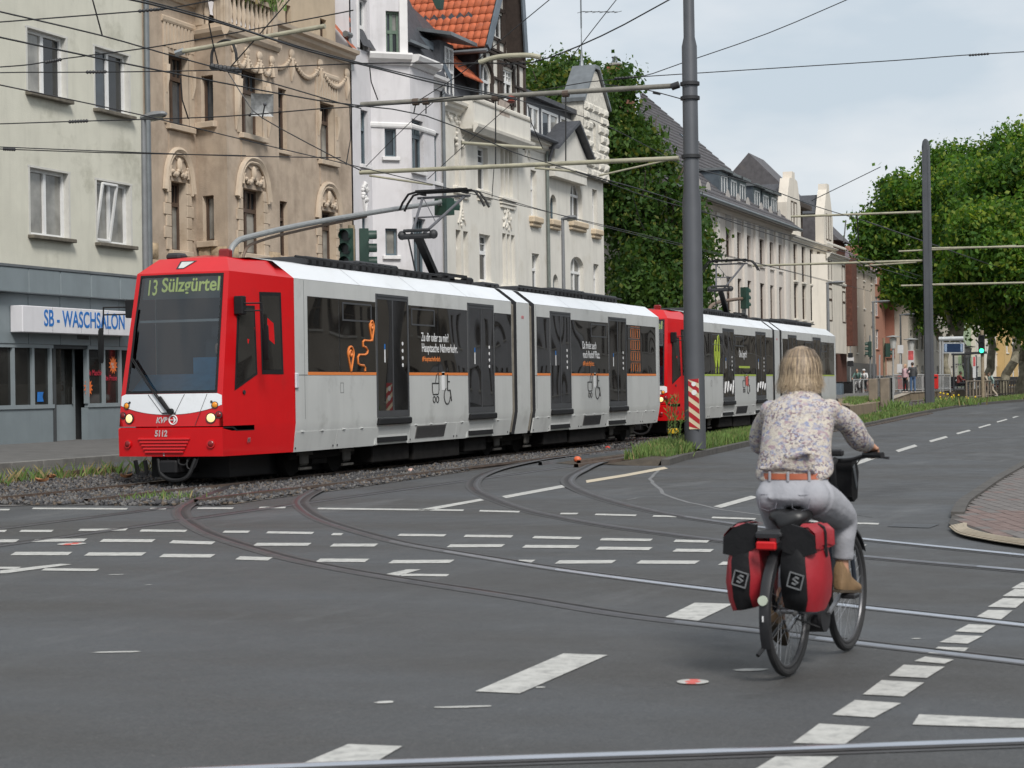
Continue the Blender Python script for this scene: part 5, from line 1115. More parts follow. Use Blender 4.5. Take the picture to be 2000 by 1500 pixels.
for z0_,z1_ in((zq[2]-0.6,zq[3]),(zq[4]-0.3,zq[5])):
 for c in np.linspace(ba+0.9,bc-0.8,2):window(Fb7,b,dict(s0=c-0.6,s1=c+0.6,z0=z0_,z1=z1_,reveal=0.05),M_BROWNW,glass=(0,0),mull=(),trans=(0.65,),fr=0.09)
 moulding(Fb7,b,ba-0.1,bc+0.1,z1_+0.35,BAND,M_B4T,'string_course')
moulding(Fb7,b,ba-0.2,bc+0.2,zb7-0.3,CORN,M_B4T)
for ga,gc,zt_,vv in((u0-1.0,u0+3.2,fz(1556,340),VF-0.05),(u0+9.8,u0+13.0,fz(1592,352),VF-0.3)):
 m_=(ga+gc)/2;mb=MB();mb.prism([(ga,vv,ze7+0.05),(gc,vv,ze7+0.05),(gc,vv,ze7+2.0),(gc-0.9,vv,ze7+3.6),(m_+0.45,vv,zt_-0.4),(m_+0.4,vv,zt_),(m_-0.4,vv,zt_),(m_-0.45,vv,zt_-0.4),(ga+0.9,vv,ze7+3.6),(ga,vv,ze7+2.0)],(0,0.6,0));g_=mb.build('gablet',M_B7,b,smooth=0)
 Wg=Wall((0,vv),(1,vv));window(Wg,b,dict(s0=m_-0.9,s1=m_-0.1,z0=ze7+0.4,z1=ze7+2.2,reveal=0.05),M_BROWNW,mull=(),fr=0.08);window(Wg,b,dict(s0=m_+0.1,s1=m_+0.9,z0=ze7+0.4,z1=ze7+2.2,reveal=0.05),M_BROWNW,mull=(),fr=0.08)
 mb=MB();mb.prism([(ga+0.2,vv+0.6,ze7+2.2),(gc-0.2,vv+0.6,ze7+2.2),(m_,vv+0.6,zt_-0.7)],(0,6,0));mb.build('gablet_roof',M_SLATE,g_,smooth=0)
mb=MB();mb.box(u0+4.5,u0+9,VF+1,VF+5,ze7,ze7+2.3);mb.box(u0+4.2,u0+9.2,VF+0.4,VF+5,ze7+2.303,ze7+2.6);mb.build('attic',M_TIMB,b,smooth=0)
mb=MB();mb.prism([(u0-4,VF+3,ze7+2),(u0+3,VF+3,ze7+2),(u0+1,VF+6,ze7+5.6),(u0-6,VF+6,ze7+5.6)],(0,0.3,0.1));mb.build('rear_roof',mat('roof_orange_bright',(0.55,0.14,0.03),0.8,var=0.2,scale=6),b,smooth=0)
M_BRICK=mat('brick_dark_red',(0.115,0.045,0.03),0.9,var=0.3,scale=5,bump=0.3)
u0,u1=fu(1629,600)+0.1,fu(1652,600);zt_=fz(1632,470)
b=rowhouse('brick_house','narrow dark red-brown brick house next to the ivory house',F0,u0,u1,0.5,zt_,[(4.6,6.4),(7.9,9.7)],[u0+2.6,u0+6.0],1.5,M_BRICK,M_WHITE,None,mull=(0.5,))
mb=MB();mb.prism([(u0,VF-0.4,zt_),(u0,VF+6,zt_+6.5),(u0,VF+12,zt_)],(u1-u0+0.4,0,0));mb.build('roof',M_TGREY,b,smooth=0)
mb=MB();mb.box(u0+1.5,u1-1,VF-1.0,VF-0.003,4.2,10.5);mb.build('bay',M_BRICK,b,smooth=0)
M_BEIGE=mat('render_beige',(0.44,0.375,0.30),0.9,var=0.06,streak=0.4)
def bend(xl,xr,dist_l,dist_r):
 p,q=atD(xl,760,dist_l),atD(xr,760,dist_r);return Wall((p[0],p[1]),(q[0],q[1]))
def zat(W,x,y):return W.px(x,y)[1]
W9=bend(1651,1712,168,192)
b=rowhouse('beige_house','plain beige house with a grey-red roof at the bend of the street',W9,0,W9.L,0.5,zat(W9,1660,513),[(zat(W9,1680,690),zat(W9,1680,632)),(zat(W9,1680,604)+.2,zat(W9,1680,556)),(zat(W9,1680,545),zat(W9,1680,522))],[W9.L*f for f in(0.12,0.37,0.62,0.87)],1.2,M_BEIGE,M_WHITE,M_B4T)
ze_=zat(W9,1660,513);mb=MB();mb.prism([(-0.3,-0.5,ze_),(-0.3,5,ze_+4.5),(-0.3,11,ze_)],(W9.L+0.6,0,0));W9.xf(mb).build('roof',mat('roof_dusky',(0.12,0.09,0.095),0.8,var=0.3,scale=3),b,smooth=0)
mb=MB();mb.box(0.2,W9.L-0.2,-0.08,-0.01,0.6,3.4);W9.xf(mb).build('shopfront',mat('shop_dark_front',(0.03,0.032,0.035),0.4),b,smooth=0)
M_TERRA=mat('render_terracotta',(0.37,0.18,0.125),0.9,var=0.06,streak=0.35);M_TERRA2=mat('render_terracotta_dark',(0.29,0.13,0.09),0.9,var=0.06)
W10=bend(1697,1775,192,208)
b=rowhouse('terracotta_house','terracotta rendered corner house half hidden by plane tree leaves',W10,0,W10.L,0.5,15.5,[(5.0,7.0),(8.4,10.4),(11.7,13.6)],[W10.L*f for f in(0.22,0.5,0.82)],1.35,M_TERRA,M_WHITE,M_TERRA2)
mb=MB();mb.box(W10.L*0.42,W10.L,-0.9,-0.02,4.1,15.3);W10.xf(mb).build('bay',M_TERRA2,b,smooth=0)
for z in(5.0,8.4):window(W10,b,dict(s0=W10.L*0.6,s1=W10.L*0.6+1.3,z0=z,z1=z+2,reveal=-0.85),M_WHITE,glass=(0,0),fr=0.1)
M_GRN=mat('render_pale_green',(0.30,0.38,0.24),0.9,var=0.06);M_YEL=mat('render_ochre',(0.52,0.36,0.16),0.9,var=0.06);M_GRE=mat('render_greige',(0.47,0.43,0.36),0.9,var=0.06,streak=0.3)
for nm,lb,xl,xr,dl,dr_,mm,H_ in(('greige_house','greige house with slim paired windows behind the plane tree trunks',1776,1882,198,225,M_GRE,16),('green_house','pale green rendered house glimpsed between two plane tree trunks',1883,1905,222,228,M_GRN,16.5),('stone_house','tall pale house behind the rightmost plane trees',1906,1962,226,240,M_B7,17),('ochre_house','ochre yellow house at the far right edge of the street',1963,2080,236,262,M_YEL,15)):
 W=bend(xl,xr,dl,dr_);n=max(2,int(W.L/2.6));rowhouse(nm,lb,W,0,W.L,0.5,H_,[(1.6,3.3),(5.0,7.0),(8.4,10.3),(11.8,13.6)],[W.L*(k+0.5)/n for k in range(n)],1.1,mm,M_WHITE,M_B4T)
rc=thing('rear_chimney','red brick chimney rising behind the treetops','chimney',tuple(onY(1201,160,VF+10.5)))
c=onY(1201,160,VF+10.5);mb=MB();mb.bev(c[0]-0.42,c[0]+0.42,c[1]-0.42,c[1]+0.42,0.5,c[2]+1.0,0.02);mb.build('stack',mat('brick_red',(0.30,0.10,0.06),0.9,var=0.3,scale=7,bump=0.4),rc);MB().bev(c[0]-0.5,c[0]+0.5,c[1]-0.5,c[1]+0.5,c[2]+1.0,c[2]+1.15,0.03).build('cap',M_CONC,rc);MB().lathe([(0.16,c[2]+1.15),(0.14,c[2]+1.5),(0.2,c[2]+1.55),(0.2,c[2]+1.6)],(c[0],c[1],0),10).build('pot',M_ZINC,rc)
for k,(ua,uc,mm)in enumerate(((18,40,M_B7),(40.2,58,M_GRE),(58.2,82,M_B4),(82.2,110,M_BEIGE),(110.2,140,M_B3),(140.2,185,M_B6),(185.2,235,M_BEIGE),(235.2,300,M_B7))):
 W=Wall((uc,-17),(ua,-17));n=int(W.L/3);lab=['ivory','greige','cream','beige','white','rose','wide beige','wide ivory'][k]
 rowhouse('opposite_house',lab+' house on the opposite side of the street, mirrored in the tram windows',W,0,W.L,0.3,11.5+k%3,[(1.2,3.0),(4.6,6.6),(8.0,10.0)],[W.L*(j+0.5)/n for j in range(n)],1.3,mm,M_BROWNW,M_B4T,group='houses across the street')
def project(p):
 d=np.array(p,float)-_C;a=d@_fw;X,Y=d@_rt/a,d@_up/a;c,s=math.cos(ROLL),math.sin(ROLL)
 return 1000+FPX*(X*c-Y*s),750-FPX*(X*s+Y*c)
def invert(fn,px,py,a=0.5,b=2.0):
 """parameters of the surface fn(a, b) seen at a photo measurement"""
 for _ in range(12):
  x,y=project(fn(a,b));x1,y1=project(fn(a+1e-4,b));x2,y2=project(fn(a,b+1e-4))
  J=np.array([[x1-x,x2-x],[y1-y,y2-y]])/1e-4;d=np.linalg.solve(J,(px-x,py-y));a+=d[0];b+=d[1]
 return a,b
TC,TR,TUF=15.67,0.10,26.57
HW=1.325
def tx(px,py=650):return float(onY(px,py,TC-HW)[0]-TUF)
XJ,XA,XM0,XM1,XB,XE=tx(575),tx(999),tx(1009),tx(1034),tx(1044),tx(1287)
M_TRED=mat('tram_red',(0.53,0.005,0.008),0.32,var=0.05,scale=1.5,coat=0.25,spec=.35,col2=(0.40,0.010,0.012),c2amt=0.15,streak=0.12)
M_TGREYB=mat('tram_grey',(0.57,0.58,0.565),0.38,var=0.04,scale=1.2,coat=0.25,col2=(0.36,0.365,0.35),c2amt=0.25,c2scale=1.1,streak=0.22)
M_TWHITE=mat('tram_white',(0.74,0.76,0.78),0.35,var=0.03,scale=1.2,coat=0.2,col2=(0.60,0.61,0.62),c2amt=0.2,c2scale=1.5)
M_TDARK=mat('tram_dark',(0.024,0.025,0.028),0.6,var=0.2,scale=4)
M_TBLACK=mat('tram_black',(0.010,0.010,0.011),0.6,var=0.3,scale=4,spec=.3)
M_UNDER=mat('underframe',(0.011,0.010,0.0095),0.9,var=0.4,scale=5,bump=0.3,spec=.2)
M_BELL=mat('bellows',(0.16,0.145,0.12),0.85,var=0.25,scale=5)
M_DOORF=mat('door_frame_grey',(0.05,0.052,0.056),0.4,var=0.1,scale=3)
M_TGLASS=glassmat('tram_pane',(0.016,0.015,0.014),0.015,wave=0.014,ior=1.8)
M_WIND=clearglass('windscreen',(0.66,0.74,0.78),0.94)
M_LED=mat('led_text',(0.60,0.66,0.22),0.6,var=0,emit=0.35)
M_LAMP=mat('headlamp_lit',(1.0,0.68,0.30),0.3,var=0,emit=0.75)
M_AMBER=mat('amber_lens',(0.75,0.27,0.02),0.25,var=0.05);M_REDL=mat('red_lens',(0.18,0.01,0.01),0.2,var=0.05)
M_CHROME=mat('chrome',(0.6,0.6,0.6),0.2,1.0,var=0)
M_TEXTW=mat('lettering_white',(0.75,0.75,0.75),0.5,var=0.03)
M_ICON=mat('icon_black',(0.02,0.02,0.02),0.6,var=0)
M_BLUEI=mat('cab_blue',(0.05,0.22,0.38),0.7,var=0.15)
FZ=[0.46,0.92,1.45,3.43,3.68];FX=[0.0,0.0,0.04,0.45,0.78];FH=[0.95,0.95,0.93,0.85,0.63]
JZ=[0.46,0.92,1.45,3.36,3.66];JH=[1.27,1.322,HW,HW,0.93]
def FP(f,z,out=0.0):
 x=float(np.interp(z,FZ,FX));h=float(np.interp(z,FZ,FH));return np.array((x-0.07*(1-f*f)-out,h*f,z))
def SP(s,z,side=-1,out=0.0):
 a=FP(1,z);zz=float(np.interp(z,FZ,JZ));b=np.array((XJ,float(np.interp(zz,JZ,JH)),zz));p=a+(b-a)*s;p[1]+=out;return p*np.array((1,side,1))
def tram(uf,accent,label,texts,second=False):
 T=thing('tram',label,'tram',(uf,TC,TR),0,'red and white trams on the tracks')
 O=np.array((uf,TC,TR));O1=np.array((TUF,TC,TR))
 B=lambda mb,name,m,par=T,smooth=35,weld=False:mb.build(name,m,par,smooth,local=True,weld=weld)
 sideP=lambda x,z,out=0.0:(x,-HW-out,z)
 def SD(z):
  return float(np.interp(z,[0.46,0.80,0.95,3.36,3.66],[1.235,1.30,HW,HW,0.93]))
 def section(x0,x1,name,tail=False):
  prof=[(-1.235,0.46),(-1.30,0.80),(-HW,0.95),(-HW,3.355)]
  for sgn in(1,-1):
   mb=MB();mb.loft([[(x,y*sgn,z)for y,z in prof]for x in(x0,x1)],closed=False,cap=False);B(mb,name,M_TGREYB)
   mb=MB();xe=x1-0.0
   mb.loft([[(x,y*sgn,z)for y,z in((-HW,3.36),(-0.93,3.66))]for x in(x0,x1)],closed=False,cap=False);B(mb,'roof_bevel',M_TWHITE)
  mb=MB();
  if tail:mb.loft([[(x,y,z)for y,z in((-0.93,3.66),(-0.5,c),(0.5,c),(0.93,3.66))]for x,c in((x0,3.74),(x1-1.6,3.74),(x1,3.665))],closed=False,cap=False)
  else:mb.loft([[(x,y,z)for y,z in((-0.93,3.66),(-0.5,3.74),(0.5,3.74),(0.93,3.66))]for x in(x0,x1)],closed=False,cap=False)
  B(mb,'roof',M_TWHITE)
  mb=MB();
  for x in(x0,x1):mb.poly(*[(x,y,z)for y,z in[(-1.235,0.46),(-1.30,0.80),(-HW,0.95),(-HW,3.355),(-0.93,3.66),(0.93,3.66),(HW,3.355),(HW,0.95),(1.3,0.8),(1.235,0.46)]])
  mb.poly((x0,-1.235,0.46),(x1,-1.235,0.46),(x1,1.235,0.46),(x0,1.235,0.46));B(mb,'end_wall',M_TDARK,smooth=0)
  for xs_ in np.linspace(x0,x1,max(2,int((x1-x0)/2.4)+1))[1:-1]:
   mb=MB();mb.poly((xs_-.006,-HW-.001,3.362),(xs_+.006,-HW-.001,3.362),(xs_+.006,-0.93-.001,3.663),(xs_-.006,-0.93-.001,3.663));B(mb,'seam',M_DOORF,smooth=0)
 section(XJ+0.004,XA,'body_side');section(XM0,XM1,'middle_side');section(XB,XE,'body_side',True)
 for a,c in((XA,XM0),(XM1,XB)):
  n=5;mb=MB();rings=[]
  for k in range(n*2+1):
   x=a+(c-a)*k/(2*n);q=0.06 if k%2 else 0.12
   rings.append([(x,s*(h-q),z-(q if z>3 else 0))for s,h,z in[(-1,1.24,0.5),(-1,HW,0.95),(-1,HW,3.36),(-1,0.93,3.66),(1,0.93,3.66),(1,HW,3.36),(1,HW,0.95),(1,1.24,0.5)]])
  mb.loft(rings);B(mb,'bellows',M_BELL,smooth=0)
 cab=MB();fs=[-1,-0.9,-0.45,0,0.45,0.9,1];zsn=[0.94,1.2,1.47,2.1,2.8,3.40,3.43,3.56,3.68]
 for i in range(6):
  for j in range(8):
   if 1<=i<=4 and 2<=j<=4:continue
   cab.poly(FP(fs[i],zsn[j]),FP(fs[i+1],zsn[j]),FP(fs[i+1],zsn[j+1]),FP(fs[i],zsn[j+1]))
 for sd in(-1,1):
  zz=[0.94,1.45,2.1,2.8,3.43,3.68]
  for j in range(5):
   for i in range(4):cab.poly(SP(i/4,zz[j],sd),SP((i+1)/4,zz[j],sd),SP((i+1)/4,zz[j+1],sd),SP(i/4,zz[j+1],sd))
 top=[FP(f,3.68)for f in fs]
 for i in range(6):
  f0,f1=fs[i],fs[i+1];y0,y1=0.93*f0,0.93*f1;cr=lambda f:3.66+0.08*(1-min(1,abs(f)*1.1)**2)
  a,b_=top[i],top[i+1];m0,m1=np.array((1.15,(a[1]+y0)/2,cr(f0)+0.01)),np.array((1.15,(b_[1]+y1)/2,cr(f1)+0.01))
  cab.poly(a,b_,m1,m0);cab.poly(m0,m1,(XJ,y1,cr(f1)),(XJ,y0,cr(f0)))
 B(cab,'cab',M_TRED,smooth=24,weld=True)
 bp=MB();zz=[0.46,0.9]
 for i in range(6):bp.poly(FP(fs[i],0.46,0.015),FP(fs[i+1],0.46,0.015),FP(fs[i+1],0.905,0.03),FP(fs[i],0.905,0.03));bp.poly(FP(fs[i],0.905,0.03),FP(fs[i+1],0.905,0.03),FP(fs[i+1],0.925,-0.02),FP(fs[i],0.925,-0.02))
 for sd in(-1,1):
  a=[SP(0,0.46,sd)-np.array((0.015,0,0)),SP(1,0.46,sd),SP(1,0.92,sd),SP(0.42,0.86,sd),SP(0.12,0.86,sd),SP(0,0.905,sd)-np.array((0.03,0,0))];bp.poly(*a);bp.poly(SP(.42,.86,sd),SP(1,.92,sd),SP(1,.95,sd),SP(.42,.95,sd),)
 bp.poly(*[FP(f,0.46,0.015)for f in fs],SP(1,0.46,1),SP(1,0.46,-1));B(bp,'bumper',M_TRED,smooth=25,weld=True)
 gp=MB();gp.poly(*[SP(s,z,-1,0.002)for s,z in((0.0,0.906),(0.12,0.906),(0.17,0.856),(0.42,0.856),(0.42,0.868),(0.19,0.87),(0.14,0.925),(0.0,0.925))]);B(gp,'joint_line',M_TBLACK,smooth=0)
 ws=MB();zw_=[1.47,2.1,2.8,3.40];fw_=[-0.9,-0.45,0,0.45,0.9]
 for i in range(4):
  for j in range(3):ws.poly(FP(fw_[i],zw_[j],0.004),FP(fw_[i],zw_[j+1],0.004),FP(fw_[i+1],zw_[j+1],0.004),FP(fw_[i+1],zw_[j],0.004))
 wsc=B(ws,'windscreen',M_WIND,smooth=60,weld=True)
 bd=MB();e=[(f,1.47)for f in fw_]+[(0.9,z)for z in zw_[1:]]+[(f,3.40)for f in fw_[::-1][1:]]+[(-0.9,z)for z in zw_[::-1][1:-1]]
 n=len(e)
 for k in range(n):
  (f0,z0),(f1,z1)=e[k],e[(k+1)%n];g=lambda f,z:(f*0.955,2.4+(z-2.4)*0.955)
  bd.poly(FP(f0,z0,0.008),FP(f1,z1,0.008),FP(*g(f1,z1),0.008),FP(*g(f0,z0),0.008))
 B(bd,'windscreen_seal',M_TBLACK,wsc,smooth=0)
 it=MB();it.box(XJ-0.15,XJ-0.12,-1.2,1.2,1.0,3.3);it.box(0.35,XJ-0.15,-1.0,1.0,0.95,1.0);it.poly((0.72,-0.8,3.38),(0.72,0.8,3.38),(XJ,1.1,3.3),(XJ,-1.1,3.3));B(it,'cab_interior',M_TBLACK,smooth=0)
 ds=MB();ds.prism([(0.14,-0.8,1.5),(0.14,0.8,1.5),(0.62,0.85,1.78),(0.62,-0.85,1.78)],(0.0,0,-0.25));ds.box(0.66,0.95,-0.75,-0.05,1.5,2.05);B(ds,'dashboard',M_BLUEI,smooth=20)
 se=MB();se.bev(1.0,1.14,-0.55,-0.05,1.3,2.35,0.05);se.bev(1.0,1.1,-0.42,-0.18,2.36,2.6,0.04);B(se,'driver_seat',M_TDARK)
 sv=MB();sv.poly(FP(-0.84,2.62,-0.05),FP(0.84,2.62,-0.05),FP(0.84,2.66,-0.05),FP(-0.84,2.66,-0.05));B(sv,'sun_visor',mat('visor_grey',(0.45,0.45,0.44),0.6),smooth=0)
 dp=MB();dp.poly(FP(-0.82,3.0,-0.04),FP(0.82,3.0,-0.04),FP(0.82,3.37,-0.04),FP(-0.82,3.37,-0.04));dsp=B(dp,'destination_display',mat('display_dark',(0.10,0.115,0.115),0.6),smooth=0)
 ay=FP(0,3.3)-FP(0,3.0);ay=ay/np.linalg.norm(ay)
 def ftext(name,body,size,m,f,z,out,par=T,bold=0.0,sx=1.0,shear=0.0,ayv=None):
  p=FP(f,z,out);return text(name,body,size,m,par,tuple(p),(0.0,-1,0),tuple(ayv if ayv is not None else(0,0,1)),0.001,bold=bold,sx=sx,shear=shear,local=True)
 def curve_on_front(o,out):
  for v in o.data.vertices:f=v.co.y/float(np.interp(v.co.z,FZ,FH));v.co.x=FP(f,v.co.z,out)[0]
 fq=lambda x,y:invert(lambda a,b:FP(a,b)+O1,x,y,0.3,3.1);fN,zN=fq(283,577);fS,zS=fq(313,570);fE,_=fq(426,568)
 tt=ftext('display_number','13',0.37,M_LED,fN,zN,0.0,dsp,0.004,0.62,ayv=ay);curve_on_front(tt,-0.03)
 tt=ftext('display_lettering','Sülzgürtel',0.33,M_LED,fS,zS,0.0,dsp,0.006,0.80,ayv=ay);curve_on_front(tt,-0.03)
 wmx=min(v.co.y for v in tt.data.vertices);tgt=FP(fE,3.05)[1];y00=FP(fS,3.05)[1]
 for v in tt.data.vertices:v.co.y=y00+(v.co.y-y00)*(tgt-y00)/(wmx-y00)
 rl=MB();rl.poly(FP(-0.02,3.49,0.006),FP(-0.24,3.63,0.006),FP(0.22,3.63,0.006),FP(0.16,3.49,0.006));lam=B(rl,'roof_lamp',M_TDARK,smooth=0)
 rl=MB();rl.poly(FP(0.0,3.505,0.01),FP(-0.17,3.615,0.01),FP(0.16,3.615,0.01),FP(0.12,3.505,0.01));B(rl,'lens',mat('lens_pale',(0.5,0.52,0.5),0.2),lam,smooth=0)
 wp=MB();N_=24
 for k in range(N_):
  f0,f1=-0.985+1.97*k/N_,-0.985+1.97*(k+1)/N_;lo=lambda f:1.13+0.15*(abs(f)/0.985)**2.2
  hi=lambda f:1.462-0.03*max(0,abs(f)-0.94)/0.045
  for j in range(3):wp.poly(*[FP(f,lo(f)+(hi(f)-lo(f))*t,0.006)for f,t in((f0,j/3),(f1,j/3),(f1,(j+1)/3),(f0,(j+1)/3))])
 B(wp,'white_front_panel',M_TWHITE,weld=True)
 vv=MB()
 for(f0,z0),(f1,z1)in(((0.42,1.455),(0.14,1.16)),((-0.30,1.455),(-0.13,1.16)),((0.14,1.16),(-0.13,1.16)),((-0.72,1.455),(-0.5,0.95))):vv.bar(FP(f0,z0,0.008),FP(f1,z1,0.008),0.012,0.006)
 B(vv,'panel_seam',M_DOORF,smooth=0)
 if not second or True:
  tt=ftext('logo_lettering','KVB',0.125,M_TEXTW,0.245,1.0,0,T,0.006,0.9,0.25);curve_on_front(tt,0.006)
  lg=MB();cz,cf=1.045,-0.09;c=FP(cf,cz,0.008);lg.ring(c,(1,0,0),0.072,0.011,24,6);lg.bar(c+np.array((0,0.05,0)),c+np.array((0,-0.03,0)),0.022,0.01);lg.prism([c+np.array((0,-0.02,0.045)),c+np.array((0,-0.06,0)),c+np.array((0,-0.02,-0.045)),c+np.array((0,-0.0,-0.045)),c+np.array((0,-0.025,0)),c+np.array((0,0.0,0.045))],(-0.006,0,0));B(lg,'arrow_logo',M_TEXTW)
  tt=ftext('fleet_number','5112' if not second else '5118',0.135,M_TEXTW,0.25,0.785,0,T,0.006,0.85,0.12);curve_on_front(tt,0.034)
  tt=ftext('small_number','2',0.06,M_TEXTW,0.1,0.475,0,T,0.003,0.9);curve_on_front(tt,0.02)
 for k in range(5):
  z=0.745-0.052*k;w0,w1=0.58-0.035*k,-0.42+0.03*k;g=MB();g.loft([[FP(f,z+dz,o_)for dz,o_ in((-0.016,0.022),(-0.012,0.052),(0.012,0.046),(0.016,0.022))]for f in np.linspace(w0,w1,7)],closed=True);B(g,'grille_slat',M_TRED)
 def lamp(f,z,r,m,name,ringm=M_TDARK,out=0.0):
  c=FP(f,z,0.006+out);n_=np.array((-1,f*0.22,0.06));n_/=np.linalg.norm(n_);mb=MB();mb.tube([c-n_*0.03,c+n_*0.012],r*1.18,20);h=B(mb,name,ringm);mb=MB();mb.tube([c+n_*0.008,c+n_*0.016,c+n_*0.026],[r,r*0.9,r*0.45],20);B(mb,'lens',m,h)
 for s in(-1,1):
  lamp(0.79*s,1.07,0.072,M_LAMP,'headlight');lamp(0.86*s,1.275,0.048,M_AMBER,'indicator');lamp(0.93*s,1.12,0.048,M_REDL,'tail_light');lamp(0.80*s,0.66,0.055,M_REDL,'fog_light',M_TRED,0.03);lamp(0.80*s,1.33,0.016,M_TDARK,'sensor')
 wi=MB();p0=FP(-0.02,1.20,0.05);p1=FP(0.80,2.02,0.06)
 for o in(0,0.035):wi.tube([p0+np.array((0,o,0)),(p0+p1)/2+np.array((-0.03,o,0.0)),p1+np.array((0,o,0.02))],0.011,6)
 wi.tube([p0+np.array((0.05,-0.03,-0.02)),p0+np.array((-0.02,-0.03,-0.02))],0.05,10);wi.tube([p0,p0+(p1-p0)*0.25],0.035,8);wi.tube([FP(0.84,1.9,0.03),FP(0.87,2.5,0.03),FP(0.86,2.85,0.03)],0.018,6);wi.tube([FP(0.83,1.9,0.05),FP(0.84,2.5,0.05)],0.014,6);wi.bar(FP(0.12,1.155,0.02),FP(-0.14,1.155,0.02),0.03,0.015)
 B(wi,'wiper',M_TBLACK)
 surf=lambda s,z:SP(s,z)+O1
 def sidepoly(pts,name,m,out=0.006,par=T):
  mb=MB();mb.poly(*[SP(*invert(surf,x,y,0.4,2.3),-1,out)for x,y in pts]);return B(mb,name,m,par,smooth=0)
 w=sidepoly([(463,596),(497,597),(502.5,731),(457.5,763)],'cab_window',M_TBLACK);sidepoly([(467,601),(494,602),(499,728),(461,755)],'pane',M_TGLASS,0.009,w)
 w=sidepoly([(505.5,570),(548,571),(553.5,731),(511,731)],'cab_window',M_TBLACK);sidepoly([(509,577),(544.5,578),(549.5,722),(514,722)],'pane',M_TGLASS,0.009,w)
 for sd in(1,):mb=MB();mb.poly(*[SP(s,z,sd,0.006)for s,z in((0.12,1.6),(0.9,1.8),(0.9,3.1),(0.14,3.1))]);B(mb,'cab_window',M_TGLASS,smooth=0)
 a,z=invert(surf,476,766,0.2,1.5);mb=MB();c=SP(a,z);mb.tube([c,c+np.array((0,-0.02,0))],0.035,12);B(mb,'door_lock',M_TDARK)
 a,z=invert(surf,484.5,852.5,0.2,0.8);c=SP(min(a,0.6),0.70);mb=MB();mb.tube([c+np.array((-0.03,-0.012,-0.04)),c+np.array((-0.03,-0.02,0.03)),c+np.array((0.03,-0.02,0.03)),c+np.array((0.03,-0.012,-0.04))],0.01,6);B(mb,'flap_latch',M_CHROME)
 hs=MB();hs.bev(XJ-0.03,XJ+0.09,-HW-0.035,-HW+0.0,1.52,1.78,0.015);B(hs,'side_marker',mat('marker_grey',(0.55,0.57,0.6),0.3))
 for sd in(-1,1):
  c=SP(0.12,2.86,sd);mb=MB();d=np.array((0,sd,0.0));q=np.array((-0.14,0,0))if sd>0 else np.array((0.10,-0.0,0))
  mb.bev(c[0]-0.07,c[0]+0.07,min(c[1],c[1]+sd*0.16),max(c[1],c[1]+sd*0.16),2.72,3.02,0.015);hdl=B(mb,'mirror_arm',M_TBLACK)
  mb=MB();L_=0.52 if sd>0 else 0.42
  for z in(2.90,2.78):mb.tube([c+d*0.14+np.array((0,0,z-c[2])),c+d*L_+q+np.array((0,0,z-c[2]))],0.014,6)
  e_=c+d*L_+q;mb.tube([e_+np.array((0,0,2.91-c[2])),e_+d*0.02+np.array((0,0,2.5-c[2])),e_+d*0.08+np.array((0,0,2.3-c[2]))],0.014,6);B(mb,'mirror_bracket',M_TBLACK,hdl)
  mb=MB();mc=e_+d*0.06+np.array((0,0,2.28-c[2]));mb.loft([[(mc[0]+r*0.10*math.cos(t)*0.8+dx,mc[1]+r*0.10*math.sin(t)*0.4+r*0.09*math.cos(t),mc[2]+0.26*r*0+zz_)for t in np.linspace(0,2*math.pi,11)[:-1]]for dx,zz_,r in((0,-0.30,0.55),(0,-0.27,0.9),(0,0,1.05),(0,0.24,0.9),(0,0.28,0.5))]);B(mb,'mirror',M_TBLACK,hdl)
 doors=[(734,797),(913,964),(1074,1114),(1188,1222.5)]
 dx=[(tx(a),tx(c))for a,c in doors];zd0,zd1=0.97,3.24
 for k,(a,c)in enumerate(dx):
  mb=MB();f=0.055;y=-HW-0.012
  mb.box(a,a+f,y,-HW+.02,zd0,zd1);mb.box(c-f,c,y,-HW+.02,zd0,zd1);mb.box(a+f,c-f,y,-HW+.02,zd1-0.10,zd1);mb.box(a+f,c-f,y,-HW+.02,zd0,zd0+0.12);mb.box((a+c)/2-0.02,(a+c)/2+0.02,y,-HW+.02,zd0+0.12,zd1-0.10);mb.box(a+f,c-f,y-0.012,y,zd1-0.045,zd1-0.015)
  dd=B(mb,'door',M_DOORF,smooth=0)
  for p,q in((a+f,(a+c)/2-0.02),((a+c)/2+0.02,c-f)):mb=MB();mb.poly(*[(x,-HW-0.004,z)for x,z in((p,zd0+0.12),(q,zd0+0.12),(q,zd1-0.10),(p,zd1-0.10))]);B(mb,'pane',M_TGLASS,dd,smooth=0)
  mb=MB();m_=(a+c)/2;mb.box(m_-0.42*(c-a)*0.62,m_-0.42*(c-a)*0.62+0.05,-HW-0.0065,-HW-0.005,1.98,2.22);B(mb,'door_sticker',M_TEXTW,dd,smooth=0)
  mb=MB();mb.box(m_-0.42*(c-a)*0.62,m_-0.42*(c-a)*0.62+0.05,-HW-0.0065,-HW-0.005,2.225,2.32);B(mb,'door_sticker',M_BLUE,dd,smooth=0)
  for j in range(4):mb=MB();mb.tube([(m_+0.31*(c-a),-HW-0.004,2.34-0.135*j),(m_+0.31*(c-a),-HW-0.007,2.34-0.135*j)],0.036,12);B(mb,'door_sticker',M_TEXTW,dd)
  mb=MB();mb.bev(a+0.02,c+0.04,-HW-0.05,-1.2,0.83,0.955,0.02);B(mb,'door_step',M_TBLACK)
  mb=MB();mb.box(a+0.02,c+0.02,-1.27,-1.2,0.47,0.82);B(mb,'step_panel',M_TGREYB,smooth=0)
  mb=MB();mb.box(a+0.1,c-0.05,-1.3,-1.269,0.505,0.60);B(mb,'step_recess',M_TBLACK,smooth=0)
 zw0,zw1=1.80,3.08
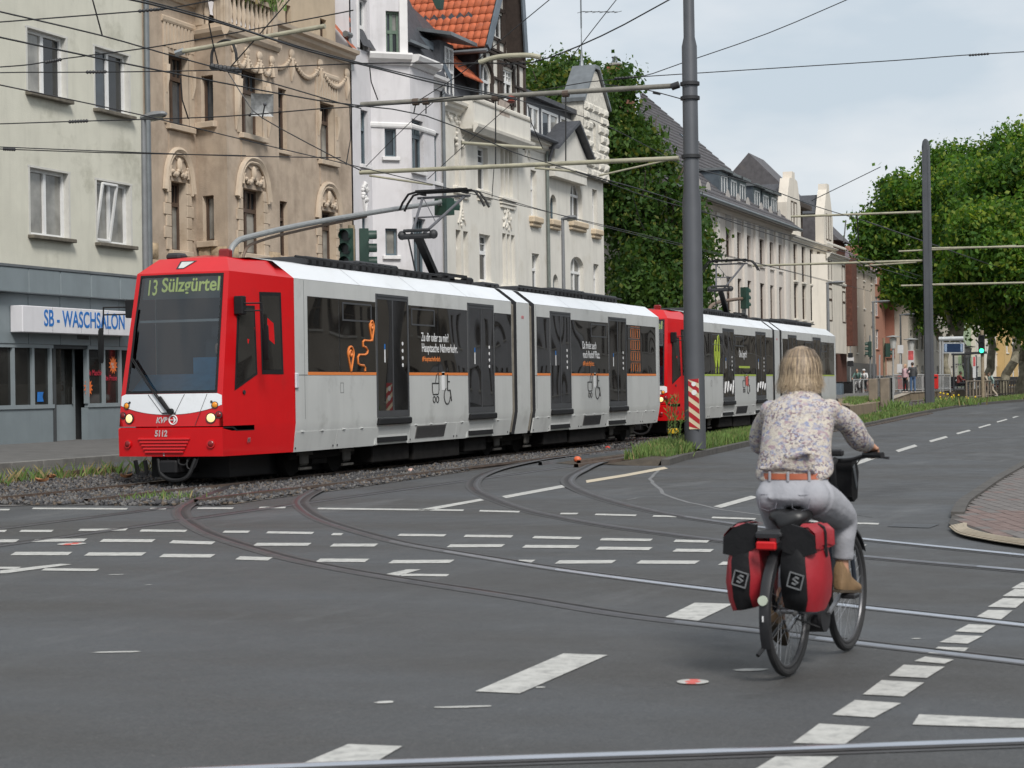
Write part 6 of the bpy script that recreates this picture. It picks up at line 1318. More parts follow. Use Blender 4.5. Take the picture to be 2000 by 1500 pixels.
 wins=[(600.5,662,0),(662,733.5,1),(798,855,1),(855,912.5,0),(965,998.5,0),(1048,1073.5,0),(1115,1150,0),(1150,1187.5,1),(1223,1251,1),(1251,1280,0)]
 for a,c,hop in wins:
  p,q=tx(a)+0.006,tx(c)-0.006;mb=MB();mb.box(p,q,-HW-0.005,-HW+.01,zw0,zw1);w=B(mb,'window',M_TBLACK,smooth=0);mb=MB();mb.poly(*[(x,-HW-0.007,z)for x,z in((p+.012,zw0+.012),(q-.012,zw0+.012),(q-.012,zw1-.012),(p+.012,zw1-.012))]);B(mb,'pane',M_TGLASS,w,smooth=0)
  if hop:
   x0_,x1_=p+(q-p)*0.08,q-(q-p)*0.12;mb=MB()
   for u0_,u1_,v0_,v1_ in((x0_,x1_,2.70,2.73),(x0_,x1_,3.0,3.03),(x0_,x0_+.035,2.73,3.0),(x1_-.035,x1_,2.73,3.0)):mb.box(u0_,u1_,-HW-0.016,-HW-0.007,v0_,v1_)
   B(mb,'hopper_frame',M_DOORF,w,smooth=0)
 for sgn in(1,):
  for a,c in((XJ+0.5,XA-0.3),(XB+0.3,XE-0.3)):mb=MB();mb.box(a,c,HW-.01,HW+.005,zw0,zw1);B(mb,'window_band',M_TGLASS,smooth=0)
 st=[(600.5,733.5),(798,912.5),(965,998.5),(1048,1073.5),(1115,1187.5),(1223,1280)]
 for a,c in st:mb=MB();mb.box(tx(a),tx(c),-HW-0.006,-HW+.01,zw0-0.055,zw0-0.003);B(mb,'accent_stripe',accent,smooth=0)
 sk=[(579,661),(661,743),(804,895),(895,921),(966,1000),(1045,1080),(1117,1138),(1138,1190),(1226,1258),(1258,1286)]
 for a,c in sk:
  p,q=tx(a,850)+0.006,tx(c,850)-0.006;mb=MB();mb.prism([(p,-1.242,0.455),(q,-1.242,0.455),(q,-1.306,0.79),(p,-1.306,0.79)],(0,0.03,0));skp=B(mb,'skirt_panel',M_TGREYB,smooth=0)
  for x in(p+0.08,q-0.08):
   mb=MB();mb.tube([(x,-1.25,0.52),(x,-1.262,0.522)],0.018,8);B(mb,'bolt',M_TDARK,skp)
  for x in np.arange(p+0.25,q-0.1,0.75):mb=MB();mb.tube([(x-0.05,-1.312,0.795),(x+0.05,-1.312,0.795)],0.012,6);B(mb,'hinge',M_TGREYB,skp)
 for a,c in((816,872),(1143,1176)):
  p,q=tx(a,850),tx(c,850);mb=MB();mb.prism([(p,-1.262,0.53),(q,-1.262,0.53),(q,-1.312,0.77),(p,-1.312,0.77)],(0,0.01,0));vt=B(mb,'vent',mat('vent_grey',(0.16,0.155,0.15),0.7,var=0.1),smooth=0)
  mb=MB()
  for x in np.arange(p+0.03,q-0.02,0.05):mb.prism([(x,-1.266,0.54),(x+.02,-1.266,0.54),(x+.02,-1.316,0.76),(x,-1.316,0.76)],(0,-0.006,0))
  lv=B(mb,'louvres',M_TDARK,vt,smooth=0);lv['kind']='stuff'
 for a in(594,1047,1285.5):mb=MB();mb.box(tx(a)-.004,tx(a)+.004,-HW-.0015,-HW+.01,1.0,3.34);B(mb,'seam',M_DOORF,smooth=0)
 for a,c in((577,600),(1000-5,1000),(1044,1049)):mb=MB();mb.box(tx(a),tx(c),-HW-.0015,-HW+.01,zw0-0.062,zw0-0.05);B(mb,'seam',M_DOORF,smooth=0)
 mb=MB();x=tx(665,757)
 for a,c,z0_,z1_ in((0,.13,1.43,1.438),(0,.13,1.602,1.61),(0,.008,1.43,1.61),(.122,.13,1.43,1.61)):mb.box(x+a,x+c,-HW-.0015,-HW+.01,z0_,z1_)
 B(mb,'flap_outline',M_DOORF,smooth=0)
 yg=-HW-0.009
 if not second:
  def pin(px_,py0,py1,w_):
   x=tx(px_,py1);z0_,z1_=onY(px_,py0,TC-HW)[2]-TR,onY(px_,py1,TC-HW)[2]-TR;r=(z1_-z0_)*0.27;cz=z1_-r;mb=MB()
   arc=[(x+r*math.cos(t)*w_,yg,cz+r*math.sin(t))for t in np.linspace(-0.35,math.pi+0.35,16)];mb.tube([(x,yg,z0_)]+arc+[(x,yg,z0_)],0.022,6,cap=False);mb.ring((x,yg,cz),(0,1,0),r*0.42,0.02,16,6);return mb
  B(pin(684,725,677,1.0),'map_pin_graphic',accent);B(pin(725,666,627,0.9),'map_pin_graphic',accent)
  zz_=lambda x,y:(tx(x,y),yg,onY(x,y,TC-HW)[2]-TR)
  B(MB().tube([zz_(x,y)for x,y in((725,664),(722,666),(710,665),(707.5,668),(708,676),(714,679),(717,684),(716,690),(712,693),(700,693),(697.5,698),(698.5,710),(702,713),(710,714),(712,718),(712,725))],0.022,6),'route_graphic',accent)
  x0_=tx(822,664)
  for body,x,y,s,m,tgt in(('Zu dir oder zu mir?',822,666,0.24,M_TEXTW,875),('Hauptsache Nahverkehr.',823,687,0.24,M_TEXTW,893),('#Hauptsachefürdich',824,705,0.13,accent,859),('Da findet auch',1137,681,0.26,M_TEXTW,1164),('noch Rudolf Platz.',1138,699,0.26,M_TEXTW,1171),('#Rudolfplatz',1138,714,0.16,accent,1160)):
   p=zz_(x,y);o=text('slogan',body,s,m,T,(p[0],yg,p[2]),(1,0,0),(0,0,1),0.001,local=True,bold=0.002);xm=max(v.co.x for v in o.data.vertices);xt=tx(tgt,y)
   for v in o.data.vertices:v.co.x=p[0]+(v.co.x-p[0])*(xt-p[0])/(xm-p[0])
  mb=MB();xa,xb=tx(1232,700),tx(1249,700)
  for j in range(4):
   z=1.86+0.3*j
   for k in range(5):x=xa+(xb-xa)*k/4;mb.bar((x,yg,z),(x,yg,z+0.2),0.02,0.008)
   mb.bar((xa,yg,z+0.22),(xb,yg,z+0.22),0.025,0.008);mb.bar((xa,yg,z+0.28),(xb,yg,z+0.28),0.018,0.008)
  B(mb,'tower_graphic',accent,smooth=0)
 else:
  for x,h in((0.62,1.0),(0.98,1.2)):
   X=tx(662)+x;B(MB().tube([(X+0.13*math.sin(t)*(1.0 if math.cos(t)<0.6 else 0.6),yg,2.0+h*0.42*(1-math.cos(t))/1.0)for t in np.linspace(0,2*math.pi,17)],0.018,6,cap=False),'tree_graphic',accent);B(MB().tube([(X,yg,1.82),(X,yg,2.5)],0.014,6),'tree_graphic',accent)
  o=text('slogan','Öko-Logisch!',0.33,M_TEXTW,T,(tx(823,664),yg,2.35),(1,0,0),(0,0,1),0.001,local=True,sx=0.62)
  mb=MB();mb.box(tx(822),tx(880),yg-.001,yg,2.0,2.07);B(mb,'slogan_bar',accent,smooth=0)
  rr=random.Random(3)
  for a,c in(dx[0],dx[1]):
   pts=[(a+0.15+(c-a-0.3)*k/7,-HW-0.016,1.35+(0.2 if k%2 else-0.1)+rr.uniform(-.08,.08))for k in range(8)];B(MB().tube(cat_spline(pts,4),0.016,5),'graffiti_scrawl',M_TEXTW)
 for px_ in(852,1156):
  x=tx(px_-8,760);s=1.0;zb=1.17;mb=MB();y=-HW-0.004;q=lambda pts,r=0.011:mb.tube([(x+a,y,zb+c)for a,c in pts],r,5)
  q([(0,.42),(.0,.28),(.03,.2),(.30,.2),(.34,.28),(.34,.42),(.0,.42)]);q([(.34,.42),(.34,.58),(.30,.62),(.22,.58),(.16,.42)]);
  for cx in(.09,.26):mb.ring((x+cx,y,zb+.1),(0,1,0),.06,.011,12,5)
  q([(.78,.60),(.78,.28),(.92,.28),(.98,.06)],.016);q([(.78,.45),(.90,.45)],.012);mb.ball((x+.78,y,zb+.68),(.045,.008,.045),8,6);q([(.78+.16*math.cos(t)-.02,.16+.16*math.sin(t))for t in np.linspace(1.9,6.2,10)],.012)
  B(mb,'pram_and_wheelchair_symbol',M_ICON);mb=MB();mb.box(x+.5,x+.64,y-.002,y+.003,zb+.28,zb+.66);B(mb,'notice',M_TEXTW,smooth=0)
 if second:mb=MB();mb.prism([(tx(858),-HW-.006,1.45),(tx(872),-HW-.006,1.40),(tx(870),-HW-.006,1.75),(tx(858),-HW-.006,1.72)],(0,-.002,0));B(mb,'red_sticker',M_REDP,smooth=0)
 tt=text('logo_lettering','KVB',0.10,M_REDT,T,((XM0+XM1)/2-0.1,-HW-0.004,3.0),(1,0,0),(0,0,1),0.001,local=True,sx=.8)
 rr=random.Random(11)
 for a,c,h in((XJ+1.6,XJ+3.6,.10),(XJ+3.7,XJ+5.6,.14),(XJ+5.8,XJ+7.3,.08),(XJ+10.2,XJ+11.2,.05),(XB+0.4,XB+2.8,.06),(XB+3.0,XB+5.4,.14),(XB+5.5,XE-2.1,.12)):
  mb=MB();mb.bev(a,c,-0.78,0.78,3.70,3.70+h+.05,0.03);bx_=B(mb,'roof_box',M_TDARK)
  mb=MB()
  for x in np.arange(a+.1,c-.1,.28):mb.box(x,x+.06,-0.80,-0.78,3.715,3.71+h)
  rb=B(mb,'box_ribs',M_TBLACK,bx_,smooth=0);rb['kind']='stuff'
 mb=MB();mb.tube([(XJ+1.0,-0.86,3.80),(XJ+7.6,-0.86,3.80)],.025,6);mb.tube([(XB+.3,-0.86,3.8),(XE-2,-0.86,3.8)],.025,6);cr_=B(mb,'roof_cable',M_TBLACK)
 for x in(XJ+8.9,XJ+10.0):B(MB().bev(x,x+.35,-.5,-.3,3.74,3.9,.04),'roof_horn',M_TBLACK)
 B(MB().bev(.95,1.25,.35,.62,3.68,3.80,.04),'roof_aerial',M_TDARK);B(MB().bev(1.25,1.42,-.4,-.2,3.70,3.86,.03),'roof_aerial',M_REDL)
 bx,bz=11.0+(37.6-26.57-11.0),3.80;k_=np.array((36.77-26.57,0,4.70));hd=np.array((38.25-26.57,0,5.72));bs=np.array((37.75-26.57,0,3.86))
 pg=MB();pg.bar(bs,k_,0.15,0.13);pan=B(pg,'pantograph',M_TBLACK)
 pb=MB();pb.box(bs[0]-.9,bs[0]+.5,-.5,.5,3.74,3.82)
 for y in(-.45,.45):pb.bar((bs[0]-.9,y,3.9),(bs[0]+.6,y,3.9),.06)
 pb.tube([bs+np.array((0,-.4,0)),bs+np.array((0,.4,0))],.07,8);B(pb,'base_frame',M_TBLACK,pan)
 ka=MB();ka.tube([k_+np.array((0,-.38,0)),k_+np.array((0,.38,0))],.06,8);ka.tube([k_+np.array((-.05,-.3,.12)),k_+np.array((-.05,.3,.12))],.035,8)
 for y in(-.36,.36):ka.ball(tuple(k_+np.array((0,y,.03))),.1,8,6)
 ka.tube([bs+np.array((-.6,.2,0)),k_+np.array((-.05,.2,-.02))],.02,6);B(ka,'knee_joint',M_TDARK,pan)
 ua=MB()
 for y in(-1,1):ua.tube([k_+np.array((0,y*.14,.05)),hd+np.array((0,y*.50,-.06))],.032,8)
 ua.tube([k_*(1-.45)+hd*.45+np.array((0,-.3,0)),k_*(1-.45)+hd*.45+np.array((0,.3,0))],.02,6);ua.tube([k_*.7+hd*.3+np.array((0,-.24,0)),hd+np.array((0,.48,-.06))],.01,5);ua.tube([hd+np.array((0,-.62,-.06)),hd+np.array((0,.62,-.06))],.03,6);B(ua,'upper_arm',mat('arm_grey',(.12,.12,.13),.45,.3),pan)
 hh=MB()
 for dx_ in(-.14,.14):hh.tube([hd+np.array((dx_,y,z))for y,z in((-1.0,-.32),(-.92,-.16),(-.78,.02),(-.6,.06),(.6,.06),(.78,.02),(.92,-.16),(1.0,-.32))],.026,6);hh.box(hd[0]+dx_-.04,hd[0]+dx_+.04,-.6,.6,hd[2]+.06,hd[2]+.10)
 for y in(-.5,.5):hh.bar(hd+np.array((-.16,y,.02)),hd+np.array((.16,y,.02)),.05)
 B(hh,'collector_head',M_TBLACK,pan)
 whs=[tx(563,930)+.18,tx(650,926)+.18,0,0,0,0];whs[0]=onY(564,930,14.95)[0]-TUF;whs[1]=onY(648,926,14.95)[0]-TUF
 pairs=[(whs[0],whs[1]),((XM0+XM1)/2-.95,(XM0+XM1)/2+.95),(XE-3.6,XE-1.75)]
 for a,c in pairs:
  mb=MB();mb.bev(a-.45,c+.45,-.98,-.86,.30,.44,.03);mb.bev(a-.45,c+.45,.86,.98,.30,.44,.03);mb.box((a+c)/2-.3,(a+c)/2+.3,-.9,.9,.2,.42);bo=B(mb,'bogie',M_UNDER)
  for x in(a,c):
   for y in(-.7175,.7175):
    mb=MB();mb.lathe([(.05,-.07),(.12,-.075),(.25,-.05),(.29,-.065),(.30,-.04),(.30,.06),(.10,.065)],(x,y,.30),28,'y');B(mb,'wheel',M_UNDER,bo)
   mb=MB();mb.bev(x-.16,x+.16,-1.04,-.985,.2,.42,.03);mb.bar((x-.26,-1.03,.40),(x+.26,-1.03,.40),.05);mb.bar((x-.22,-1.03,.15),(x+.22,-1.03,.15),.04);B(mb,'axle_box',mat('axle_grey',(.075,.07,.062),.8,var=.3,bump=.3),bo)
 for a,c,h in((pairs[0][1]+.9,pairs[0][1]+2.6,.13),(pairs[0][1]+2.8,pairs[0][1]+5.2,.10),(pairs[0][1]+5.5,pairs[1][0]-.9,.16),(pairs[1][1]+.9,pairs[1][1]+2.6,.14),(pairs[1][1]+2.8,pairs[2][0]-.8,.12)):
  B(MB().bev(a,c,-1.12,1.12,h,.455,.02),'underfloor_box',M_UNDER)
 B(MB().box(.75,XE-.5,-.60,.60,.07,.45),'underframe',M_TBLACK,smooth=0);B(MB().box(.6,2.0,-.72,.72,.1,.45),'nose_shadow_box',M_TBLACK,smooth=0)  # solid black boxes added to stand in for shadow beneath floor and nose
 mb=MB();mb.bev(-.12,.9,-.16,.16,.18,.40,.03);mb.bar((-.1,.42,.40),(-.05,.42,.18),.05);mb.bar((-.05,.42,.18),(-.05,.58,.18),.05);mb.bar((-.05,.58,.18),(-.1,.60,.40),.05);B(mb,'coupler',M_TBLACK)
 mb=MB();mb.tube(cat_spline([(-.02,.22,.42),(-.1,.12,.18),(-.12,-.1,.08),(-.1,-.35,.14),(-.02,-.46,.42)],5),.035,8)
 for y,d in((-.15,.1),(-.3,.16),(.05,.12)):mb.tube(cat_spline([(0,y,.45),(-.08,y-.04,.45-d),(-.06,y-.14,.44-d*1.1),(0,y-.2,.45)],4),.014,6)
 B(mb,'hoses',M_TBLACK)
 return T
M_ORG=mat('accent_orange',(0.72,0.21,0.045),0.5,var=0.05);M_LIME=mat('accent_lime',(0.36,0.46,0.06),0.5,var=0.05)
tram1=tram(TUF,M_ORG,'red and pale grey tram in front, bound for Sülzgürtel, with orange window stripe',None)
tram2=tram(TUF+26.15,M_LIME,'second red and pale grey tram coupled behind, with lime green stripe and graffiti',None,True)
for t_,dx_ in((tram1,0),(tram2,0)):
 mb=MB();mb.prism([(XE+.01,-1.2,.5),(XE+.01,1.2,.5),(XE+.01,HW-.05,.95),(XE+.01,HW-.05,3.3),(XE+.01,.9,3.6),(XE+.01,-.9,3.6),(XE+.01,-HW+.05,3.3),(XE+.01,-HW+.05,.95)],(.12,0,0));mb.build('rear_face',M_TRED,t_,local=True)
M_MAST=mat('mast_grey',(0.085,0.09,0.10),0.5,0.2,var=0.1,scale=1.5,bump=0.05,streak=0.2)
M_ARM=mat('arm_cream',(0.34,0.32,0.235),0.55,var=0.15,scale=4,streak=0.5)
M_ARMG=mat('arm_grey_tube',(0.20,0.19,0.165),0.6,0.2,var=0.25,scale=4)
M_WIRE=mat('wire',(0.022,0.022,0.023),0.5,0.3,var=0)
M_INS=mat('insulator',(0.20,0.05,0.035),0.4,var=0.2)
PM=onY(1358,863,10.75);PU,PV,PZ=float(PM[0]),10.75,float(PM[2])
def zatp(y,u=None):return float(onX(1345,y,u or PU)[2])
ma=thing('catenary_mast','thick stepped dark grey mast with striped warning board, nearest the camera','mast',(PU,PV,PZ-0.15))
z1,z2=zatp(378),zatp(82)
MB().lathe([(0.235,PZ-0.15),(0.235,PZ+0.1),(0.205,z1-0.18),(0.172,z1+0.10),(0.168,z2-0.1),(0.125,z2+0.1),(0.115,z2+3.2),(0.0,z2+3.25)],(PU,PV,0),32).build('pole',M_MAST,ma)
for y in(164,192,306):z=zatp(y);MB().lathe([(0.17+.03,z-.04),(0.215,z-.035),(0.215,z+.035),(0.2,z+.04)],(PU,PV,0),24).build('clamp_ring',M_TDARK,ma)
def arm(par,u,pa,pb,r,m,name='arm'):
 a,c=onX(*pa,u),onX(*pb,u);return MB().tube([a,c],r,12).build(name,m,par),a,c
_,aA,aB=arm(ma,PU,(1326,167),(705,204),0.058,M_ARMG);_,cA,cB=arm(ma,PU,(1326,309),(703,337),0.052,M_ARM)
arm(ma,PU,(1320,309),(1170,343),0.022,M_ARM,'steady_arm');arm(ma,PU,(722,343),(845,361),0.025,M_ARM,'steady_arm');arm(ma,PU,(1045,328),(1125,335),0.028,M_ARM,'steady_arm');arm(ma,PU,(1312,170),(1326,165),0.08,M_TDARK,'bracket')
for px_,y in((968,191),(812,199),(832,198),(1105,183)):
 c=onX(px_,y,PU);MB().tube([c+np.array((0,-.07,0)),c+np.array((0,.07,0))],.085,10).build('clamp',M_RUST,ma)
for p,q in(((968,194),(968,322)),((1105,186),(1105,318)),((832,200),(832,222)),((812,202),(808,222))):MB().tube([onX(*p,PU),onX(*q,PU)],0.016,6).build('hanger',M_WIRE,ma)
c=onX(998,193,PU);MB().lathe([(.05,-.1),(.12,-.06),(.05,-.02),(.12,.03),(.05,.08)],tuple(c),12).build('insulator',M_INS,ma)
wb=thing('warning_board','red and white diagonal striped warning board fixed to the big mast','warning board',tuple(onX(1356,790,PU-0.24)))
def wbp(x,y,o=0):return onX(x,y,PU-0.245-o)
q=[wbp(1344,741),wbp(1364.5,739.5),wbp(1367,838),wbp(1346,838.5)]
bd=MB();bd.prism(q,(0.02,0,0));bd.build('board',mat('board_cream',(0.62,0.52,0.36),0.5,var=0.1),wb,smooth=0)
def bpt(s,t):return(q[0]*(1-s)+q[1]*s)*(1-t)+(q[3]*(1-s)+q[2]*s)*t+np.array((-0.004,0,0))
for k in range(-1,6):
 t0=0.02+0.205*k;pl=[(0,t0),(1,t0+0.17),(1,t0+0.275),(0,t0+0.105)]
 pl=[(s,min(1,max(0,t)))for s,t in pl]
 if len({round(t,3)for s,t in pl})>1:mb=MB();mb.poly(*[bpt(s,t)for s,t in pl]);mb.build('stripe',mat('stripe_red',(.38,.018,.025),.45,var=.1),wb,smooth=0)
for s,t,r in((0.52,0.10,.05),(0.55,0.27,.06)):c=bpt(s,t);MB().tube([c,c+np.array((-.006,0,0))],r,12).build('sticker',M_TEXTW,wb)
wm=thing('tall_weed','tall thin weed with pale seed heads growing beside the big mast','weed',tuple(onX(1318,870,PU-1.5)))
c0=onX(1318,872,PU-1.5);rr=random.Random(4);mb=MB();lv=[]
for k in range(7):
 a=c0+np.array((rr.uniform(-.1,.1),rr.uniform(-.12,.12),0));h=rr.uniform(.5,1.15);e_=a+np.array((rr.uniform(-.1,.1),rr.uniform(-.15,.15),h));mb.tube([a,(a+e_)/2+np.array((0,.03,0)),e_],[.008,.006,.003],5)
 for j in range(26):f=rr.uniform(.2,1);lv.append(a+(e_-a)*f)
mb.build('stems',M_GR[0],wm);link('leaves',blades(np.array(lv)-c0,.05,.14,.009,'weed_leaves',(.72,.2,.08),1.4),wm)
n=1100;cc=onX(1310,880,PU-1.6);P_=np.stack([cc[0]+RNG.normal(0,.35,n),cc[1]+RNG.normal(.15,.18,n),np.full(n,.05)],1);tag(link('weeds',blades(P_,.08,.35,.012,'mast_weeds',(.55,.3,.15),.7)),'clump of weeds at the pointed end of the median','weeds',kind='stuff')
yb=thing('marker_box','small yellow marker box on a short post beside the big mast','marker',tuple(onX(1315,850,PU-0.6)))
c=onX(1315,842,PU-0.6);MB().bev(c[0]-.1,c[0]+.1,c[1]-.1,c[1]+.1,c[2]-.06,c[2]+.06,.015).build('box',mat('yellow_paint',(.68,.42,.02),.5,var=.1),yb);MB().tube([(c[0],c[1],.1),(c[0],c[1],c[2]-.05)],.03,8).build('post',M_TDARK,yb)
P2=road_pt(1816,797,0.12);U2,V2=float(P2[0]),float(P2[1]);zt=float(onX(1808,272,U2)[2])
m2=thing('catenary_mast','slim dark mast with rounded top standing in the grass at right','mast',(U2,V2,0.0))
hw=float(onX(1816,600,U2)[1]-onX(1816+8.4,600,U2)[1]);hw=abs(hw);s2=MB()
s2.loft([[(U2+dx*hw*.9,V2+dy*hw*k_,z)for dx,dy in((-.5,-1),(.5,-1),(1,-.5),(1,.5),(.5,1),(-.5,1),(-1,.5),(-1,-.5))]for z,k_ in((0,1.12),(zt*.5,1.03),(zt-.35,.9),(zt-.1,.7),(zt,.3))]);s2.build('pole',M_MAST,m2)
for s in(-1,1):MB().box(U2-hw*1.0,U2-hw*.88,V2+s*hw*.62-.03,V2+s*hw*.62+.03,.3,zt-.5).build('flange',M_MAST,m2,smooth=0)
for pa,pb,r in(((1800,414),(1545,423),.055),((1802,509),(1470,519),.055),((1820,485),(2080,480),.05),((1820,556),(2060,551),.05)):arm(m2,U2,pa,pb,r,M_ARM)
arm(m2,U2,(1790,512),(1690,519),.04,M_ARM,'steady_arm');arm(m2,U2,(1985,480),(1755,491),.04,M_ARM);arm(m2,U2,(1990,553),(1760,558),.04,M_ARM)
m3=thing('catenary_mast','distant grey mast under the plane trees with cream arms','mast',(onZ(2040,770,0)[0],onZ(2040,770,0)[1],0))
o3=m3.location;MB().tube([(o3.x,o3.y,0),(o3.x,o3.y,13)],.2,10).build('pole',M_MAST,m3);arm(m3,o3.x,(2030,603),(1915,602),.07,M_ARM);arm(m3,o3.x,(2000,545),(1905,548),.07,M_ARM)
def wire(name,label,pts,r=0.011,cat='wire',group='overhead wires'):
 mb=MB();mb.tube(pts,r,5,cap=False);return tag(mb.build(name,M_WIRE),label,cat,group)
def wy(v,*px):return[onY(x,y,v)for x,y in px]
def wx(u,*px):return[onX(x,y,u)for x,y in px]
W_=[('contact_wire','wire touched by the front pantograph, running the length of the tram',15.67,[(-60,152),(0,166),(273,224),(525,285),(705,327),(868,366),(1020,402),(1300,469),(1480,514),(1700,569)],.010),('contact_wire','wire of the near track crossing the brown house diagonally',12.55,[(-60,55),(0,73),(322,140),(620,196),(831,226),(1002,297),(1083,322),(1177,353),(1300,395),(1560,465),(1800,540)],.011),('messenger_wire','upper wire entering at the top left and passing over the white house',12.55,[(230,-6),(330,17),(480,60),(600,99),(722,130),(860,165),(1010,195)],.014),('messenger_wire','second upper wire just above the first at the top left',12.7,[(255,-6),(400,32),(540,78),(700,122),(860,160),(1010,193)],.011),('cross_wire','thin wire from the top left corner to the clamp in front of the brown bay',12.55,[(-40,14),(0,23),(196,69),(322,105),(413,130),(445,140),(540,165),(660,200),(705,212)],.010),('messenger_wire','wire sagging below the upper arm across the turret house',15.67,[(1010,195),(1160,235),(1300,305),(1330,322)],.012),('messenger_wire','far wire running under the second mast arms along the street',15.67,[(1330,322),(1480,362),(1590,402),(1690,432)],.02),('feeder_wire','lower wire of the pair in front of the long house',15.0,[(930,372),(1040,405),(1180,443),(1330,480),(1500,520),(1640,556)],.009),('messenger_wire','wire across the plane trees at right',13.5,[(1690,432),(1800,470),(1900,505),(2000,540)],.03),('feeder_wire','wire from the near mast arm to the second pantograph',12.55,[(1125,335),(1300,385),(1440,437),(1640,500),(1790,545)],.014),]
for nm,lb,v,px,r in W_:wire(nm,lb,cat_spline(wy(v,*px),3),r)
X_=[('span_wire','span wire with insulator across the green and brown houses, second from top',27,[(-40,150),(0,142),(180,141),(427,137),(700,124),(936,124)],.010),('span_wire','span wire rising from the left edge over the green house windows',27,[(0,131),(60,126),(130,114),(300,92),(470,62),(640,30),(690,20)],.011),('span_wire','topmost span wire at left, with a spring clamp',27,[(-20,44),(0,43),(270,22),(320,18),(480,-12)],.012),('span_wire','span wire crossing above the street lamp at left',27,[(-20,243),(0,242),(150,237),(430,228),(620,213),(780,203),(905,188)],.010),('span_wire','lowest span wire at left, in a parallel pair',27,[(-20,286),(0,287),(300,299),(480,305),(665,308)],.009),('span_wire','lower wire of the parallel pair at left',27,[(-20,291),(0,291),(200,298),(480,304)],.009),('span_wire','thick wire slanting up to the top edge, left of the big mast',38,[(895,130),(935,122),(1040,122),(1175,70),(1310,-2)],.016),('span_wire','wire from the timbered gable to the top edge',38,[(820,195),(905,140),(1000,60),(1075,-2)],.011),('span_wire','thin wire from the turret up to the top edge',38,[(1110,120),(1160,55),(1205,-2)],.010),('span_wire','wire crossing the sky from the big mast up to the top right',45,[(1040,180),(1150,160),(1250,150),(1330,124),(1500,65),(1660,-3)],.012),('span_wire','nearly level wire crossing the sky to the right edge, with an insulator',45,[(1250,150),(1500,134),(1750,118),(1880,108),(2020,100)],.012),('span_wire','short wire sloping down to the ring on the big mast',41.2,[(1180,165),(1260,175),(1330,193)],.012),('span_wire','wire rising over the far gablets toward the plane trees',100,[(1585,392),(1720,326)],.022),('span_wire','short wire slanting up from the far arm into the leaves',115,[(1675,418),(1712,384)],.03),('span_wire','diagonal wire from the upper arm down to the cream front',41,[(1080-70,193),(900,290),(835,350)],.009),('span_wire','diagonal wire from the lamp bracket down to the lower arm end',41,[(870,180),(800,240),(715,325)],.009),('span_wire','drooping wire from the brown bay clamp to the white house',34,[(445,140),(480,195),(512,230),(640,300),(705,333)],.012),('span_wire','wire from the brown bay clamp up to the roof gutter',34,[(445,137),(500,75),(565,0),(570,-8)],.014),]
for nm,lb,u,px,r in X_:wire(nm,lb,cat_spline(wx(u,*px),3),r)
for k,(lb,v,pts)in enumerate((('drooping hanger wire in front of the brown left window',12.6,[(353,152),(356,195),(368,232)]),('hanger wire at the top left on the green wall',12.6,[(180,-4),(200,70)]),('hanger wire in front of the brown bay',12.6,[(408,45),(416,85),(426,125)]),('looped hanger wire beside the white house edge',15,[(683,205),(685,270),(676,322)]),('drooping hanger wire on the white house',12.6,[(722,131),(725,160),(738,195)]),('thin dropper beside the cream upper window',15.6,[(965,325),(961,385)]),('pair of thick jumper cables near the attic windows',12.6,[(1031,205),(1038,240),(1060,290)]),('thin dropper in front of the dark tree',12.6,[(1237,385),(1250,430),(1258,446)]),('left thin dropper in the sky beside the far gablets',15.6,[(1652,430),(1648,475)]),('right thin dropper in the sky beside the far gablets',15.6,[(1674,420),(1677,475)]))):
 wire('dropper_wire',lb,wy(v,*pts),.010 if k<8 else .03,group='dropper wires')
def ins(u,px,lb,L=.55,m=None):
 a,c=onX(*px[0],u),onX(*px[1],u);mb=MB();n=7;prof=[(a+(c-a)*k/(2*n),.032 if k%2 else .016)for k in range(2*n+1)];mb.tube([p for p,_ in prof],[r for _,r in prof],8);tag(mb.build('insulator',m or M_TDARK),lb,'insulator','wire insulators')
for px,lb in((((88,122),(120,116)),'insulator on the rising wire over the upper left window'),(((168,141),(208,140)),'insulator on the level wire between the green house windows'),(((134,238),(172,236)),'insulator on the wire left of the street lamp'),(((6,291),(30,292)),'insulator on the lowest wire at the left edge'),(((270,22),(320,17)),'spring clamp on the topmost wire at left')):ins(27,px,lb)
ins(45,((1200,153),(1245,150)),'insulator on the wire left of the big mast');ins(45,((1892,108),(1932,105)),'insulator in the sky at upper right');ins(41.2,((1275,181),(1290,184)),'small insulator right next to the mast ring')
hb=thing('wire_junction','dark tangle of clamps and loops where wires meet before the brown bay','wire clamp',tuple(onX(437,133,34)))
c=onX(437,133,34);MB().tube(cat_spline(wx(34,(413,125),(415,100),(430,82),(450,80),(460,100),(462,118)),4),.03,8).build('loop',M_WIRE,hb);mb=MB();mb.tube(wx(34,(413,131),(470,139)),.05,8)
for k in range(7):x=415+8*k;mb.ball(tuple(onX(x,130+k*1.3,34)),.07,6,5)
mb.build('clamp',M_TDARK,hb)
tube_=thing('span_tube','cream tube slung in front of the brown house, holding wires apart','tube',tuple(onX(355,101,34)));MB().tube(wx(34,(355,101),(635,51)),.048,10).build('tube',M_ARM,tube_);MB().tube(wx(34,(344,105),(358,100)),.07,8).build('end_fitting',M_CHROME,tube_)
t2=thing('span_tube','short cream tube in front of the cream house windows','tube',tuple(onX(910,279,38)));MB().tube(wx(38,(903,279),(1060,290)),.035,8).build('tube',M_ARM,t2)
t3=thing('span_tube','curved cream bracket arm high up over the half-timbered gable','tube',tuple(onX(940,120,38)));MB().tube(cat_spline(wx(38,(936,122),(975,111),(1030,108),(1056,112)),4),.055,10).build('tube',M_ARM,t3)
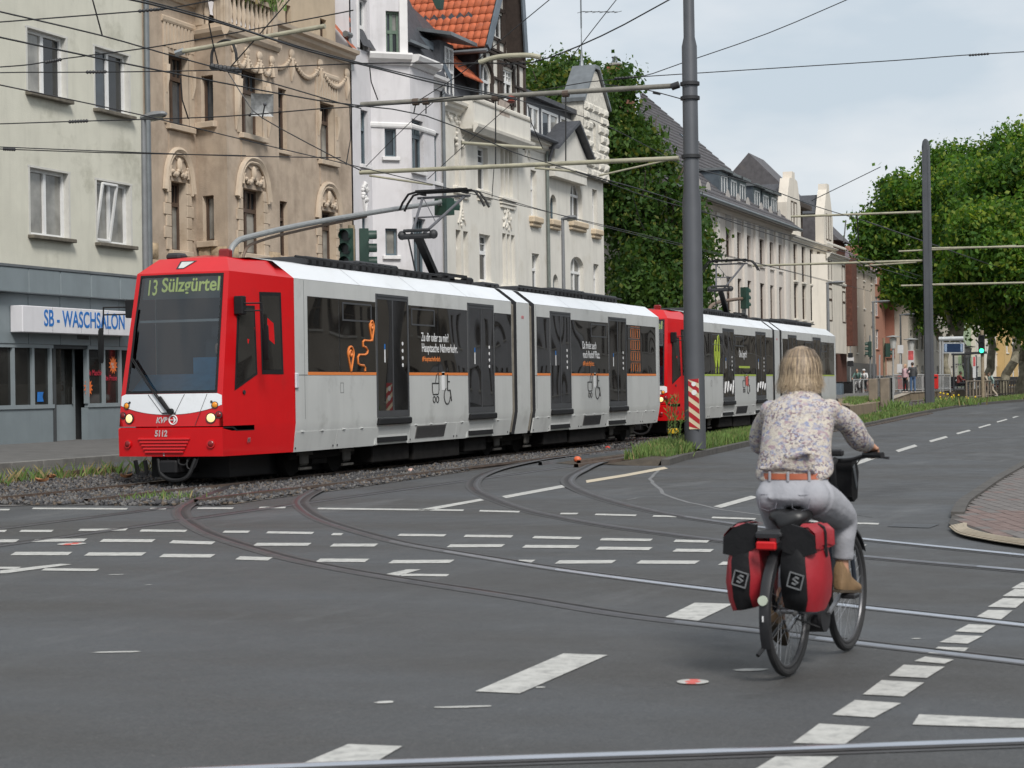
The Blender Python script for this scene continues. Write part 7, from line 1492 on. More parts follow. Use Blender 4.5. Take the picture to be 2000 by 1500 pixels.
t4=thing('hanging_signal','green signal housing hanging at the top edge before the orange roof','signal',tuple(onX(850,0,38)));a=onX(850,2,38);mb=MB();mb.prism([onX(838,-14,38),onX(862,-14,38),onX(859,16,38),onX(852,17,38)],(.2,0,0));mb.build('housing',mat('signal_green',(.014,.045,.032),.5,var=.15),t4,smooth=0)
M_LAMPG=mat('lamp_grey',(.20,.205,.21),.5,.2,var=.1);M_LENS=mat('lamp_lens',(.50,.48,.38),.35,var=.1)
def lamp(label,u,v,px_head,py_head,r=.07,L=.9,h0=.2,tilt=.1):
 z=float(onY(px_head,py_head,v)[2]);t=thing('street_lamp',label,'street lamp',(u,v,h0),0,'street lamps');MB().tube([(u,v,h0),(u,v,h0+1.2),(u,v,z)],[r*1.3,r*1.1,r*.75],12).build('pole',M_LAMPG,t)
 hd=MB();hd.loft([[(u+.0+a*.28,v-.05-L*a*1.0+0,z+.02+tilt*a+dz*hh)if False else(u+sx*ww,v-L*a,z+tilt*a*.5+dz*hh)for sx,dz in((-1,0),(-.7,.8),(0,1),(.7,.8),(1,0),(.6,-.7),(-.6,-.7))]for a,ww,hh in((-.1,.05,.05),(.15,.10,.07),(.5,.16,.10),(.9,.13,.07),(1.02,.05,.03))]);hd.build('lamp_head',M_LAMPG,t)
 le=MB();le.loft([[(u+sx*ww,v-L*a,z+tilt*a*.5-.065-dz*.05)for sx,dz in((-1,0),(0,1),(1,0))]for a,ww in((.35,.10),(.6,.13),(.92,.09))],closed=False,cap=False);le.build('lens',M_LENS,t);return t
v_=20.9
def ulamp(px,py,v):return float(onY(px,py,v)[0])
lamp('tall street lamp against the joint of the green and brown houses',ulamp(281,300,21.4),21.4,276,229,.07,.55,.38);lamp('street lamp in front of the turret house',ulamp(1100,500,21.4),21.4,1100,428,.075,.5,.4);lamp('street lamp before the corner of the ivory gablet house',ulamp(1617,600,21.4),21.4,1616,553,.11,1.0,.4);lamp('street lamp under the plane tree, near the terracotta house',150,float(onX(1706,650,150)[1]),1705,590,.11,1.3,.3)
lamp('low street lamp half hidden by the plane tree trunk',165,float(onX(1759,650,165)[1]),1758,615,.09,1.2,.3)
M_SIGG=mat('signal_green',(.014,.045,.032),.5);M_SIGP=mat('signal_post',(.26,.27,.27),.5,.2,var=.12)
M_LITG=mat('signal_lit_green',(.05,.95,.45),.3,var=0,emit=2.2);M_LOFF=mat('signal_off',(.02,.02,.02),.3,var=0)
def sighead(name,c,fwd,m,par,n=3,s=.22,lit=None,hood=True):
 """housing with n round lamps, facing fwd"""
 f=np.array(fwd,float);f/=np.linalg.norm(f);r=np.cross(f,(0,0,1));c=np.array(c,float);mb=MB();h=n*s*1.25;mb.obox(c,r*s*.62,f*s*.42,(0,0,h/2));hs=mb.build(name,m,par,smooth=20)
 for k in range(n):
  z=c+np.array((0,0,(n-1)/2*s*1.2-k*s*1.2));p=z+f*s*.43;mb=MB();mb.tube([p,p+f*.012],s*.44,16);mb.build('lens',M_LITG if lit==k else M_LOFF,hs)
  if hood:
   mb=MB();a=[[tuple(p+f*d+r*s*.5*math.cos(t)+np.array((0,0,s*.5*math.sin(t))))for t in np.linspace(-.5,math.pi+.5,9)]for d in(0,s*.75)];mb.loft(a,closed=False,cap=False);mb.loft([[(q[0],q[1],q[2]+.008)for q in rw]for rw in a],closed=False,cap=False);mb.build('hood',m,hs)
 return hs
u=36.5;
t=thing('traffic_signal','pair of green traffic signals behind the tram roof, with a long curved arm','traffic signal',(u,19.0,.2))
vp=float(onY(687,480,19)[1]);up_=float(onY(687,480,19.0)[0])
MB().tube([(up_,19,.2),(up_,19,float(onY(687,440,19)[2]))],.08,12).build('post',mat('post_tan',(.26,.21,.14),.6,var=.2),t)
sighead('signal_head',onY(711,487,18.9),(.45,-.9,0),M_SIGG,t,3,.26);sighead('signal_head',onY(679,487,19.1),(-.9,-.1,0),M_SIGG,t,3,.26)
v0=18.2;MB().tube(cat_spline([onY(x,y,v0)for x,y in((448,560),(449,498),(462,473),(490,462),(600,437),(760,410),(862,395))],5),.06,10).build('arm',M_SIGP,t);MB().tube(cat_spline([onY(x,y,v0+.05)for x,y in((470,560),(478,492),(510,470),(600,447),(715,423))],5),.03,8).build('stay',mat('stay_brown',(.16,.11,.08),.6),t);sighead('signal_head',onY(868,404,v0-.05),(.9,-.35,0),M_SIGG,t,1,.34);MB().tube([onY(862,402,v0),onY(862,390,v0)],.09,8).build('clamp',M_SIGP,t)
u3=62.0;t=thing('traffic_signal','green signal on a curved brown arm over the second tram','traffic signal',tuple(onY(1455,590,18.5)))
MB().tube(cat_spline([onY(x,y,18.5)for x,y in((1382,640),(1384,608),(1394,594),(1420,587),(1452,583))],5),.07,8).build('arm',mat('stay_brown',(.16,.11,.08),.6),t);sighead('signal_head',onY(1454.5,582,18.4),(.9,-.4,0),M_SIGG,t,3,.24);MB().tube([onY(1453,603,18.5),onY(1453,640,18.5)],.1,8).build('post',M_SIGP,t)
def ground_at(px,py,z=.1):return onZ(px,py,z+.32)
def sigpost(label,px,pybase,pytop,heads,m=M_SIGP,r=.06,z=.15,grp='traffic signals at the crossing'):
 b_=ground_at(px,pybase,z);t=thing('traffic_signal',label,'traffic signal',tuple(b_),0,grp);zt_=float(onX(px,pytop,b_[0])[2]);MB().tube([b_,(b_[0],b_[1],zt_)],r,10).build('post',m,t)
 for x,y,fw,n,s,lit in heads:sighead('signal_head',onX(x,y,b_[0]-.1),fw,M_SIGG if lit is None else mat('signal_black',(.012,.012,.014),.5),t,n,s,lit)
 return t
sigpost('green signal seen from the side, left one near the railing',1701,776,655,[(1699,682,(-.2,.9,0),3,.30,None)],r=.07);sigpost('dark green signal pair on a wooden post beside the railing',1728,776,660,[(1733,684,(.35,-.9,0),2,.40,None)],mat('post_tan',(.26,.21,.14),.6),.09)
sigpost('traffic signal showing green on a tan post by the platform',1920,780,645,[(1917,673,(-.95,-.1,0),3,.30,2)],mat('post_tan',(.26,.21,.14),.6),.10)
M_PLAT=mat('platform_top',(.33,.29,.235),.85,var=.12,scale=2);M_PLATW=mat('platform_wall',(.20,.155,.10),.9,var=.2,scale=2,streak=.5)
M_RAILG=mat('railing_grey',(.34,.345,.34),.5,.2,var=.1);M_STONEP=mat('stone_post',(.20,.165,.125),.85,var=.2,scale=3)
us_=[106,117,125,140,160,180,200,230,260,300];zt_p=[.42]+[.9]*9;e=[np.array((u,17.3,z))for u,z in zip(us_,zt_p)];e2=[p+np.array((0,4.0,0))for p in e]
pl=MB();pl.loft([[(a[0],a[1],.0),tuple(a),tuple(c),(c[0],c[1],0)]for a,c in zip(e,e2)]);platform=tag(pl.build('platform',M_PLATW,smooth=0),kind='structure')
tp=MB();tp.loft([[(a[0],a[1],a[2]+.004),(c[0],c[1],c[2]+.004)]for a,c in zip(e,e2)],closed=False,cap=False);tp.build('platform_surface',M_PAVE,platform,smooth=0)
for i in range(0,len(e)-1):
 d=e[i+1]-e[i]
 for k in range(4):a,c=e[i]+d*(k/4+.004),e[i]+d*((k+1)/4-.004);mb=MB();nn=np.array((0,1,0));mb.prism([a-nn*.05,c-nn*.05,c+nn*.45,a+nn*.45],(0,0,.03));mb.build('edge_slab',M_PLAT,platform,smooth=0)
il=[onZ(x,y,.4)for x,y in((1640,800),(1660,806),(1725,795),(1742,789),(1700,779),(1635,782))]
mb=MB();mb.prism([(p[0],p[1],.1)for p in il],(0,0,.55));isl=tag(mb.build('planted_island',M_PLATW,smooth=0),kind='structure');n=5000;f=RNG.random((n,6));f/=f.sum(1)[:,None];w=RNG.integers(0,6,n);P_=(f[:,:,None]*np.array(il)[None]).sum(1);P_=P_+(np.array(il)[w]-P_)*RNG.random((n,1))*.75;P_[:,2]=.64
tag(link('grass',blades(P_,.05,.2,.02,'island_grass',(.6,.35,.05),.6)),'grass on the low walled island left of the railing','grass',kind='stuff')
for k,(px,py,nn,s,lb,pr)in enumerate(((1752,800,260,.5,'green weed clump at the end of the walled island',(.7,.25,.05)),(1862,790,700,1.0,'bushy weed with yellow flowers at the foot of the platform',(.45,.4,.15)))):
 c=onZ(px,py,.4);P_=np.stack([c[0]+RNG.normal(0,s*1.3,nn),c[1]+RNG.normal(0,s*.5,nn),np.full(nn,.38)],1);tag(link('weeds',blades(P_,.12,.5,.03,'far_weeds',pr,.6)),lb,'weeds',kind='stuff')
c=onZ(1862,790,.4);fl=MB()
for k in range(18):fl.ball((c[0]+random.gauss(0,1.2),c[1]+random.gauss(0,.5),.65+random.random()*.35),.05,5,4)
ff=tag(fl.build('yellow_flowers',mat('flower_yellow',(.7,.5,.02),.6)),'yellow flowers on the bushy weed by the platform','flowers',kind='stuff')
def railing(label,pts,h=1.0,bars=True,gap=.14,post=1.6,r=.03,name='railing',m=M_RAILG,grp='tubular railings'):
 pts=[np.array(p,float)for p in pts];t=thing(name,label,'railing',tuple(pts[0]),0,grp);up=np.array((0,0,h))
 for a,c in zip(pts,pts[1:]):
  MB().tube([a+up,c+up],r,6).build('top_rail',m,t);MB().tube([a+up*.18,c+up*.18],r*.7,6).build('lower_rail',m,t);L=np.linalg.norm(c-a);n=max(1,int(L/post))
  for k in range(n+1):p=a+(c-a)*k/n;MB().tube([p,p+up],r,6).build('post',m,t)
  if bars:
   mb=MB();nb=int(L/gap)
   for k in range(1,nb):p=a+(c-a)*k/nb;mb.tube([p+up*.18,p+up],r*.4,4)
   o=mb.build('bars',m,t);o['kind']='stuff'
gp_=lambda x,y,z=.5:onZ(x,y,z)
def posts_at(u_,*px,zb=.3):return[onX(x,y,u_)for x,y in px]
RU=float(gp_(1680,782,.1)[0])
railing('plain tubular railing with rounded corners, left of the signals',[gp_(1668,781),gp_(1704,779)],1.25,False,post=2.0,r=.05);railing('tubular railing beside the wooden signal post',[gp_(1710,777),gp_(1742,787),gp_(1750,771)],1.3,True,post=2.0,r=.05);railing('barred railing along the platform behind the waiting couple',[onX(1745,768,120),onX(1856,766,128)],1.15,True,.16,3.0,.05)
railing('low fence between the tracks at far right',[onZ(1888,783,.4),onZ(1940,776,.4),onZ(2080,762,.4)],1.15,False,post=2.2,r=.05,m=M_STONEP,grp='low fences at the stop');railing('fence along the far edge of the platform',[(128,21.1,.92),(290,21.1,.92)],1.0,True,.2,3.0,.04,m=M_TDARK,grp='low fences at the stop')
for k,(px,py,lb)in enumerate(((1706,790,'brown stone post left of the railing corner'),(1729,792,'stone post right under the wooden signal'),(1747,776,'stone post at the end of the barred railing'),(1796,770,'stone post just left of the slim mast'),(1830,769,'stone post just right of the slim mast'),(1852,768,'stone post below the departure board'))):
 c=gp_(px,py,.5);t=MB();t.bev(c[0]-.2,c[0]+.2,c[1]-.2,c[1]+.2,.4,1.75,.03);tag(t.build('stone_post',M_STONEP),lb,'post','stone posts at the stop')
cu=128.0
bdp=thing('departure_board','dark blue departure board in a pale frame above the platform','departure board',tuple(onX(1862,765,cu)))
q=[onX(x,y,cu)for x,y in((1842,669),(1883,669),(1883,690),(1842,690))]
mb=MB();mb.prism(q,(.2,0,0));mb.build('frame',mat('board_frame',(.48,.50,.51),.5),bdp,smooth=0);q2=[onX(x,y,cu-.02)for x,y in((1844,671),(1881,671),(1881,687.5),(1844,687.5))];mb=MB();mb.poly(*q2);mb.build('screen',mat('screen_blue',(.012,.03,.075),.2),bdp,smooth=0)
mb=MB()
for k in range(8):
 for xa,xb in((1844.8,1849.5),(1876,1880)):mb.poly(*[onX(x,y,cu-.03)for x,y in((xa,672+1.9*k),(xb,672+1.9*k),(xb,673+1.9*k),(xa,673+1.9*k))])
o=mb.build('screen_lines',mat('screen_text',(.35,.45,.6),.4,emit=.3),bdp,smooth=0);o['kind']='stuff'
for x in(1836,1841):MB().tube([onX(x,765,cu),onX(x,664,cu)],.07,8).build('post',M_RAILG,bdp)
MB().tube([onX(1834,662,cu),onX(1882,661,cu)],.14,8).build('light_bar',mat('board_frame',(.48,.50,.51),.5),bdp);MB().tube([onX(1876,661,cu),onX(1876,669,cu)],.05,6).build('hanger',M_RAILG,bdp)
su=132.0;sh=thing('tram_shelter','glass tram shelter with a dark flat roof on the platform','shelter',tuple(onX(1890,760,su)))
def spx(x,y,u_=su):return onX(x,y,u_)
mb=MB();a,c=spx(1858,694),spx(1922,690);mb.prism([a,c,c+np.array((0,0,.14)),a+np.array((0,0,.14))],(1.8,0,0));mb.build('roof',M_TDARK,sh,smooth=0)
for x in(1862,1884,1906,1920):MB().box(spx(x,700)[0],spx(x,700)[0]+.1,spx(x,700)[1]-.06,spx(x,700)[1]+.06,.9,spx(x,694)[2]).build('post',M_TDARK,sh,smooth=0)
M_CLR=clearglass('shelter_glass',(.75,.8,.8),.9)
for xa,xb in((1862.5,1883.5),(1884.5,1905.5),(1906.5,1919.5)):
 mb=MB();mb.poly(*[spx(x,y,su+1.6)for x,y in((xa,697),(xb,697),(xb,756),(xa,756))]);mb.build('pane',M_CLR,sh,smooth=0)
for x,y in((1867,712),(1871,712),(1875,712),(1881,711.5),(1868,743),(1872,743),(1875,743),(1882,743)):mb=MB();mb.ball(tuple(spx(x,y,su+1.5)),.07,8,5);mb.build('dot_marking',M_TEXTW,sh)
mb=MB();mb.bev(spx(1870,748)[0],spx(1870,748)[0]+.45,spx(1898,748)[1],spx(1866,748)[1],1.32,1.38,.02);mb.build('bench',M_TDARK,sh)
for nm,lb,x0_,x1_,y0_,y1_,yb,m,cat in(('info_column','tall info column with a red and white poster at the crossing',1773,1785,684,745,765,'poster','info column'),('notice_board','white square notice high on a post',1753,1764,674,690,770,'w','notice'),('notice_board','pale notice board on a post left of the couple',1752,1762,711,728,770,'w','notice'),('info_column','slim white info column with a red top in the shelter',1900,1906,696,738,760,'poster','info column')):
 u_=124;t=thing(nm,lb,cat,tuple(onX((x0_+x1_)/2,yb,u_)));q=[onX(x,y,u_)for x,y in((x0_,y0_),(x1_,y0_),(x1_,y1_),(x0_,y1_))];mb=MB();mb.prism(q,(.12,0,0));mb.build('panel',mat('notice_white',(.55,.55,.55),.6,var=.08),t,smooth=0);MB().tube([onX((x0_+x1_)/2,yb,u_+.1),onX((x0_+x1_)/2,y0_+1,u_+.1)],.06,8).build('post',M_RAILG,t)
 if m=='poster':q=[onX(x,y,u_-.01)for x,y in((x0_+.8,y0_+1),(x1_-.8,y0_+1),(x1_-.8,y0_+19),(x0_+.8,y0_+19))];mb=MB();mb.poly(*q);mb.build('poster',mat('poster_red',(.50,.09,.09),.5,var=.35,scale=3),t,smooth=0)
def lantern(px,ytop,ybase,lb,u_=130):
 t=thing('lantern',lb,'lantern',tuple(onX(px,ybase,u_)),0,'square park lanterns');c=onX(px,ytop,u_);b_=onX(px,ybase,u_);MB().tube([(b_[0],b_[1],.2),(c[0],c[1],c[2]-.9)],.07,8).build('post',M_RAILG,t);MB().lathe([(.03,0),(.5,-.08),(.5,-.12),(.25,-.14)],tuple(c),12).build('cap',M_RAILG,t);MB().lathe([(.16,-.9),(.26,-.2),(.1,-.15)],tuple(c),8).build('lantern_glass',mat('lantern_glass',(.45,.45,.43),.3),t)
lantern(1744,655,775,'lantern with a flat cap left of the info column');lantern(1779,660,772,'lantern with a flat cap above the info column');lantern(1891,675,765,'smaller lantern between shelter and board',140)
rb=thing('litter_bin','red litter bin between the couple and the info column','bin',tuple(onX(1762,762,122)));c=onX(1762,758,122);MB().bev(c[0]-.2,c[0]+.2,c[1]-.27,c[1]+.27,c[2]-.1,c[2]+.85,.04).build('bin',mat('bin_red',(.5,.02,.015),.4),rb);MB().bev(c[0]-.22,c[0]-.2,c[1]-.2,c[1]+.2,c[2]+.6,c[2]+.7,.004).build('slot',M_TBLACK,rb)
rb2=thing('litter_bin','red litter bin right behind the slim mast','bin',tuple(onX(1825,760,124)));c=onX(1825,757,124);MB().bev(c[0]-.2,c[0]+.2,c[1]-.25,c[1]+.25,c[2]-.1,c[2]+.85,.04).build('bin',mat('bin_red',(.5,.02,.015),.4),rb2);MB().bev(c[0]-.22,c[0]-.2,c[1]-.2,c[1]+.2,c[2]+.6,c[2]+.7,.004).build('slot',M_TBLACK,rb2)
def signpost(lb,px,u_,yb,yt,plates):
 t=thing('sign_post',lb,'sign',tuple(onX(px,yb,u_)));MB().tube([onX(px,yb,u_),onX(px,yt,u_)],.05,8).build('post',M_RAILG,t)
 for x,y,w,h,m in plates:c=onX(x,y,u_-.08);mb=MB();mb.obox(c,(0,w/2,0),(.015,0,0),(0,0,h/2));mb.build('plate',m,t,smooth=0)
signpost('grey post with stickers and small plates beside the brick house',1661,140,768,668,[(1661,702,.5,.35,M_TEXTW),(1661,710,.45,.4,M_TDARK),(1661,694,.35,.35,M_TDARK)]);signpost('thin white pole between the two signals',1718,120,772,693,[])
def car(lb,c,rot,col,van=False):
 m=mat('car_'+lb.split()[0],col,.25,var=.03,coat=.6);t=thing('parked_car',lb,'car',tuple(c),rot,'cars parked beyond the stop');L,H=(2.1,1.5 if not van else 2.0);mb=MB()
 prof=[(-L,.35),(-L,.8),(-L+.25,.92),(-L+.7,.95),(-L+1.2,H*.97),(.55,H),(1.15,1.0),(L-.15,.82),(L,.55),(L,.32)]if not van else[(-L,.35),(-L,1.0),(-L+.1,H*.97),(.9,H),(1.5,1.15),(L-.1,.95),(L,.6),(L,.32)]
 mb.loft([[(x,y*(1 if z<1 else .86),z)for x,z in prof]for y in(-.86,-.8,.8,.86)][:4]);mb.build('body',m,t,local=True)
 for s in(-1,1):
  mb=MB();y=s*.79;mb.poly((-L+.85,y,1.0),(.95,y,1.0),(.45,y*.97,H-.1),(-L+1.25,y*.97,H-.1));mb.build('side_window',M_GL[0],t,smooth=0,local=True)
  for x in(-1.3,1.3):mb=MB();mb.lathe([(.1,-.09),(.31,-.1),(.32,.1),(.1,.09)],(x,s*.78,.32),16,'y');w=mb.build('wheel',M_TBLACK,t,local=True);MB().lathe([(.02,-.11),(.19,-.105)],(x,s*.78,.32),12,'y').build('rim',M_RAILG,w,local=True)
 mb=MB();mb.poly((-L+.62,-.62,1.0),(-L+.62,.62,1.0),(-L+1.12,.55,H-.1),(-L+1.12,-.55,H-.1));mb.build('rear_window',M_GL[0],t,smooth=0,local=True);mb=MB();mb.poly((.62,-.6,H-.08),(.62,.6,H-.08),(1.18,.68,1.03),(1.18,-.68,1.03));mb.build('windscreen',M_GL[0],t,smooth=0,local=True)
 for s in(-1,1):MB().box(-L-.01,-L+.05,s*.6-.14,s*.6+.14,.72,.88).build('tail_light',M_REDL,t,smooth=0,local=True);MB().box(L-.05,L+.01,s*.6-.12,s*.6+.12,.6,.75).build('headlight',M_CHROME,t,smooth=0,local=True)
for lb,px,d,rot,col,van in(('red car parked beyond the railing left of the couple',1712,150,.35,(.32,.012,.02),0),('white car behind the slim mast and departure board',1848,168,.1,(.6,.62,.64),0),('black car under the leaning plane tree',1945,175,-.1,(.015,.016,.018),0),('silver van seen over the red car',1722,172,.3,(.35,.36,.37),1),('blue car in front of the terracotta house',1738,160,.35,(.05,.12,.15),0)):
 c=atD(px,770,d);car(lb,(c[0],c[1],.22),rot,col,van)
M_SKIN=mat('skin',(.46,.27,.19),.55,var=.06,scale=8);M_SKIND=mat('skin_dark',(.13,.07,.045),.55,var=.06)
def figure(label,loc,rot,J,cloth,skin=None,hair=(.05,.03,.02),hairlen=0,scale=1.0,cap=None,vox=.022,extra=None):
 """J: joints in local metres (x forwards, y left, z up)"""
 t=thing('person',label,'person',tuple(loc),rot);J={k:np.array(v,float)*scale for k,v in J.items()};sk=skin or M_SKIN;mb=MB();s=scale
 hd=J['head'];mb.ball(tuple(hd),(.095*s,.078*s,.118*s),14,10);mb.ball(tuple(hd+np.array((.055,0,-.06))*s),(.05*s,.05*s,.05*s),10,7);mb.ball(tuple(hd+np.array((.098,0,-.015))*s),(.02*s,.014*s,.022*s),8,6)
 for y in(-1,1):mb.ball(tuple(hd+np.array((-.005,y*.08,-.01))*s),(.022*s,.012*s,.032*s),8,6)
 mb.tube([J['neck']+np.array((0,0,-.05))*s,hd+np.array((-.01,0,-.05))*s],.052*s,10);mb.tube([J['neck'],J['chest'],J['hip']],[(.07*s,.1*s),(.10*s,.14*s),(.10*s,.14*s)],12)
 for S_ in 'LR':
  mb.tube([J['sh'+S_],J['el'+S_],J['wr'+S_]],[.05*s,.042*s,.03*s],10);w=J['wr'+S_];d=J.get('ha'+S_,w+(w-J['el'+S_])/np.linalg.norm(w-J['el'+S_])*.16*s)-w;d/=np.linalg.norm(d);side=np.cross(d,(0,0,1));side=side/np.linalg.norm(side)if np.linalg.norm(side)>.05 else np.array((0,1.0,0))
  mb.tube([w,w+d*.05*s,w+d*.09*s],[(.026*s,.022*s),(.042*s,.02*s),(.04*s,.018*s)],10);dn=np.cross(side,d)
  for k,L in enumerate((.07,.08,.075,.06)):b_=w+d*.085*s+side*(.03-.02*k)*s;mb.tube([b_-d*.02*s,b_+d*L*.5*s,b_+d*L*.85*s-dn*.02*s],.0095*s,6)
  b_=w+d*.03*s+side*.035*s;mb.tube([b_-side*.02*s,b_+side*.025*s+d*.02*s,b_+side*.03*s+d*.055*s],.011*s,6)
  mb.tube([J['hp'+S_],J['kn'+S_],J['an'+S_]],[.075*s,.052*s,.038*s],10)
 fuse(mb,'body',sk,t,vox*.8*s if scale>.9 else vox,3)
 top,pants,shoe=cloth;mb=MB();mb.tube([J['neck']+np.array((0,0,.0)),J['neck']*.5+J['chest']*.5,J['chest'],J['hip']+np.array((0,0,-.03))],[(.09*s,.11*s),(.12*s,.19*s),(.14*s,.185*s),(.15*s,.185*s)],14)
 for S_ in 'LR':mb.ball(tuple(J['sh'+S_]),.075*s,10,7);mb.tube([J['sh'+S_],J['el'+S_],J['wr'+S_]*.93+J['el'+S_]*.07],[.074*s,.06*s,.046*s],10)
 fuse(mb,'top',top,t,vox*s,3);mb=MB()
 for S_ in 'LR':mb.tube([J['hp'+S_],J['kn'+S_],J['an'+S_]],[.098*s,.074*s,.058*s],10)
 mb.tube([J['hip']+np.array((0,0,.08)),J['hip']+np.array((0,0,-.1))],[(.13*s,.175*s),(.12*s,.16*s)],12);fuse(mb,'trousers',pants,t,vox*s,3)
 for S_ in 'LR':a=J['an'+S_];f=J.get('to'+S_,a+np.array((.17,0,-.055))*s);mb=MB();mb.tube([a+np.array((-.05,0,-.05))*s,a+np.array((0,0,-.035))*s,f*.6+a*.4,f],[(.035*s,.035*s),(.042*s,.05*s),(.045*s,.035*s),(.032*s,.022*s)],8);mb.build('shoe',shoe,t,local=True)
 mb=MB();hm=mat('hair_%d'%int(hair[0]*1000),hair,.6,var=.25,scale=30);mb.ball(tuple(hd+np.array((-.022,0,.028))*s),(.1*s,.09*s,.105*s),14,9)
 if hairlen:mb.tube([hd+np.array((-.03,0,.03))*s,hd+np.array((-.06,0,-hairlen))*s],[(.08*s,.09*s),(.04*s,.075*s)],10)
 mb.build('hair',hm,t,local=True)
 if cap:mb=MB();mb.lathe([(.112*s,.03),(.11*s,.07),(.085*s,.115),(.03*s,.135)],tuple(hd+np.array((-.005,0,-.005))),14);mb.box(hd[0]+.09*s,hd[0]+.17*s,hd[1]-.06*s,hd[1]+.06*s,hd[2]+.025,hd[2]+.04);mb.build('cap',cap,t,local=True)
 return t
STAND=dict(head=(.03,0,1.62),neck=(0,0,1.47),chest=(0,0,1.28),hip=(0,0,.95),shL=(0,.18,1.42),shR=(0,-.18,1.42),elL=(-.03,.24,1.13),elR=(-.03,-.24,1.13),wrL=(.08,.23,.89),wrR=(.08,-.23,.89),hpL=(0,.09,.93),hpR=(0,-.09,.93),knL=(.03,.10,.5),knR=(.02,-.11,.5),anL=(-.02,.10,.09),anR=(0,-.12,.09))
M_PINK=mat('cloth_pink',(.48,.32,.34),.85,var=.1);M_DGREY=mat('cloth_dark_grey',(.06,.062,.065),.85,var=.15);M_BLACKC=mat('cloth_black',(.015,.015,.018),.85,var=.15);M_JEANS=mat('cloth_jeans',(.06,.11,.20),.85,var=.15);M_SHOEW=mat('shoe_pale',(.45,.4,.36),.7);M_SHOED=mat('shoe_dark',(.04,.03,.028),.6);M_BEIGEC=mat('cloth_beige',(.42,.36,.28),.85,var=.1);M_MINT=mat('cloth_mint',(.27,.36,.33),.85,var=.1);M_WHITEC=mat('cloth_white',(.6,.6,.6),.85,var=.08);M_GREENC=mat('cloth_green',(.10,.17,.15),.85,var=.1);M_REDC=mat('cloth_red',(.16,.04,.035),.85,var=.4,scale=12)
pu=116.0
def stand_at(px,py):p=onX(px,py,pu);return p
c=stand_at(1769,767);figure('woman with fair hair in a pink jacket waiting on the platform ramp',(c[0],c[1],c[2]),2.6,STAND,(M_PINK,M_BLACKC,M_SHOEW),hair=(.40,.26,.15),hairlen=.12)
c2_=stand_at(1783,767);figure('man in a dark grey shirt and blue jeans beside the woman in pink',(c2_[0],c2_[1],c2_[2]),.5,dict(STAND,elL=(.02,.3,1.2),wrL=(.2,.16,1.32)),(M_DGREY,M_JEANS,M_SHOEW),scale=1.06)
bg_=thing('shoulder_bag','dark shoulder bag hanging from the woman in pink','bag',(c[0]-.05,c[1]-.22,c[2]+.95));MB().bev(c[0]-.2,c[0]+.06,c[1]-.33,c[1]-.2,c[2]+.92,c[2]+1.22,.03).build('bag',M_BLACKC,bg_);MB().tube([(c[0]-.1,c[1]-.26,c[2]+1.2),(c[0],c[1]-.12,c[2]+1.46)],.015,6).build('strap',M_BLACKC,bg_)
SIT=dict(head=(.1,0,1.22),neck=(.03,0,1.07),chest=(0,0,.88),hip=(-.02,0,.55),shL=(.03,.18,1.02),shR=(.03,-.18,1.02),elL=(.14,.24,.78),elR=(.16,-.22,.78),wrL=(.4,.16,.72),wrR=(.4,-.14,.72),hpL=(0,.1,.52),hpR=(0,-.1,.52),knL=(.45,.12,.52),knR=(.43,-.12,.52),anL=(.42,.13,.09),anR=(.5,-.12,.09))
c=spx(1874,757);figure('seated person in a reddish patterned top waiting in the tram shelter',(c[0],c[1],.9),-1.45,SIT,(M_REDC,M_BLACKC,M_SHOED),skin=M_SKIND,hair=(.02,.015,.012))
c=(TUF+1.12,TC-.34,TR+.98);figure('tram driver in a pale blue shirt seated behind the windscreen of the front tram',c,math.pi,SIT,(mat('shirt_blue',(.30,.38,.48),.8),M_BLACKC,M_SHOED),hair=(.06,.04,.03))
WALK=dict(STAND,knL=(.22,.08,.52),anL=(.34,.08,.12),knR=(-.08,-.1,.5),anR=(-.36,-.1,.16),elL=(-.16,.24,1.14),wrL=(-.12,.22,.9),elR=(.14,-.24,1.14),wrR=(.3,-.2,.98),head=(.16,0,1.58),neck=(.09,0,1.45),chest=(.05,0,1.27))
c=onZ(1937,776,.42);figure('person in a beige top walking across the tracks behind the green signal',(c[0]+1.2,c[1]+.5,.42),1.5,WALK,(M_BEIGEC,M_BLACKC,M_SHOED),hair=(.2,.12,.06),hairlen=.1);figure('person in a mint jacket and pale trousers striding over the tracks',(c[0],c[1],.42),1.6,WALK,(M_MINT,M_BEIGEC,M_SHOEW),hair=(.12,.08,.05),hairlen=.1)
def smallbike(label,loc,rot,col):
 t=thing('bicycle',label,'bicycle',tuple(loc),rot,'bicycles of the two far riders');m=mat('bike_'+str(int(col[0]*999)),col,.4);
 for x in(-.52,.52):
  w=MB().ring((x,0,.34),(0,1,0),.32,.02,24,6).build('wheel',M_TBLACK,t,local=True);sp=MB()
  for k in range(8):a=k*math.pi/8;sp.tube([(x-.31*math.cos(a),0,.34-.31*math.sin(a)),(x+.31*math.cos(a),0,.34+.31*math.sin(a))],.004,4)
  o=sp.build('spokes',M_CHROME,w,local=True);o['kind']='stuff'
 mb=MB();P=dict(r=(-.52,0,.34),f=(.52,0,.34),bb=(-.05,0,.3),st=(-.2,0,.85),hd=(.38,0,.85),hb=(.36,0,1.02))
 for a,c in(('r','bb'),('bb','st'),('bb','hd'),('r','st'),('st','hd'),('f','hb')):mb.tube([P[a],P[c]],.018,6)
 mb.build('frame',m,t,local=True);MB().tube([(.3,-.3,1.06),(.38,-.12,1.04),(.38,.12,1.04),(.3,.3,1.06)],.014,6).build('handlebar',M_TBLACK,t,local=True);MB().loft([[(x,y*w,z)for y,z in((-1,.9),(-.6,.95),(.6,.95),(1,.9))]for x,w in((-.36,.08),(-.2,.08),(-.04,.025))]).build('saddle',M_TBLACK,t,local=True);return t
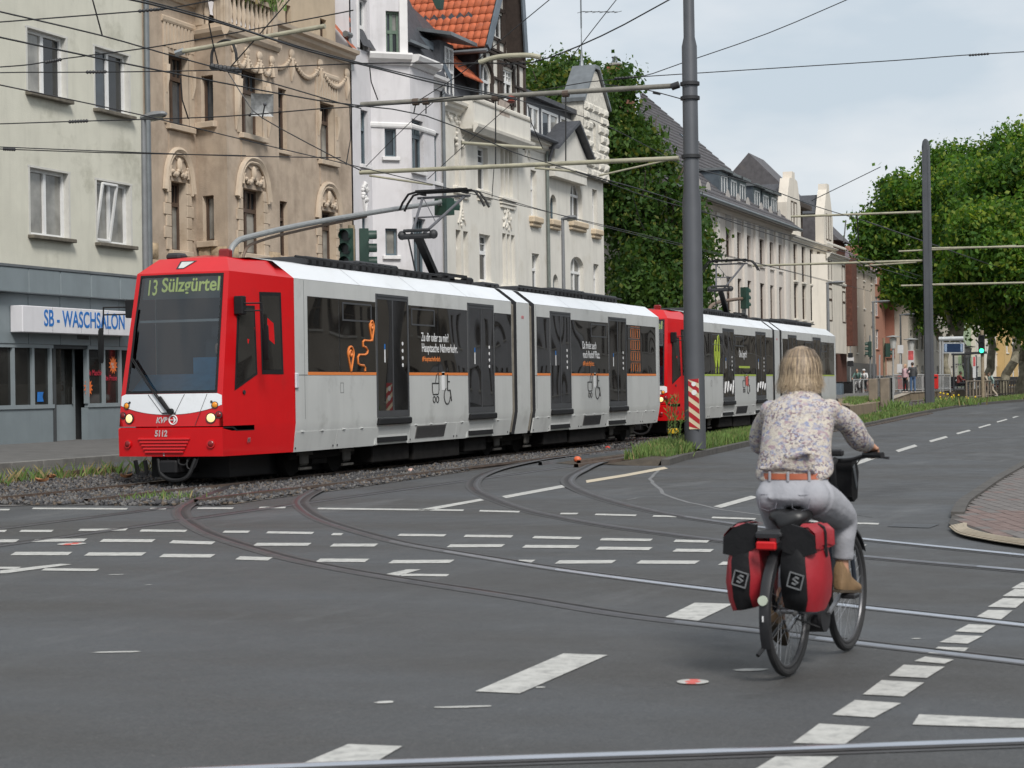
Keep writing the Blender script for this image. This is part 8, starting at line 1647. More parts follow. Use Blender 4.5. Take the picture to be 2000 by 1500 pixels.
RIDE=dict(head=(.18,0,1.62),neck=(.1,0,1.47),chest=(.02,0,1.28),hip=(-.2,0,1.0),shL=(.1,.18,1.41),shR=(.1,-.18,1.41),elL=(.24,.27,1.2),elR=(.24,-.27,1.2),wrL=(.35,.28,1.09),wrR=(.35,-.28,1.09),hpL=(-.17,.09,.96),hpR=(-.17,-.09,.96),knL=(.2,.13,.78),knR=(.1,-.13,.62),anL=(.05,.12,.42),anR=(-.02,-.12,.2))
for k,(px,lb,cl,cap,hr)in enumerate(((1676,'far cyclist in a green vest and pale trousers, left of the two',(M_GREENC,M_WHITEC,M_SHOED),None,(.1,.05,.03)),(1689,'far cyclist in a white jacket and white cap, right of the two',(M_WHITEC,M_BLACKC,M_SHOED),M_WHITEC,(.05,.03,.02)))):
 c=onX(px,769,132+k*2);smallbike(('bicycle ridden by the left far cyclist','bicycle ridden by the cyclist in the white cap')[k],(c[0],c[1],c[2]),3.05,((.05,.05,.06),(.15,.25,.28))[k]);figure(lb,(c[0],c[1],c[2]),3.05,RIDE,cl,cap=cap,hair=hr)
for k,(px,lb)in enumerate(((1634,'grey-blue waste bin against the brick house'),(1652,'black covered waste bin on the pavement by the brick house'))):
 c=onY(px,764,23.5);t=thing('waste_bin',lb,'bin',(c[0],c[1],.45),0,'waste bins by the brick house');MB().bev(c[0]-.45,c[0]+.45,c[1]-.4,c[1]+.4,.5,1.55,.05).build('bin',(mat('bin_blue',(.10,.13,.16),.5),M_TBLACK)[k],t);MB().bev(c[0]-.47,c[0]+.47,c[1]-.42,c[1]+.42,1.555,1.65,.03).build('lid',M_TBLACK,t)
def leafmat(name,c,tr=.45):
 m=mat(name,c,.6,var=.35,scale=.8,spec=.25);t=m.node_tree;b=t.nodes['Principled BSDF'];o=t.nodes['Material Output'];x=t.nodes.new('ShaderNodeMixShader');q=t.nodes.new('ShaderNodeBsdfTranslucent');x.inputs[0].default_value=tr;q.inputs[0].default_value=(min(1,c[0]*1.7),min(1,c[1]*1.6),c[2]*.9,1)
 t.links.new(b.outputs[0],x.inputs[1]);t.links.new(q.outputs[0],x.inputs[2]);t.links.new(x.outputs[0],o.inputs[0]);return m
M_LEAF=[leafmat('leaf_a',(.038,.098,.015)),leafmat('leaf_b',(.088,.178,.024)),leafmat('leaf_c',(.19,.25,.038))]
M_LEAFD=[leafmat('leaf_d1',(.032,.075,.014),.35),leafmat('leaf_d2',(.058,.11,.020),.35),leafmat('leaf_d3',(.12,.14,.026),.35)]
M_BARK=mat('bark',(.085,.068,.05),.9,var=.3,scale=3,bump=.5);M_BARKP=mat('bark_plane',(.32,.29,.21),.85,var=.3,scale=2.5,bump=.3,col2=(.08,.07,.05),c2amt=.8,c2scale=1.6)
def crown(blobs,n,size,mats,name,seed,probs=(.5,.38,.12),droop=.25,dark=(1,.6)):
 """many leaf clumps spread through and over the lobes; each clump several leaves"""
 g=np.random.default_rng(seed);B_=np.array(blobs,float);w=B_[:,3]**2;w/=w.sum();ix=g.choice(len(B_),n,p=w);b=B_[ix]
 d=g.normal(0,1,(n,3));d/=np.linalg.norm(d,axis=1)[:,None];d[:,2]=np.where(d[:,2]<-.5,d[:,2]*.4,d[:,2]);rr=b[:,3:4]*(1-np.abs(g.normal(0,.22,(n,1)))).clip(.2)*(1+.18*np.sin(d[:,:1]*7+d[:,1:2]*5+d[:,2:3]*6+ix[:,None]));C=b[:,:3]+d*rr
 k=7;C=np.repeat(C,k,0)+g.normal(0,size*1.5,(n*k,3));D=np.repeat(d,k,0);N=n*k
 t=g.normal(0,1,(N,3));t-=D*(t*D).sum(1)[:,None]*.6;t/=np.linalg.norm(t,axis=1)[:,None];t[:,2]-=droop;s=g.normal(0,1,(N,3));s-=t*(s*t).sum(1)[:,None];s/=np.linalg.norm(s,axis=1)[:,None];L=size*g.uniform(.45,1.5,(N,1))
 V=np.stack([C-t*L*.5,C+s*L*.38,C+t*L*.6,C-s*L*.38],1).reshape(-1,3);Fq=np.arange(4*N).reshape(-1,4)
 return npmesh(name,V,Fq,mats,np.repeat(g.choice(3,n,p=list(probs)),k))
def limb(mb,p,q,r0,r1,seed,n=6,wob=.08):
 g=random.Random(seed);p,q=np.array(p,float),np.array(q,float);L=np.linalg.norm(q-p);pts=[p+(q-p)*k/n+(np.array((g.uniform(-1,1),g.uniform(-1,1),g.uniform(-.5,.5)))*wob*L*math.sin(math.pi*k/n))for k in range(n+1)];mb.tube(pts,[r0+(r1-r0)*k/n for k in range(n+1)],9);return pts
def tree(label,loc,trunk,branches,blobs,n,size,mats,bark,seed,group=None,name='tree',probs=(.5,.38,.12)):
 t=thing(name,label,'tree',tuple(loc),0,group);mb=MB();limb(mb,*trunk,seed);mb.build('trunk',bark,t,local=True)
 for k,b in enumerate(branches):mb=MB();pts=limb(mb,*b,seed+k+1);[limb(mb,pts[3],pts[-1]+np.array((math.cos(a),math.sin(a),.6))*np.linalg.norm(pts[-1]-pts[0])*.3,b[2]*.5,b[3]*.5,seed+k*7+j)for j,a in enumerate((1,3.5))];mb.build('limb',bark,t,local=True)
 link('crown',crown(blobs,n,size,mats,name+'_crown',seed,probs),t);return t
def lobes(seed,cx,cy,cz,rx,ry,rz,n,r0,r1):
 g=random.Random(seed);out=[]
 while len(out)<n:
  x,y,z=g.uniform(-1,1),g.uniform(-1,1),g.uniform(-1,1);q=x*x+y*y+z*z
  if q<1 and q>.12:out.append((cx+x*rx,cy+y*ry,cz+z*rz,g.uniform(r0,r1)*(1.15-.45*q)))
 for _ in range(n//2):
  v=np.array((g.gauss(0,1),g.gauss(0,1),g.gauss(.25,.8)));v/=np.linalg.norm(v);k=g.uniform(.98,1.16);out.append((cx+v[0]*rx*k,cy+v[1]*ry*k,cz+v[2]*rz*k,r0*g.uniform(.35,.65)))
 return out
tu,tv=fu(1285,450)+1.0,VF-1.2
def zt_(x,y,v=tv):return float(onY(x,y,v)[2])
L1=lobes(3,0.5,0.6,6.6,5.0,1.9,5.6,50,.9,1.6)+lobes(4,-1.2,2.6,13.2,3.0,1.3,3.4,20,.8,1.3)+lobes(6,-.2,1.7,11.0,3.2,1.4,2.6,14,.8,1.3)
tree('dense dark green tree filling the gap beside the turret house',(tu,tv+1,.4),((0,0,0),(0,.3,6),.28,.2),[((0,.2,4),(-2.5,.5,10),.14,.05),((0,.2,4.5),(2.6,.6,11),.14,.05),((0,.2,5),(0,-1.2,13),.12,.04)],L1,14000,.22,M_LEAFD,M_BARK,21,probs=(.55,.35,.10))
bt=onY(1105,140,VF+16);L2=lobes(9,0,.6,19.1,7.5,3.6,3.6,48,1.0,1.8)
tree('big tree rising behind the turret house roofs',(bt[0],VF+16,.5),((0,0,0),(0,0,15),.4,.28),[((0,0,12),(-4,1,20),.2,.06),((0,0,12),(4,-1,20),.2,.06)],L2,11000,.27,M_LEAFD,M_BARK,31,probs=(.4,.4,.2))
def plane(label,px,pyb,depth,H,W_,seed,lean=0,n=5200,probs=(.42,.4,.18),low=.40,extra=()):
 p=atD(px,pyb,depth);r_=np.array((_rt[0],_rt[1],0));top=r_*lean
 bl=[(*(np.array((r_*a)[:2])+np.array((math.cos(YAW),math.sin(YAW)))*b),c,d)for a,b,c,d in[(x,y,z,r)for x,y,z,r in lobes(seed,lean,0,H*(.5+low*.5),W_,W_*.7,H*(.5-low*.5),34,W_*.22,W_*.40)]]+list(extra)
 br=[((top[0]*.6,top[1]*.6,H*.26),(top[0]+r_[0]*W_*.6*s+c,top[1]+r_[1]*W_*.6*s-c,H*.62),.22,.07)for s,c in((-1,1),(1,-.5),(.1,1.2),(-.4,-1))]
 tree(label,(p[0],p[1],.1),((0,0,0),(top[0]*.6,top[1]*.6,H*.3),.42,.3),br,bl,int(n*1.5),.31,M_LEAF,M_BARKP,seed,'plane trees by the stop','plane_tree',probs)
plane('broad plane tree at centre right whose crown overhangs the terracotta house',1900,757,150,18.2,6.2,51,-1.6,9000);plane('tall plane tree with the highest crown, right of the slim mast',1925,757,165,22.8,6.4,52,.5,8500,low=.40);plane('plane tree with a leaning dark trunk behind the green signal',1958,757,158,18.5,6.0,53,2.5,8000);plane('pale-barked plane tree at the right edge',1992,752,140,18.6,6.0,54,2.0,8500)
plane('lighter plane tree in front, low crown at the right edge',2040,756,132,14.2,5.6,55,-1.0,8000,(.3,.5,.2),.36);plane('rearmost plane tree seen through the branches',1850,756,200,19,8,56,0,6000)
fl=atD(1690,752,330);tree('far small tree between the beige house and the plane trees',(fl[0],fl[1],.2),((0,0,0),(0,0,12),.3,.2),[],lobes(61,0,0,17,9,6,8,16,2,4),2500,.7,M_LEAF,M_BARK,61)
hg=atD(2010,742,300);wood=tag(link('far_wood',crown([(fl[0]+(hg[0]-fl[0])*t+random.uniform(-6,6),fl[1]+(hg[1]-fl[1])*t,6+random.uniform(-2,5),6)for t in np.linspace(.1,1.5,26)],5000,.9,M_LEAFD,'far_wood',71)),'band of far trees closing the street behind the plane trees','trees',kind='stuff')
BK=onZ(1540,1322,0);BF=onZ(1655,1272,0);BROT=math.atan2(BF[1]-BK[1],BF[0]-BK[0]);BL=(float(BK[0]),float(BK[1]),0.004)
M_BKF=mat('bike_frame_navy',(.028,.036,.05),.35,.2,var=.1,coat=.4);M_TYRE=mat('tyre',(.02,.02,.021),.8,var=.2,scale=20);M_ALU=mat('alloy',(.42,.42,.43),.35,.9,var=.1);M_PLB=mat('black_plastic',(.016,.016,.018),.45,var=.2,scale=12)
bk=thing('bicycle','dark city bicycle with red panniers ridden by the fair-haired woman in front','bicycle',BL,BROT)
LB=lambda mb,nm,m,par=bk,sm=35:mb.build(nm,m,par,sm,local=True)
WX,WR=1.06,.352
for x in(0,WX):
 c=np.array((x,0,WR));w=LB(MB().ring(c,(0,1,0),WR-.022,.022,56,10),'wheel',M_TYRE);LB(MB().ring(c,(0,1,0),WR-.052,.013,48,8),'rim',mat('rim_dark',(.10,.10,.105),.4,.6),w);mb=MB();mb.lathe([(.012,-.06),(.03,-.045),(.03,-.035),(.018,-.03),(.018,.03),(.03,.035),(.03,.045),(.012,.06)],tuple(c),14,'y');LB(mb,'hub',M_ALU,w);sp=MB()
 for k in range(28):
  a=2*math.pi*k/28;b=a+(.5 if k%2 else-.5);s=-1 if k%4<2 else 1;sp.tube([c+np.array((.028*math.cos(b),.035*s,.028*math.sin(b))),c+np.array(((WR-.055)*math.cos(a),0,(WR-.055)*math.sin(a)))],.0013,4)
 o=LB(sp,'spokes',M_ALU,w);o['kind']='stuff'
 mb=MB();r0=WR+.022;A=np.linspace(R(20 if x==0 else 35),R(205 if x==0 else 175),22)
 mb.loft([[tuple(c+np.array(((r0+dr)*math.cos(a),y,(r0+dr)*math.sin(a))))for y,dr in((-.031,-.014),(-.026,.004),(0,.012),(.026,.004),(.031,-.014),(0,.006))]for a in A]);LB(mb,'mudguard',M_PLB)
for s in(-1,1):LB(MB().tube([(0,.06*s,WR),(-.16,.05*s,.66)],.004,5),'mudguard_stay',M_PLB)
mb=MB();bb=(.45,0,.29);hd0,hd1=(.90,0,.80),(.85,0,.97);seat0=(.26,0,.76)
mb.tube([bb,seat0],.021,10);mb.tube([hd0,hd1],.026,10);mb.tube([(.89,0,.83),(.70,0,.47),(.52,0,.30)],[(.026,.026),(.036,.03),(.045,.03)],10);mb.tube([(.88,0,.88),(.62,0,.55),(.34,0,.54)],.02,8)
for s in(-1,1):mb.tube([(.43,.035*s,.29),(0,.07*s,WR)],.011,6);mb.tube([(.30,.03*s,.70),(0,.07*s,WR)],.009,6);mb.tube([(.91,.045*s,.77),(1.0,.055*s,.55),(WX,.055*s,WR)],.014,8)
mb.tube([(.91,-.045,.78),(.91,.045,.78)],.02,8);LB(mb,'frame',M_BKF)
LB(MB().bev(.33,.44,-.045,.045,.38,.74,.015),'battery',M_PLB);mb=MB();mb.lathe([(.03,-.07),(.085,-.065),(.09,.05),(.03,.06)],(.46,0,.27),18,'y');LB(mb,'motor',M_PLB)
LB(MB().tube([seat0,(.235,0,.86)],.015,8),'seat_post',M_ALU);sd=MB();sd.loft([[(x,y*w,z0+dz)for y,dz in((-1,-.03),(-.9,.0),(-.4,.012),(0,.004),(.4,.012),(.9,0),(1,-.03),(.6,-.075),(-.6,-.075))]for x,w,z0 in((-.01,.06,.865),(.015,.105,.878),(.12,.115,.885),(.24,.06,.89),(.34,.028,.897),(.36,.012,.885))]);LB(sd,'saddle',mat('saddle_black',(.012,.012,.013),.45),sm=70);LB(MB().bev(.03,.15,-.06,.06,.78,.815,.015),'saddle_spring',M_PLB)
mb=MB();mb.tube([(.85,0,.97),(.83,0,1.10),(.88,0,1.13)],.018,8);LB(mb,'stem',M_PLB);hb=LB(MB().tube(cat_spline([(.80,.29,1.155),(.86,.21,1.16),(.91,.09,1.13),(.91,0,1.125),(.91,-.09,1.13),(.90,-.18,1.155),(.84,-.29,1.155)],5),.013,8),'handlebar',M_PLB)
for s in(-1,1):LB(MB().tube([(.885,.17*s,1.16),(.83,.295*s,1.158)],.019,10),'grip',M_PLB,hb);LB(MB().tube([(.92,.15*s,1.15),(.95,.22*s,1.145),(.90,.31*s,1.14)],.008,6),'brake_lever',M_PLB,hb);LB(MB().tube(cat_spline([(.93,.16*s,1.14),(1.02,.1*s,1.12),(1.0,.02*s,.98),(.92,0,.86)],5),.004,5),'cable',M_PLB,hb)
LB(MB().bev(.86,.90,-.05,.03,1.15,1.19,.01),'display_unit',M_PLB,hb)
for s,cx,cz in((-1,.615,.375),(1,.285,.205)):cr=LB(MB().bar((.45,.085*s,.29),(cx,.10*s,cz),.022,.014),'crank',M_ALU);LB(MB().bev(cx-.045,cx+.045,min(.115*s,.20*s),max(.115*s,.20*s),cz-.014,cz+.014,.006),'pedal',M_PLB,cr)
mb=MB();mb.lathe([(.02,-.052),(.085,-.05),(.085,-.046),(.02,-.044)],(.45,0,.29),24,'y');LB(mb,'chainring',M_PLB);mb=MB();mb.tube([(.45,-.048,.375),(0,-.048,WR+.04)],.006,5);mb.tube([(.45,-.048,.205),(0,-.048,WR-.04)],.006,5);LB(mb,'chain',M_TYRE)
LB(MB().tube([(.12,.06,.28),(-.12,.13,.12)],.012,6),'kickstand',M_PLB)
rk=MB()
for y in(-.06,0,.06):rk.tube([(.22,y*.6,.76),(.1,y,.775),(-.30,y,.775)],.007,6)
for s in(-1,1):rk.tube([(-.12,.06*s,.775),(0,.08*s,WR)],.007,6);rk.tube([(.10,.06*s,.775),(0,.08*s,WR)],.007,6)
rk.bev(-.30,-.12,-.075,.075,.765,.80,.012);rk.bar((-.30,-.06,.775),(-.30,.06,.775),.016);LB(rk,'rack',M_PLB)
LB(MB().bev(-.335,-.305,-.055,.055,.705,.75,.008),'rear_light',mat('rear_light_red',(.45,.008,.01),.25));a=R(166);c_=np.array((0,0,WR));p=c_+np.array(((WR+.04)*math.cos(a),0,(WR+.04)*math.sin(a)));LB(MB().tube([p,p+np.array((-.012,0,0))],.026,16),'reflector',mat('reflector_pale',(.50,.55,.45),.3));a=R(178);p=c_+np.array(((WR+.038)*math.cos(a),0,0));LB(MB().bar(p+np.array((-.001,0,-.015)),p+np.array((-.001,0,.015)),.012,.004),'sticker',M_TEXTW)
M_PNR=mat('pannier_red',(.30,.014,.022),.45,var=.12,scale=6,bump=.15,bscale=18,col2=(.40,.06,.065),c2amt=.3,c2scale=5);M_PNB=mat('pannier_black',(.009,.009,.010),.6,spec=.25,var=.2,scale=10,bump=.2,bscale=20);M_EMB=mat('emblem_grey',(.15,.155,.16),.5)
def pannier(label,s,dy=0.0,tip=0.0):
 t=thing('pannier',label,'pannier',BL,BROT,'pair of red panniers');g=random.Random(5+s);y0,y1=(.085+dy)*s,(.275+dy)*s;ym=(y0+y1)/2
 def ringz(z,x0,x1,ya,yb,j=.006):return[(x+g.uniform(-j,j),y+g.uniform(-j,j),z+tip*(y-ym))for x,y in((x0+.03,ya),(x0,ya+(yb-ya)*.25),(x0-.008,ym),(x0,yb-(yb-ya)*.22),(x0+.035,yb),((x0+x1)/2,yb+.012*s),(x1-.04,yb),(x1,ym),(x1-.03,ya),((x0+x1)/2,ya))]
 prof=[(.375,-.20,.0,.45),(.385,-.24,.04,.8),(.45,-.265,.06,.98),(.55,-.275,.07,1.05),(.65,-.27,.07,1.0),(.72,-.255,.065,.85),(.765,-.24,.06,.7)]
 mb=MB();rings=[ringz(z,a,b,y0+(ym-y0)*(1-min(1,k))*.5,y1*min(1,k)+ym*(1-min(1,k))+(y1-ym)*max(0,k-1))for z,a,b,k in prof];mb.loft(rings);n=10
 mb.mi=[1 if(i%n)in((1,2)if s>0 else(0,1,2))else 0 for i in range(len(mb.f))];mb.build('bag',[M_PNR,M_PNB],t,50,local=True)
 mb=MB();top=[(.72,1.04),(.80,1.0),(.83,.6),(.82,-.1)];mb.loft([[(x,y0+(y1-y0)*(.5+.5*k)+.006*s,z+(.012 if abs(x+.1)<.1 else 0)+tip*(y1-ym)*k)for x in np.linspace(-.255,.065,7)]for z,k in top],closed=False,cap=False);mb.loft([[(x,y0+(y1-y0)*(.5+.5*k)+.001*s,z-.008+tip*(y1-ym)*k)for x in np.linspace(-.255,.065,7)]for z,k in top],closed=False,cap=False);mb.build('flap',M_PNR,t,50,local=True)
 mb=MB();mb.loft([[(-.268+o,y0+(y1-y0)*f,z+tip*(y1-y0)*(f-.5))for f,z in((.05,.81),(.35,.835),(.7,.825),(1.02,.79),(1.04,.70),(.6,.665),(.1,.69))]for o in(0,.03)]);mb.build('rolled_end',M_PNB,t,40,local=True)
 mb=MB();mb.tube(cat_spline([(-.10,ym,.842),(-.10,y1*.99+.004*s,.815),(-.10,y1+.012*s,.72),(-.09,y1+.014*s,.66)],3),[(.018,.005)]*10,6);mb.build('strap',M_PNB,t,30,local=True)
 c=np.array((-.288,ym+.0*s,.545));e1,e2=np.array((0,.866,.5))*.045,np.array((0,-.5,.866))*.045;e1,e2=(np.array((0,-.96,-.26))*.038,np.array((0,-.26,.96))*.038);mb=MB();q=[c+e1*a+e2*b for a,b in((-1,-1),(1,-1),(1,1),(-1,1))]
 for p_,r_ in zip(q,q[1:]+q[:1]):mb.bar(p_+(p_-r_)*.04,r_+(r_-p_)*.04,.009,.006)
 mb.build('emblem_frame',M_EMB,t,20,local=True);mb=MB();mb.tube([c+e1*.42+e2*.42,c+e1*-.1+e2*.5,c+e1*-.42+e2*.2,c+e1*.42+e2*-.2,c+e1*.1+e2*-.5,c+e1*-.42+e2*-.42],.006,5);mb.build('emblem_stroke',M_EMB,t,20,local=True)
 return t
pannier('red and black roll-top pannier on the left side of the rear rack',1,-.02,-.25);pannier('red and black roll-top pannier on the right side, red flank facing out',-1,-.035,.1)
fb=thing('handlebar_bag','black handlebar bag hanging in front of the cyclist','bag',BL,BROT);mb=MB();mb.loft([[(x,y*w,z)for x,y,z in((.95,-1,1.09),(.94,-1,.86),(1.0,-1,.83),(1.12,-1,.86),(1.13,-1,1.05),(1.08,-1,1.11))]if False else[(x,w,z)for x,z in((.955,1.12),(.95,.91),(.99,.88),(1.06,.90),(1.09,1.05),(1.05,1.12))]for w in(-.075,-.063,.15,.16)]);mb.build('bag',M_PNB,fb,40,local=True);mb=MB();mb.prism([(.965,-.076,1.08),(1.0,-.076,1.10),(1.05,-.076,.98),(1.03,-.076,.95)],(0,-.003,0));mb.build('side_pocket',mat('bag_grey',(.10,.11,.12),.4),fb,30,local=True)
wm_=thing('person','fair-haired woman riding away in a mottled knit sweater and grey trousers','person',BL,BROT)
M_SKINW=mat('skin_fair',(.47,.25,.165),.5,var=.08,scale=10)
H_=np.array((.575,.09,1.66));NK=np.array((.50,.07,1.50));mb=MB()
mb.ball(tuple(H_),(.098,.078,.118),18,12);mb.ball(tuple(H_+np.array((.055,0,-.055))),(.052,.05,.055),12,8);mb.tube([H_+np.array((.098,0,.015)),H_+np.array((.118,0,-.02)),H_+np.array((.1,0,-.028))],[.008,.015,.01],8)
for s in(-1,1):mb.ball(tuple(H_+np.array((-.005,.08*s,-.01))),(.022,.012,.033),8,6)
mb.tube([H_+np.array((.1,-.024,-.062)),H_+np.array((.106,0,-.06)),H_+np.array((.1,.024,-.062))],.008,6)
mb.tube([NK+np.array((-.05,0,-.1)),NK,H_+np.array((-.01,0,-.05))],[.05,.054,.054],12);mb.tube([(.22,.03,.96),(.30,.04,1.12),(.40,.05,1.3),(.46,.06,1.40)],[(.11,.14),(.08,.10),(.08,.10),(.06,.07)],14)
JW={'R':dict(sh=(.46,-.125,1.445),el=(.64,-.205,1.285),wr=(.815,-.215,1.215),gr=(.865,-.225,1.165),hp=(.20,-.095,.95),kn=(.60,-.135,.81),an=(.585,-.125,.52)),'L':dict(sh=(.46,.25,1.44),el=(.61,.345,1.25),wr=(.81,.26,1.21),gr=(.865,.225,1.165),hp=(.20,.125,.95),kn=(.50,.165,.66),an=(.28,.15,.31))}
for S_,J in JW.items():
 s=-1 if S_=='R' else 1;J={k:np.array(v)for k,v in J.items()};JW[S_]=J
 mb.tube([J['sh'],J['el'],J['wr']],[.042,.036,.027],10);mb.tube([J['hp'],J['kn'],J['an']+np.array((0,0,.06)),J['an'],J['an']+np.array((.0,0,-.06))],[.07,.048,.037,.036,.04],12)
 w,g_=J['wr'],J['gr'];ax=np.array((-.055,.125*s,-.002));ax/=np.linalg.norm(ax)
 mb.tube([w-(g_-w)*.1,w*.5+g_*.5+np.array((0,0,.022)),g_+np.array((.0,0,.030))],[(.026,.026),(.034,.022),(.042,.017)],10)
 for k,rr_ in enumerate((.0105,.011,.0105,.009)):
  o=g_+ax*(-.035+.0225*k);ln=(.93,1.0,.96,.82)[k];mb.tube([o+np.array((-.012,0,.032)),o+np.array((.022,0,.031))*1.0,o+np.array((.036*ln,0,.010)),o+np.array((.032*ln,0,-.016*ln)),o+np.array((.010,0,-.026*ln))],[rr_*1.15,rr_*1.1,rr_,rr_*.95,rr_*.8],8)
 o=g_-ax*.045;mb.tube([w*.6+g_*.4-ax*.02,o+np.array((-.01,0,.012)),o+np.array((.012,0,-.012)),o+ax*.012+np.array((.024,0,-.022))],[.015,.014,.0115,.009],8)
fuse(mb,'body',M_SKINW,wm_,.0065,2)
for s in(-1,1):MB().ball(tuple(H_+np.array((.090,.032*s,.012))),.0125,10,8).build('eye',mat('eye',(.5,.5,.5),.2),wm_,local=True)
def knit():
 m=mat('knit_mottled',(.5,.47,.44),.95,var=0,spec=.2);t=m.node_tree;b=t.nodes['Principled BSDF'];geo=t.nodes.new('ShaderNodeTexCoord')
 def cells(sc,st):
  mp_=t.nodes.new('ShaderNodeMapping');mp_.inputs['Scale'].default_value=st;n0=t.nodes.new('ShaderNodeTexNoise');n0.inputs['Scale'].default_value=30;ad=t.nodes.new('ShaderNodeMixRGB');ad.blend_type='ADD';ad.inputs[0].default_value=.022
  v=t.nodes.new('ShaderNodeTexVoronoi');v.inputs['Scale'].default_value=sc;t.links.new(geo.outputs['Object'],ad.inputs[1]);t.links.new(geo.outputs['Object'],n0.inputs['Vector']);t.links.new(n0.outputs['Color'],ad.inputs[2]);t.links.new(ad.outputs[0],mp_.inputs[0]);t.links.new(mp_.outputs[0],v.inputs['Vector']);sx=t.nodes.new('ShaderNodeSeparateColor');t.links.new(v.outputs['Color'],sx.inputs[0]);return sx.outputs[0]
 def rampc(src,stops):
  r=t.nodes.new('ShaderNodeValToRGB');r.color_ramp.interpolation='CONSTANT';e=r.color_ramp.elements;e[0].position,e[0].color=stops[0][0],(*stops[0][1],1);e[1].position,e[1].color=stops[1][0],(*stops[1][1],1)
  for p,c in stops[2:]:q=e.new(p);q.color=(*c,1)
  t.links.new(src,r.inputs[0]);return r.outputs[0]
 big=rampc(cells(40,(1,1,1.5)),[(0,(.47,.43,.37)),(.30,(.34,.32,.34)),(.46,(.25,.27,.37)),(.62,(.46,.41,.37)),(.76,(.35,.265,.285)),(.88,(.52,.48,.42))]);sm=rampc(cells(95,(1,1,1.3)),[(0,(.52,.47,.40)),(.32,(.16,.10,.125)),(.5,(.44,.40,.38)),(.70,(.13,.12,.14)),(.84,(.26,.28,.40)),(.92,(.50,.44,.36))])
 nz=t.nodes.new('ShaderNodeTexNoise');nz.inputs['Scale'].default_value=9;t.links.new(geo.outputs['Object'],nz.inputs['Vector']);mr=t.nodes.new('ShaderNodeMapRange');mr.inputs[1].default_value=.36;mr.inputs[2].default_value=.6;mr.inputs[4].default_value=.85;t.links.new(nz.outputs['Fac'],mr.inputs[0]);mx=t.nodes.new('ShaderNodeMixRGB');t.links.new(mr.outputs[0],mx.inputs[0]);t.links.new(big,mx.inputs[1]);t.links.new(sm,mx.inputs[2]);t.links.new(mx.outputs[0],b.inputs['Base Color'])
 wv=t.nodes.new('ShaderNodeTexVoronoi');wv.inputs['Scale'].default_value=130;t.links.new(geo.outputs['Object'],wv.inputs['Vector']);bp=t.nodes.new('ShaderNodeBump');bp.inputs['Strength'].default_value=.5;bp.inputs['Distance'].default_value=.006;t.links.new(wv.outputs['Distance'],bp.inputs['Height']);t.links.new(bp.outputs[0],b.inputs['Normal']);return m
mb=MB()
def oval(c,rx,ry,n=24,dz=0,fold=0.0):return[(c[0]+rx*math.cos(t),c[1]+ry*math.sin(t),c[2]+dz*math.cos(t)+fold*math.sin(5*t))for t in np.linspace(0,2*math.pi,n,endpoint=False)]
mb.loft([oval((.265,.04,1.065),.150,.212,dz=.05),oval((.265,.04,1.085),.160,.222,dz=.05),oval((.275,.04,1.12),.155,.218,dz=.04),oval((.295,.045,1.18),.145,.205,dz=.02),oval((.335,.05,1.26),.145,.20),oval((.385,.055,1.34),.145,.205),oval((.425,.06,1.41),.135,.198,dz=-.02),oval((.45,.065,1.46),.115,.172,dz=-.02),oval((.47,.07,1.495),.095,.125),oval((.485,.07,1.52),.082,.09),oval((.49,.07,1.535),.078,.078)])
for S_,J in JW.items():
 d=J['wr']-J['el'];s=-1 if S_=='R' else 1
 mb.ball(tuple(J['sh']+np.array((-.01,-.015*s,-.02))),(.07,.066,.064),12,8);mb.tube(cat_spline([J['sh']+np.array((-.02,-.035*s,-.022)),J['sh']*.45+J['el']*.55+np.array((0,.01*s,-.006)),J['el']+np.array((-.012,.006*s,-.02)),J['el']*.5+J['wr']*.5+np.array((0,0,-.014)),J['el']*.1+J['wr']*.9,J['wr']],3),[.066,.067,.068,.069,.069,.068,.066,.064,.061,.058,.054,.050,.046,.042,.037,.037],14)
for k in range(5):z=1.10+.022*k;mb.tube([(.135-.01*k,.20-.08*k,z+.012),(.118,.05,z+.02-.006*k),(.14,-.12,z)],.016,6)
fuse(mb,'sweater',knit(),wm_,.0085,9)
M_TROU=mat('trousers_grey',(.30,.303,.328),.85,var=.10,scale=7,bump=.5,bscale=11);mb=MB()
mb.loft([oval((.255,.04,1.10),.12,.172),oval((.245,.035,1.06),.135,.188),oval((.225,.03,1.0),.15,.198),oval((.20,.03,.95),.15,.195),oval((.20,.03,.91),.12,.16),oval((.21,.03,.895),.05,.07)])
for S_,J in JW.items():
 s=-1 if S_=='R' else 1;end=J['an']+(J['kn']-J['an'])*.24;mb.ball(tuple(J['hp']+np.array((-.04,.012*s,.005))),(.09,.09,.09),14,10)
 mb.tube(cat_spline([J['hp'],J['hp']*.5+J['kn']*.5+np.array((0,0,.01)),J['kn']+np.array((-.01,0,.0)),J['kn']*.5+end*.5+np.array((-.012,0,0)),end],3),[.112,.112,.108,.104,.096,.088,.08,.075,.072,.069,.064,.060,.057],14);u_=(J['kn']-J['an'])/np.linalg.norm(J['kn']-J['an'])
 mb.tube([end-u_*.012,end+u_*.035],[.061,.064],14);mb.tube([end+u_*.06,end+u_*.075],[.062,.064],12)
for k in range(4):mb.tube([(.10,.10-.02*k,.985-.03*k),(.06+.02*k,.12,.95-.02*k)],.012,6)
fuse(mb,'trousers',M_TROU,wm_,.008,16)
mb=MB();mb.loft([oval((.243,.035,1.052),.142,.195,32),oval((.246,.036,1.085),.139,.191,32),oval((.246,.036,1.085),.134,.186,32),oval((.243,.035,1.052),.137,.19,32)],cap=False);mb.build('belt',mat('belt_tan',(.34,.085,.035),.5,var=.15,scale=14),wm_,50,local=True)
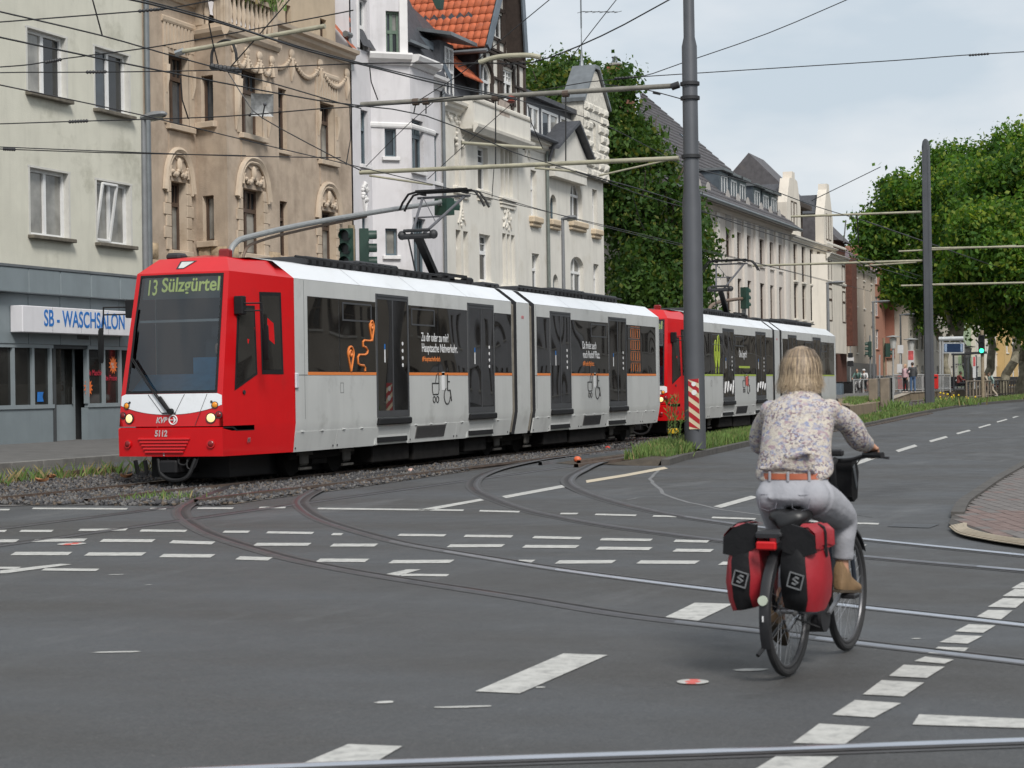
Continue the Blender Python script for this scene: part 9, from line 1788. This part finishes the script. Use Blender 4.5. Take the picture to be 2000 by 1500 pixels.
for y in(.13,.02,-.09):mb=MB();x=.243-.142*math.sqrt(max(0,1-((y-.035)/.195)**2));mb.bev(x-.009,x+.004,y-.007,y+.007,1.04,1.095,.003);mb.build('belt_loop',M_TROU,wm_,local=True)
for y in(.125,-.06):
 x=.07;mb=MB();mb.tube([(.078,y-.055,.975),(.072,y,.97),(.078,y+.055,.975)],.0015,5);mb.tube([(.078,y-.055,.975),(.062,y-.045,.90),(.062,y,.885),(.062,y+.045,.90),(.078,y+.055,.975)],.0014,5);mb.build('pocket_seam',mat('seam_grey',(.17,.17,.195),.9),wm_,local=True)
M_BOOT=mat('boot_tan',(.20,.125,.062),.7,var=.2,scale=14,bump=.2);M_SOLE=mat('boot_sole',(.06,.045,.03),.8)
for S_,(a,pitch)in(('R',(JW['R']['an']+np.array((.0,-.005,-.01)),-.10)),('L',(JW['L']['an']+np.array((0,0,.0)),-.55))):
 t=MB();d=np.array((math.cos(pitch),-.14 if S_=='R' else .05,math.sin(pitch)));d/=np.linalg.norm(d);u_=np.array((-math.sin(pitch),0,math.cos(pitch)));sd_=np.cross(u_,d);rings=[]
 for f,wd,h0,h1 in((-.075,.020,-.085,.0),(-.068,.030,-.098,.055),(-.03,.034,-.10,.06),(.02,.035,-.10,.05),(.05,.036,-.10,-.01),(.10,.041,-.10,-.035),(.15,.040,-.10,-.052),(.185,.030,-.098,-.062),(.20,.014,-.094,-.072)):
  c=a+d*f;rings.append([c+sd_*wd*x+u_*(h0+(h1-h0)*y)for x,y in((-.8,0),(-1,.25),(-.85,.75),(-.4,1),(.4,1),(.85,.75),(1,.25),(.8,0))])
 t.loft(rings);bt_=t.build('boot',M_BOOT,wm_,50,local=True);t=MB();t.loft([[c_+u_*z_ for c_,z_ in zip([a+d*f+sd_*w*1.08-u_*.10,a+d*f-sd_*w*1.08-u_*.10,a+d*f-sd_*w*1.05-u_*.115,a+d*f+sd_*w*1.05-u_*.115],(0,0,0,0))]for f,w in((-.08,.02),(-.06,.032),(.03,.033),(.1,.042),(.16,.038),(.205,.014))]);t.build('sole',M_SOLE,bt_,30,local=True)
M_HAIR=[mat('hair_fair',(.30,.225,.15),.5,var=.25,scale=40,spec=.4),mat('hair_light',(.47,.36,.235),.5,var=.2,scale=40,spec=.4),mat('hair_shade',(.18,.14,.105),.55,var=.25,scale=40,spec=.4)]
mb=MB();rg=[]
for z,rx,ry,ox in((.123,.03,.03,-.01),(.11,.06,.058,-.012),(.075,.092,.09,-.016),(.02,.104,.102,-.02),(-.04,.102,.106,-.028),(-.08,.092,.106,-.036),(-.10,.08,.098,-.042),(-.115,.06,.08,-.045)):rg.append([(H_[0]+ox+(rx*math.cos(t)if math.cos(t)<.35 or z>.05 else rx*.35),H_[1]+ry*math.sin(t),H_[2]+z)for t in np.linspace(0,2*math.pi,28,endpoint=False)])
mb.loft(rg[::-1]);mb.build('hair',M_HAIR[0],wm_,80,local=True)
g=random.Random(12);V,Fq,mi=[],[],[]
for k in range(2600):
 th=g.uniform(.85,2*math.pi-.85)if g.random()<.85 else g.uniform(0,2*math.pi);ct,st_=math.cos(th),math.sin(th);ln=g.uniform(.6,1.3)if abs(th-math.pi)<2.0 else g.uniform(.55,.9);fl_=g.uniform(-.6,1.2);sw=g.uniform(-.25,.25);wdt=g.uniform(.0008,.0022);off=g.uniform(-.002,.010)if g.random()<.95 else g.uniform(.01,.03);pts=[]
 for j in range(7):
  f=j/6;a=th+sw*f*f;prof=np.interp(f,[0,.2,.45,.7,1],[.012,.076,.106,.110,.104+.030*fl_]);z=np.interp(f,[0,.2,.45,.7,1],[.128,.10,.03,-.045,-.045-.078*ln]);rj=prof*(1+.03*math.sin(k*1.7+f*4))+.001+off*(f**.5);pts.append(np.array((H_[0]-.012-.03*f+rj*math.cos(a)*.95,H_[1]+rj*math.sin(a),H_[2]+z)))
 for j,p in enumerate(pts):
  t_=np.array((-math.sin(th),math.cos(th),0))*wdt*(1-.7*(j/6)**2);V+=[p-t_,p+t_]
 b=len(V)-14;Fq+=[[b+2*j,b+2*j+1,b+2*j+3,b+2*j+2]for j in range(6)];r_=g.random();mi+=[2 if r_<.55 else 0]*2+[2 if r_<.25 else 0 if r_<.75 else 1]*2+[0 if r_<.4 else 1]*2
o=link('hair_locks',npmesh('hair_locks',np.array(V),np.array(Fq),M_HAIR,mi,True),wm_);o['kind']='stuff'
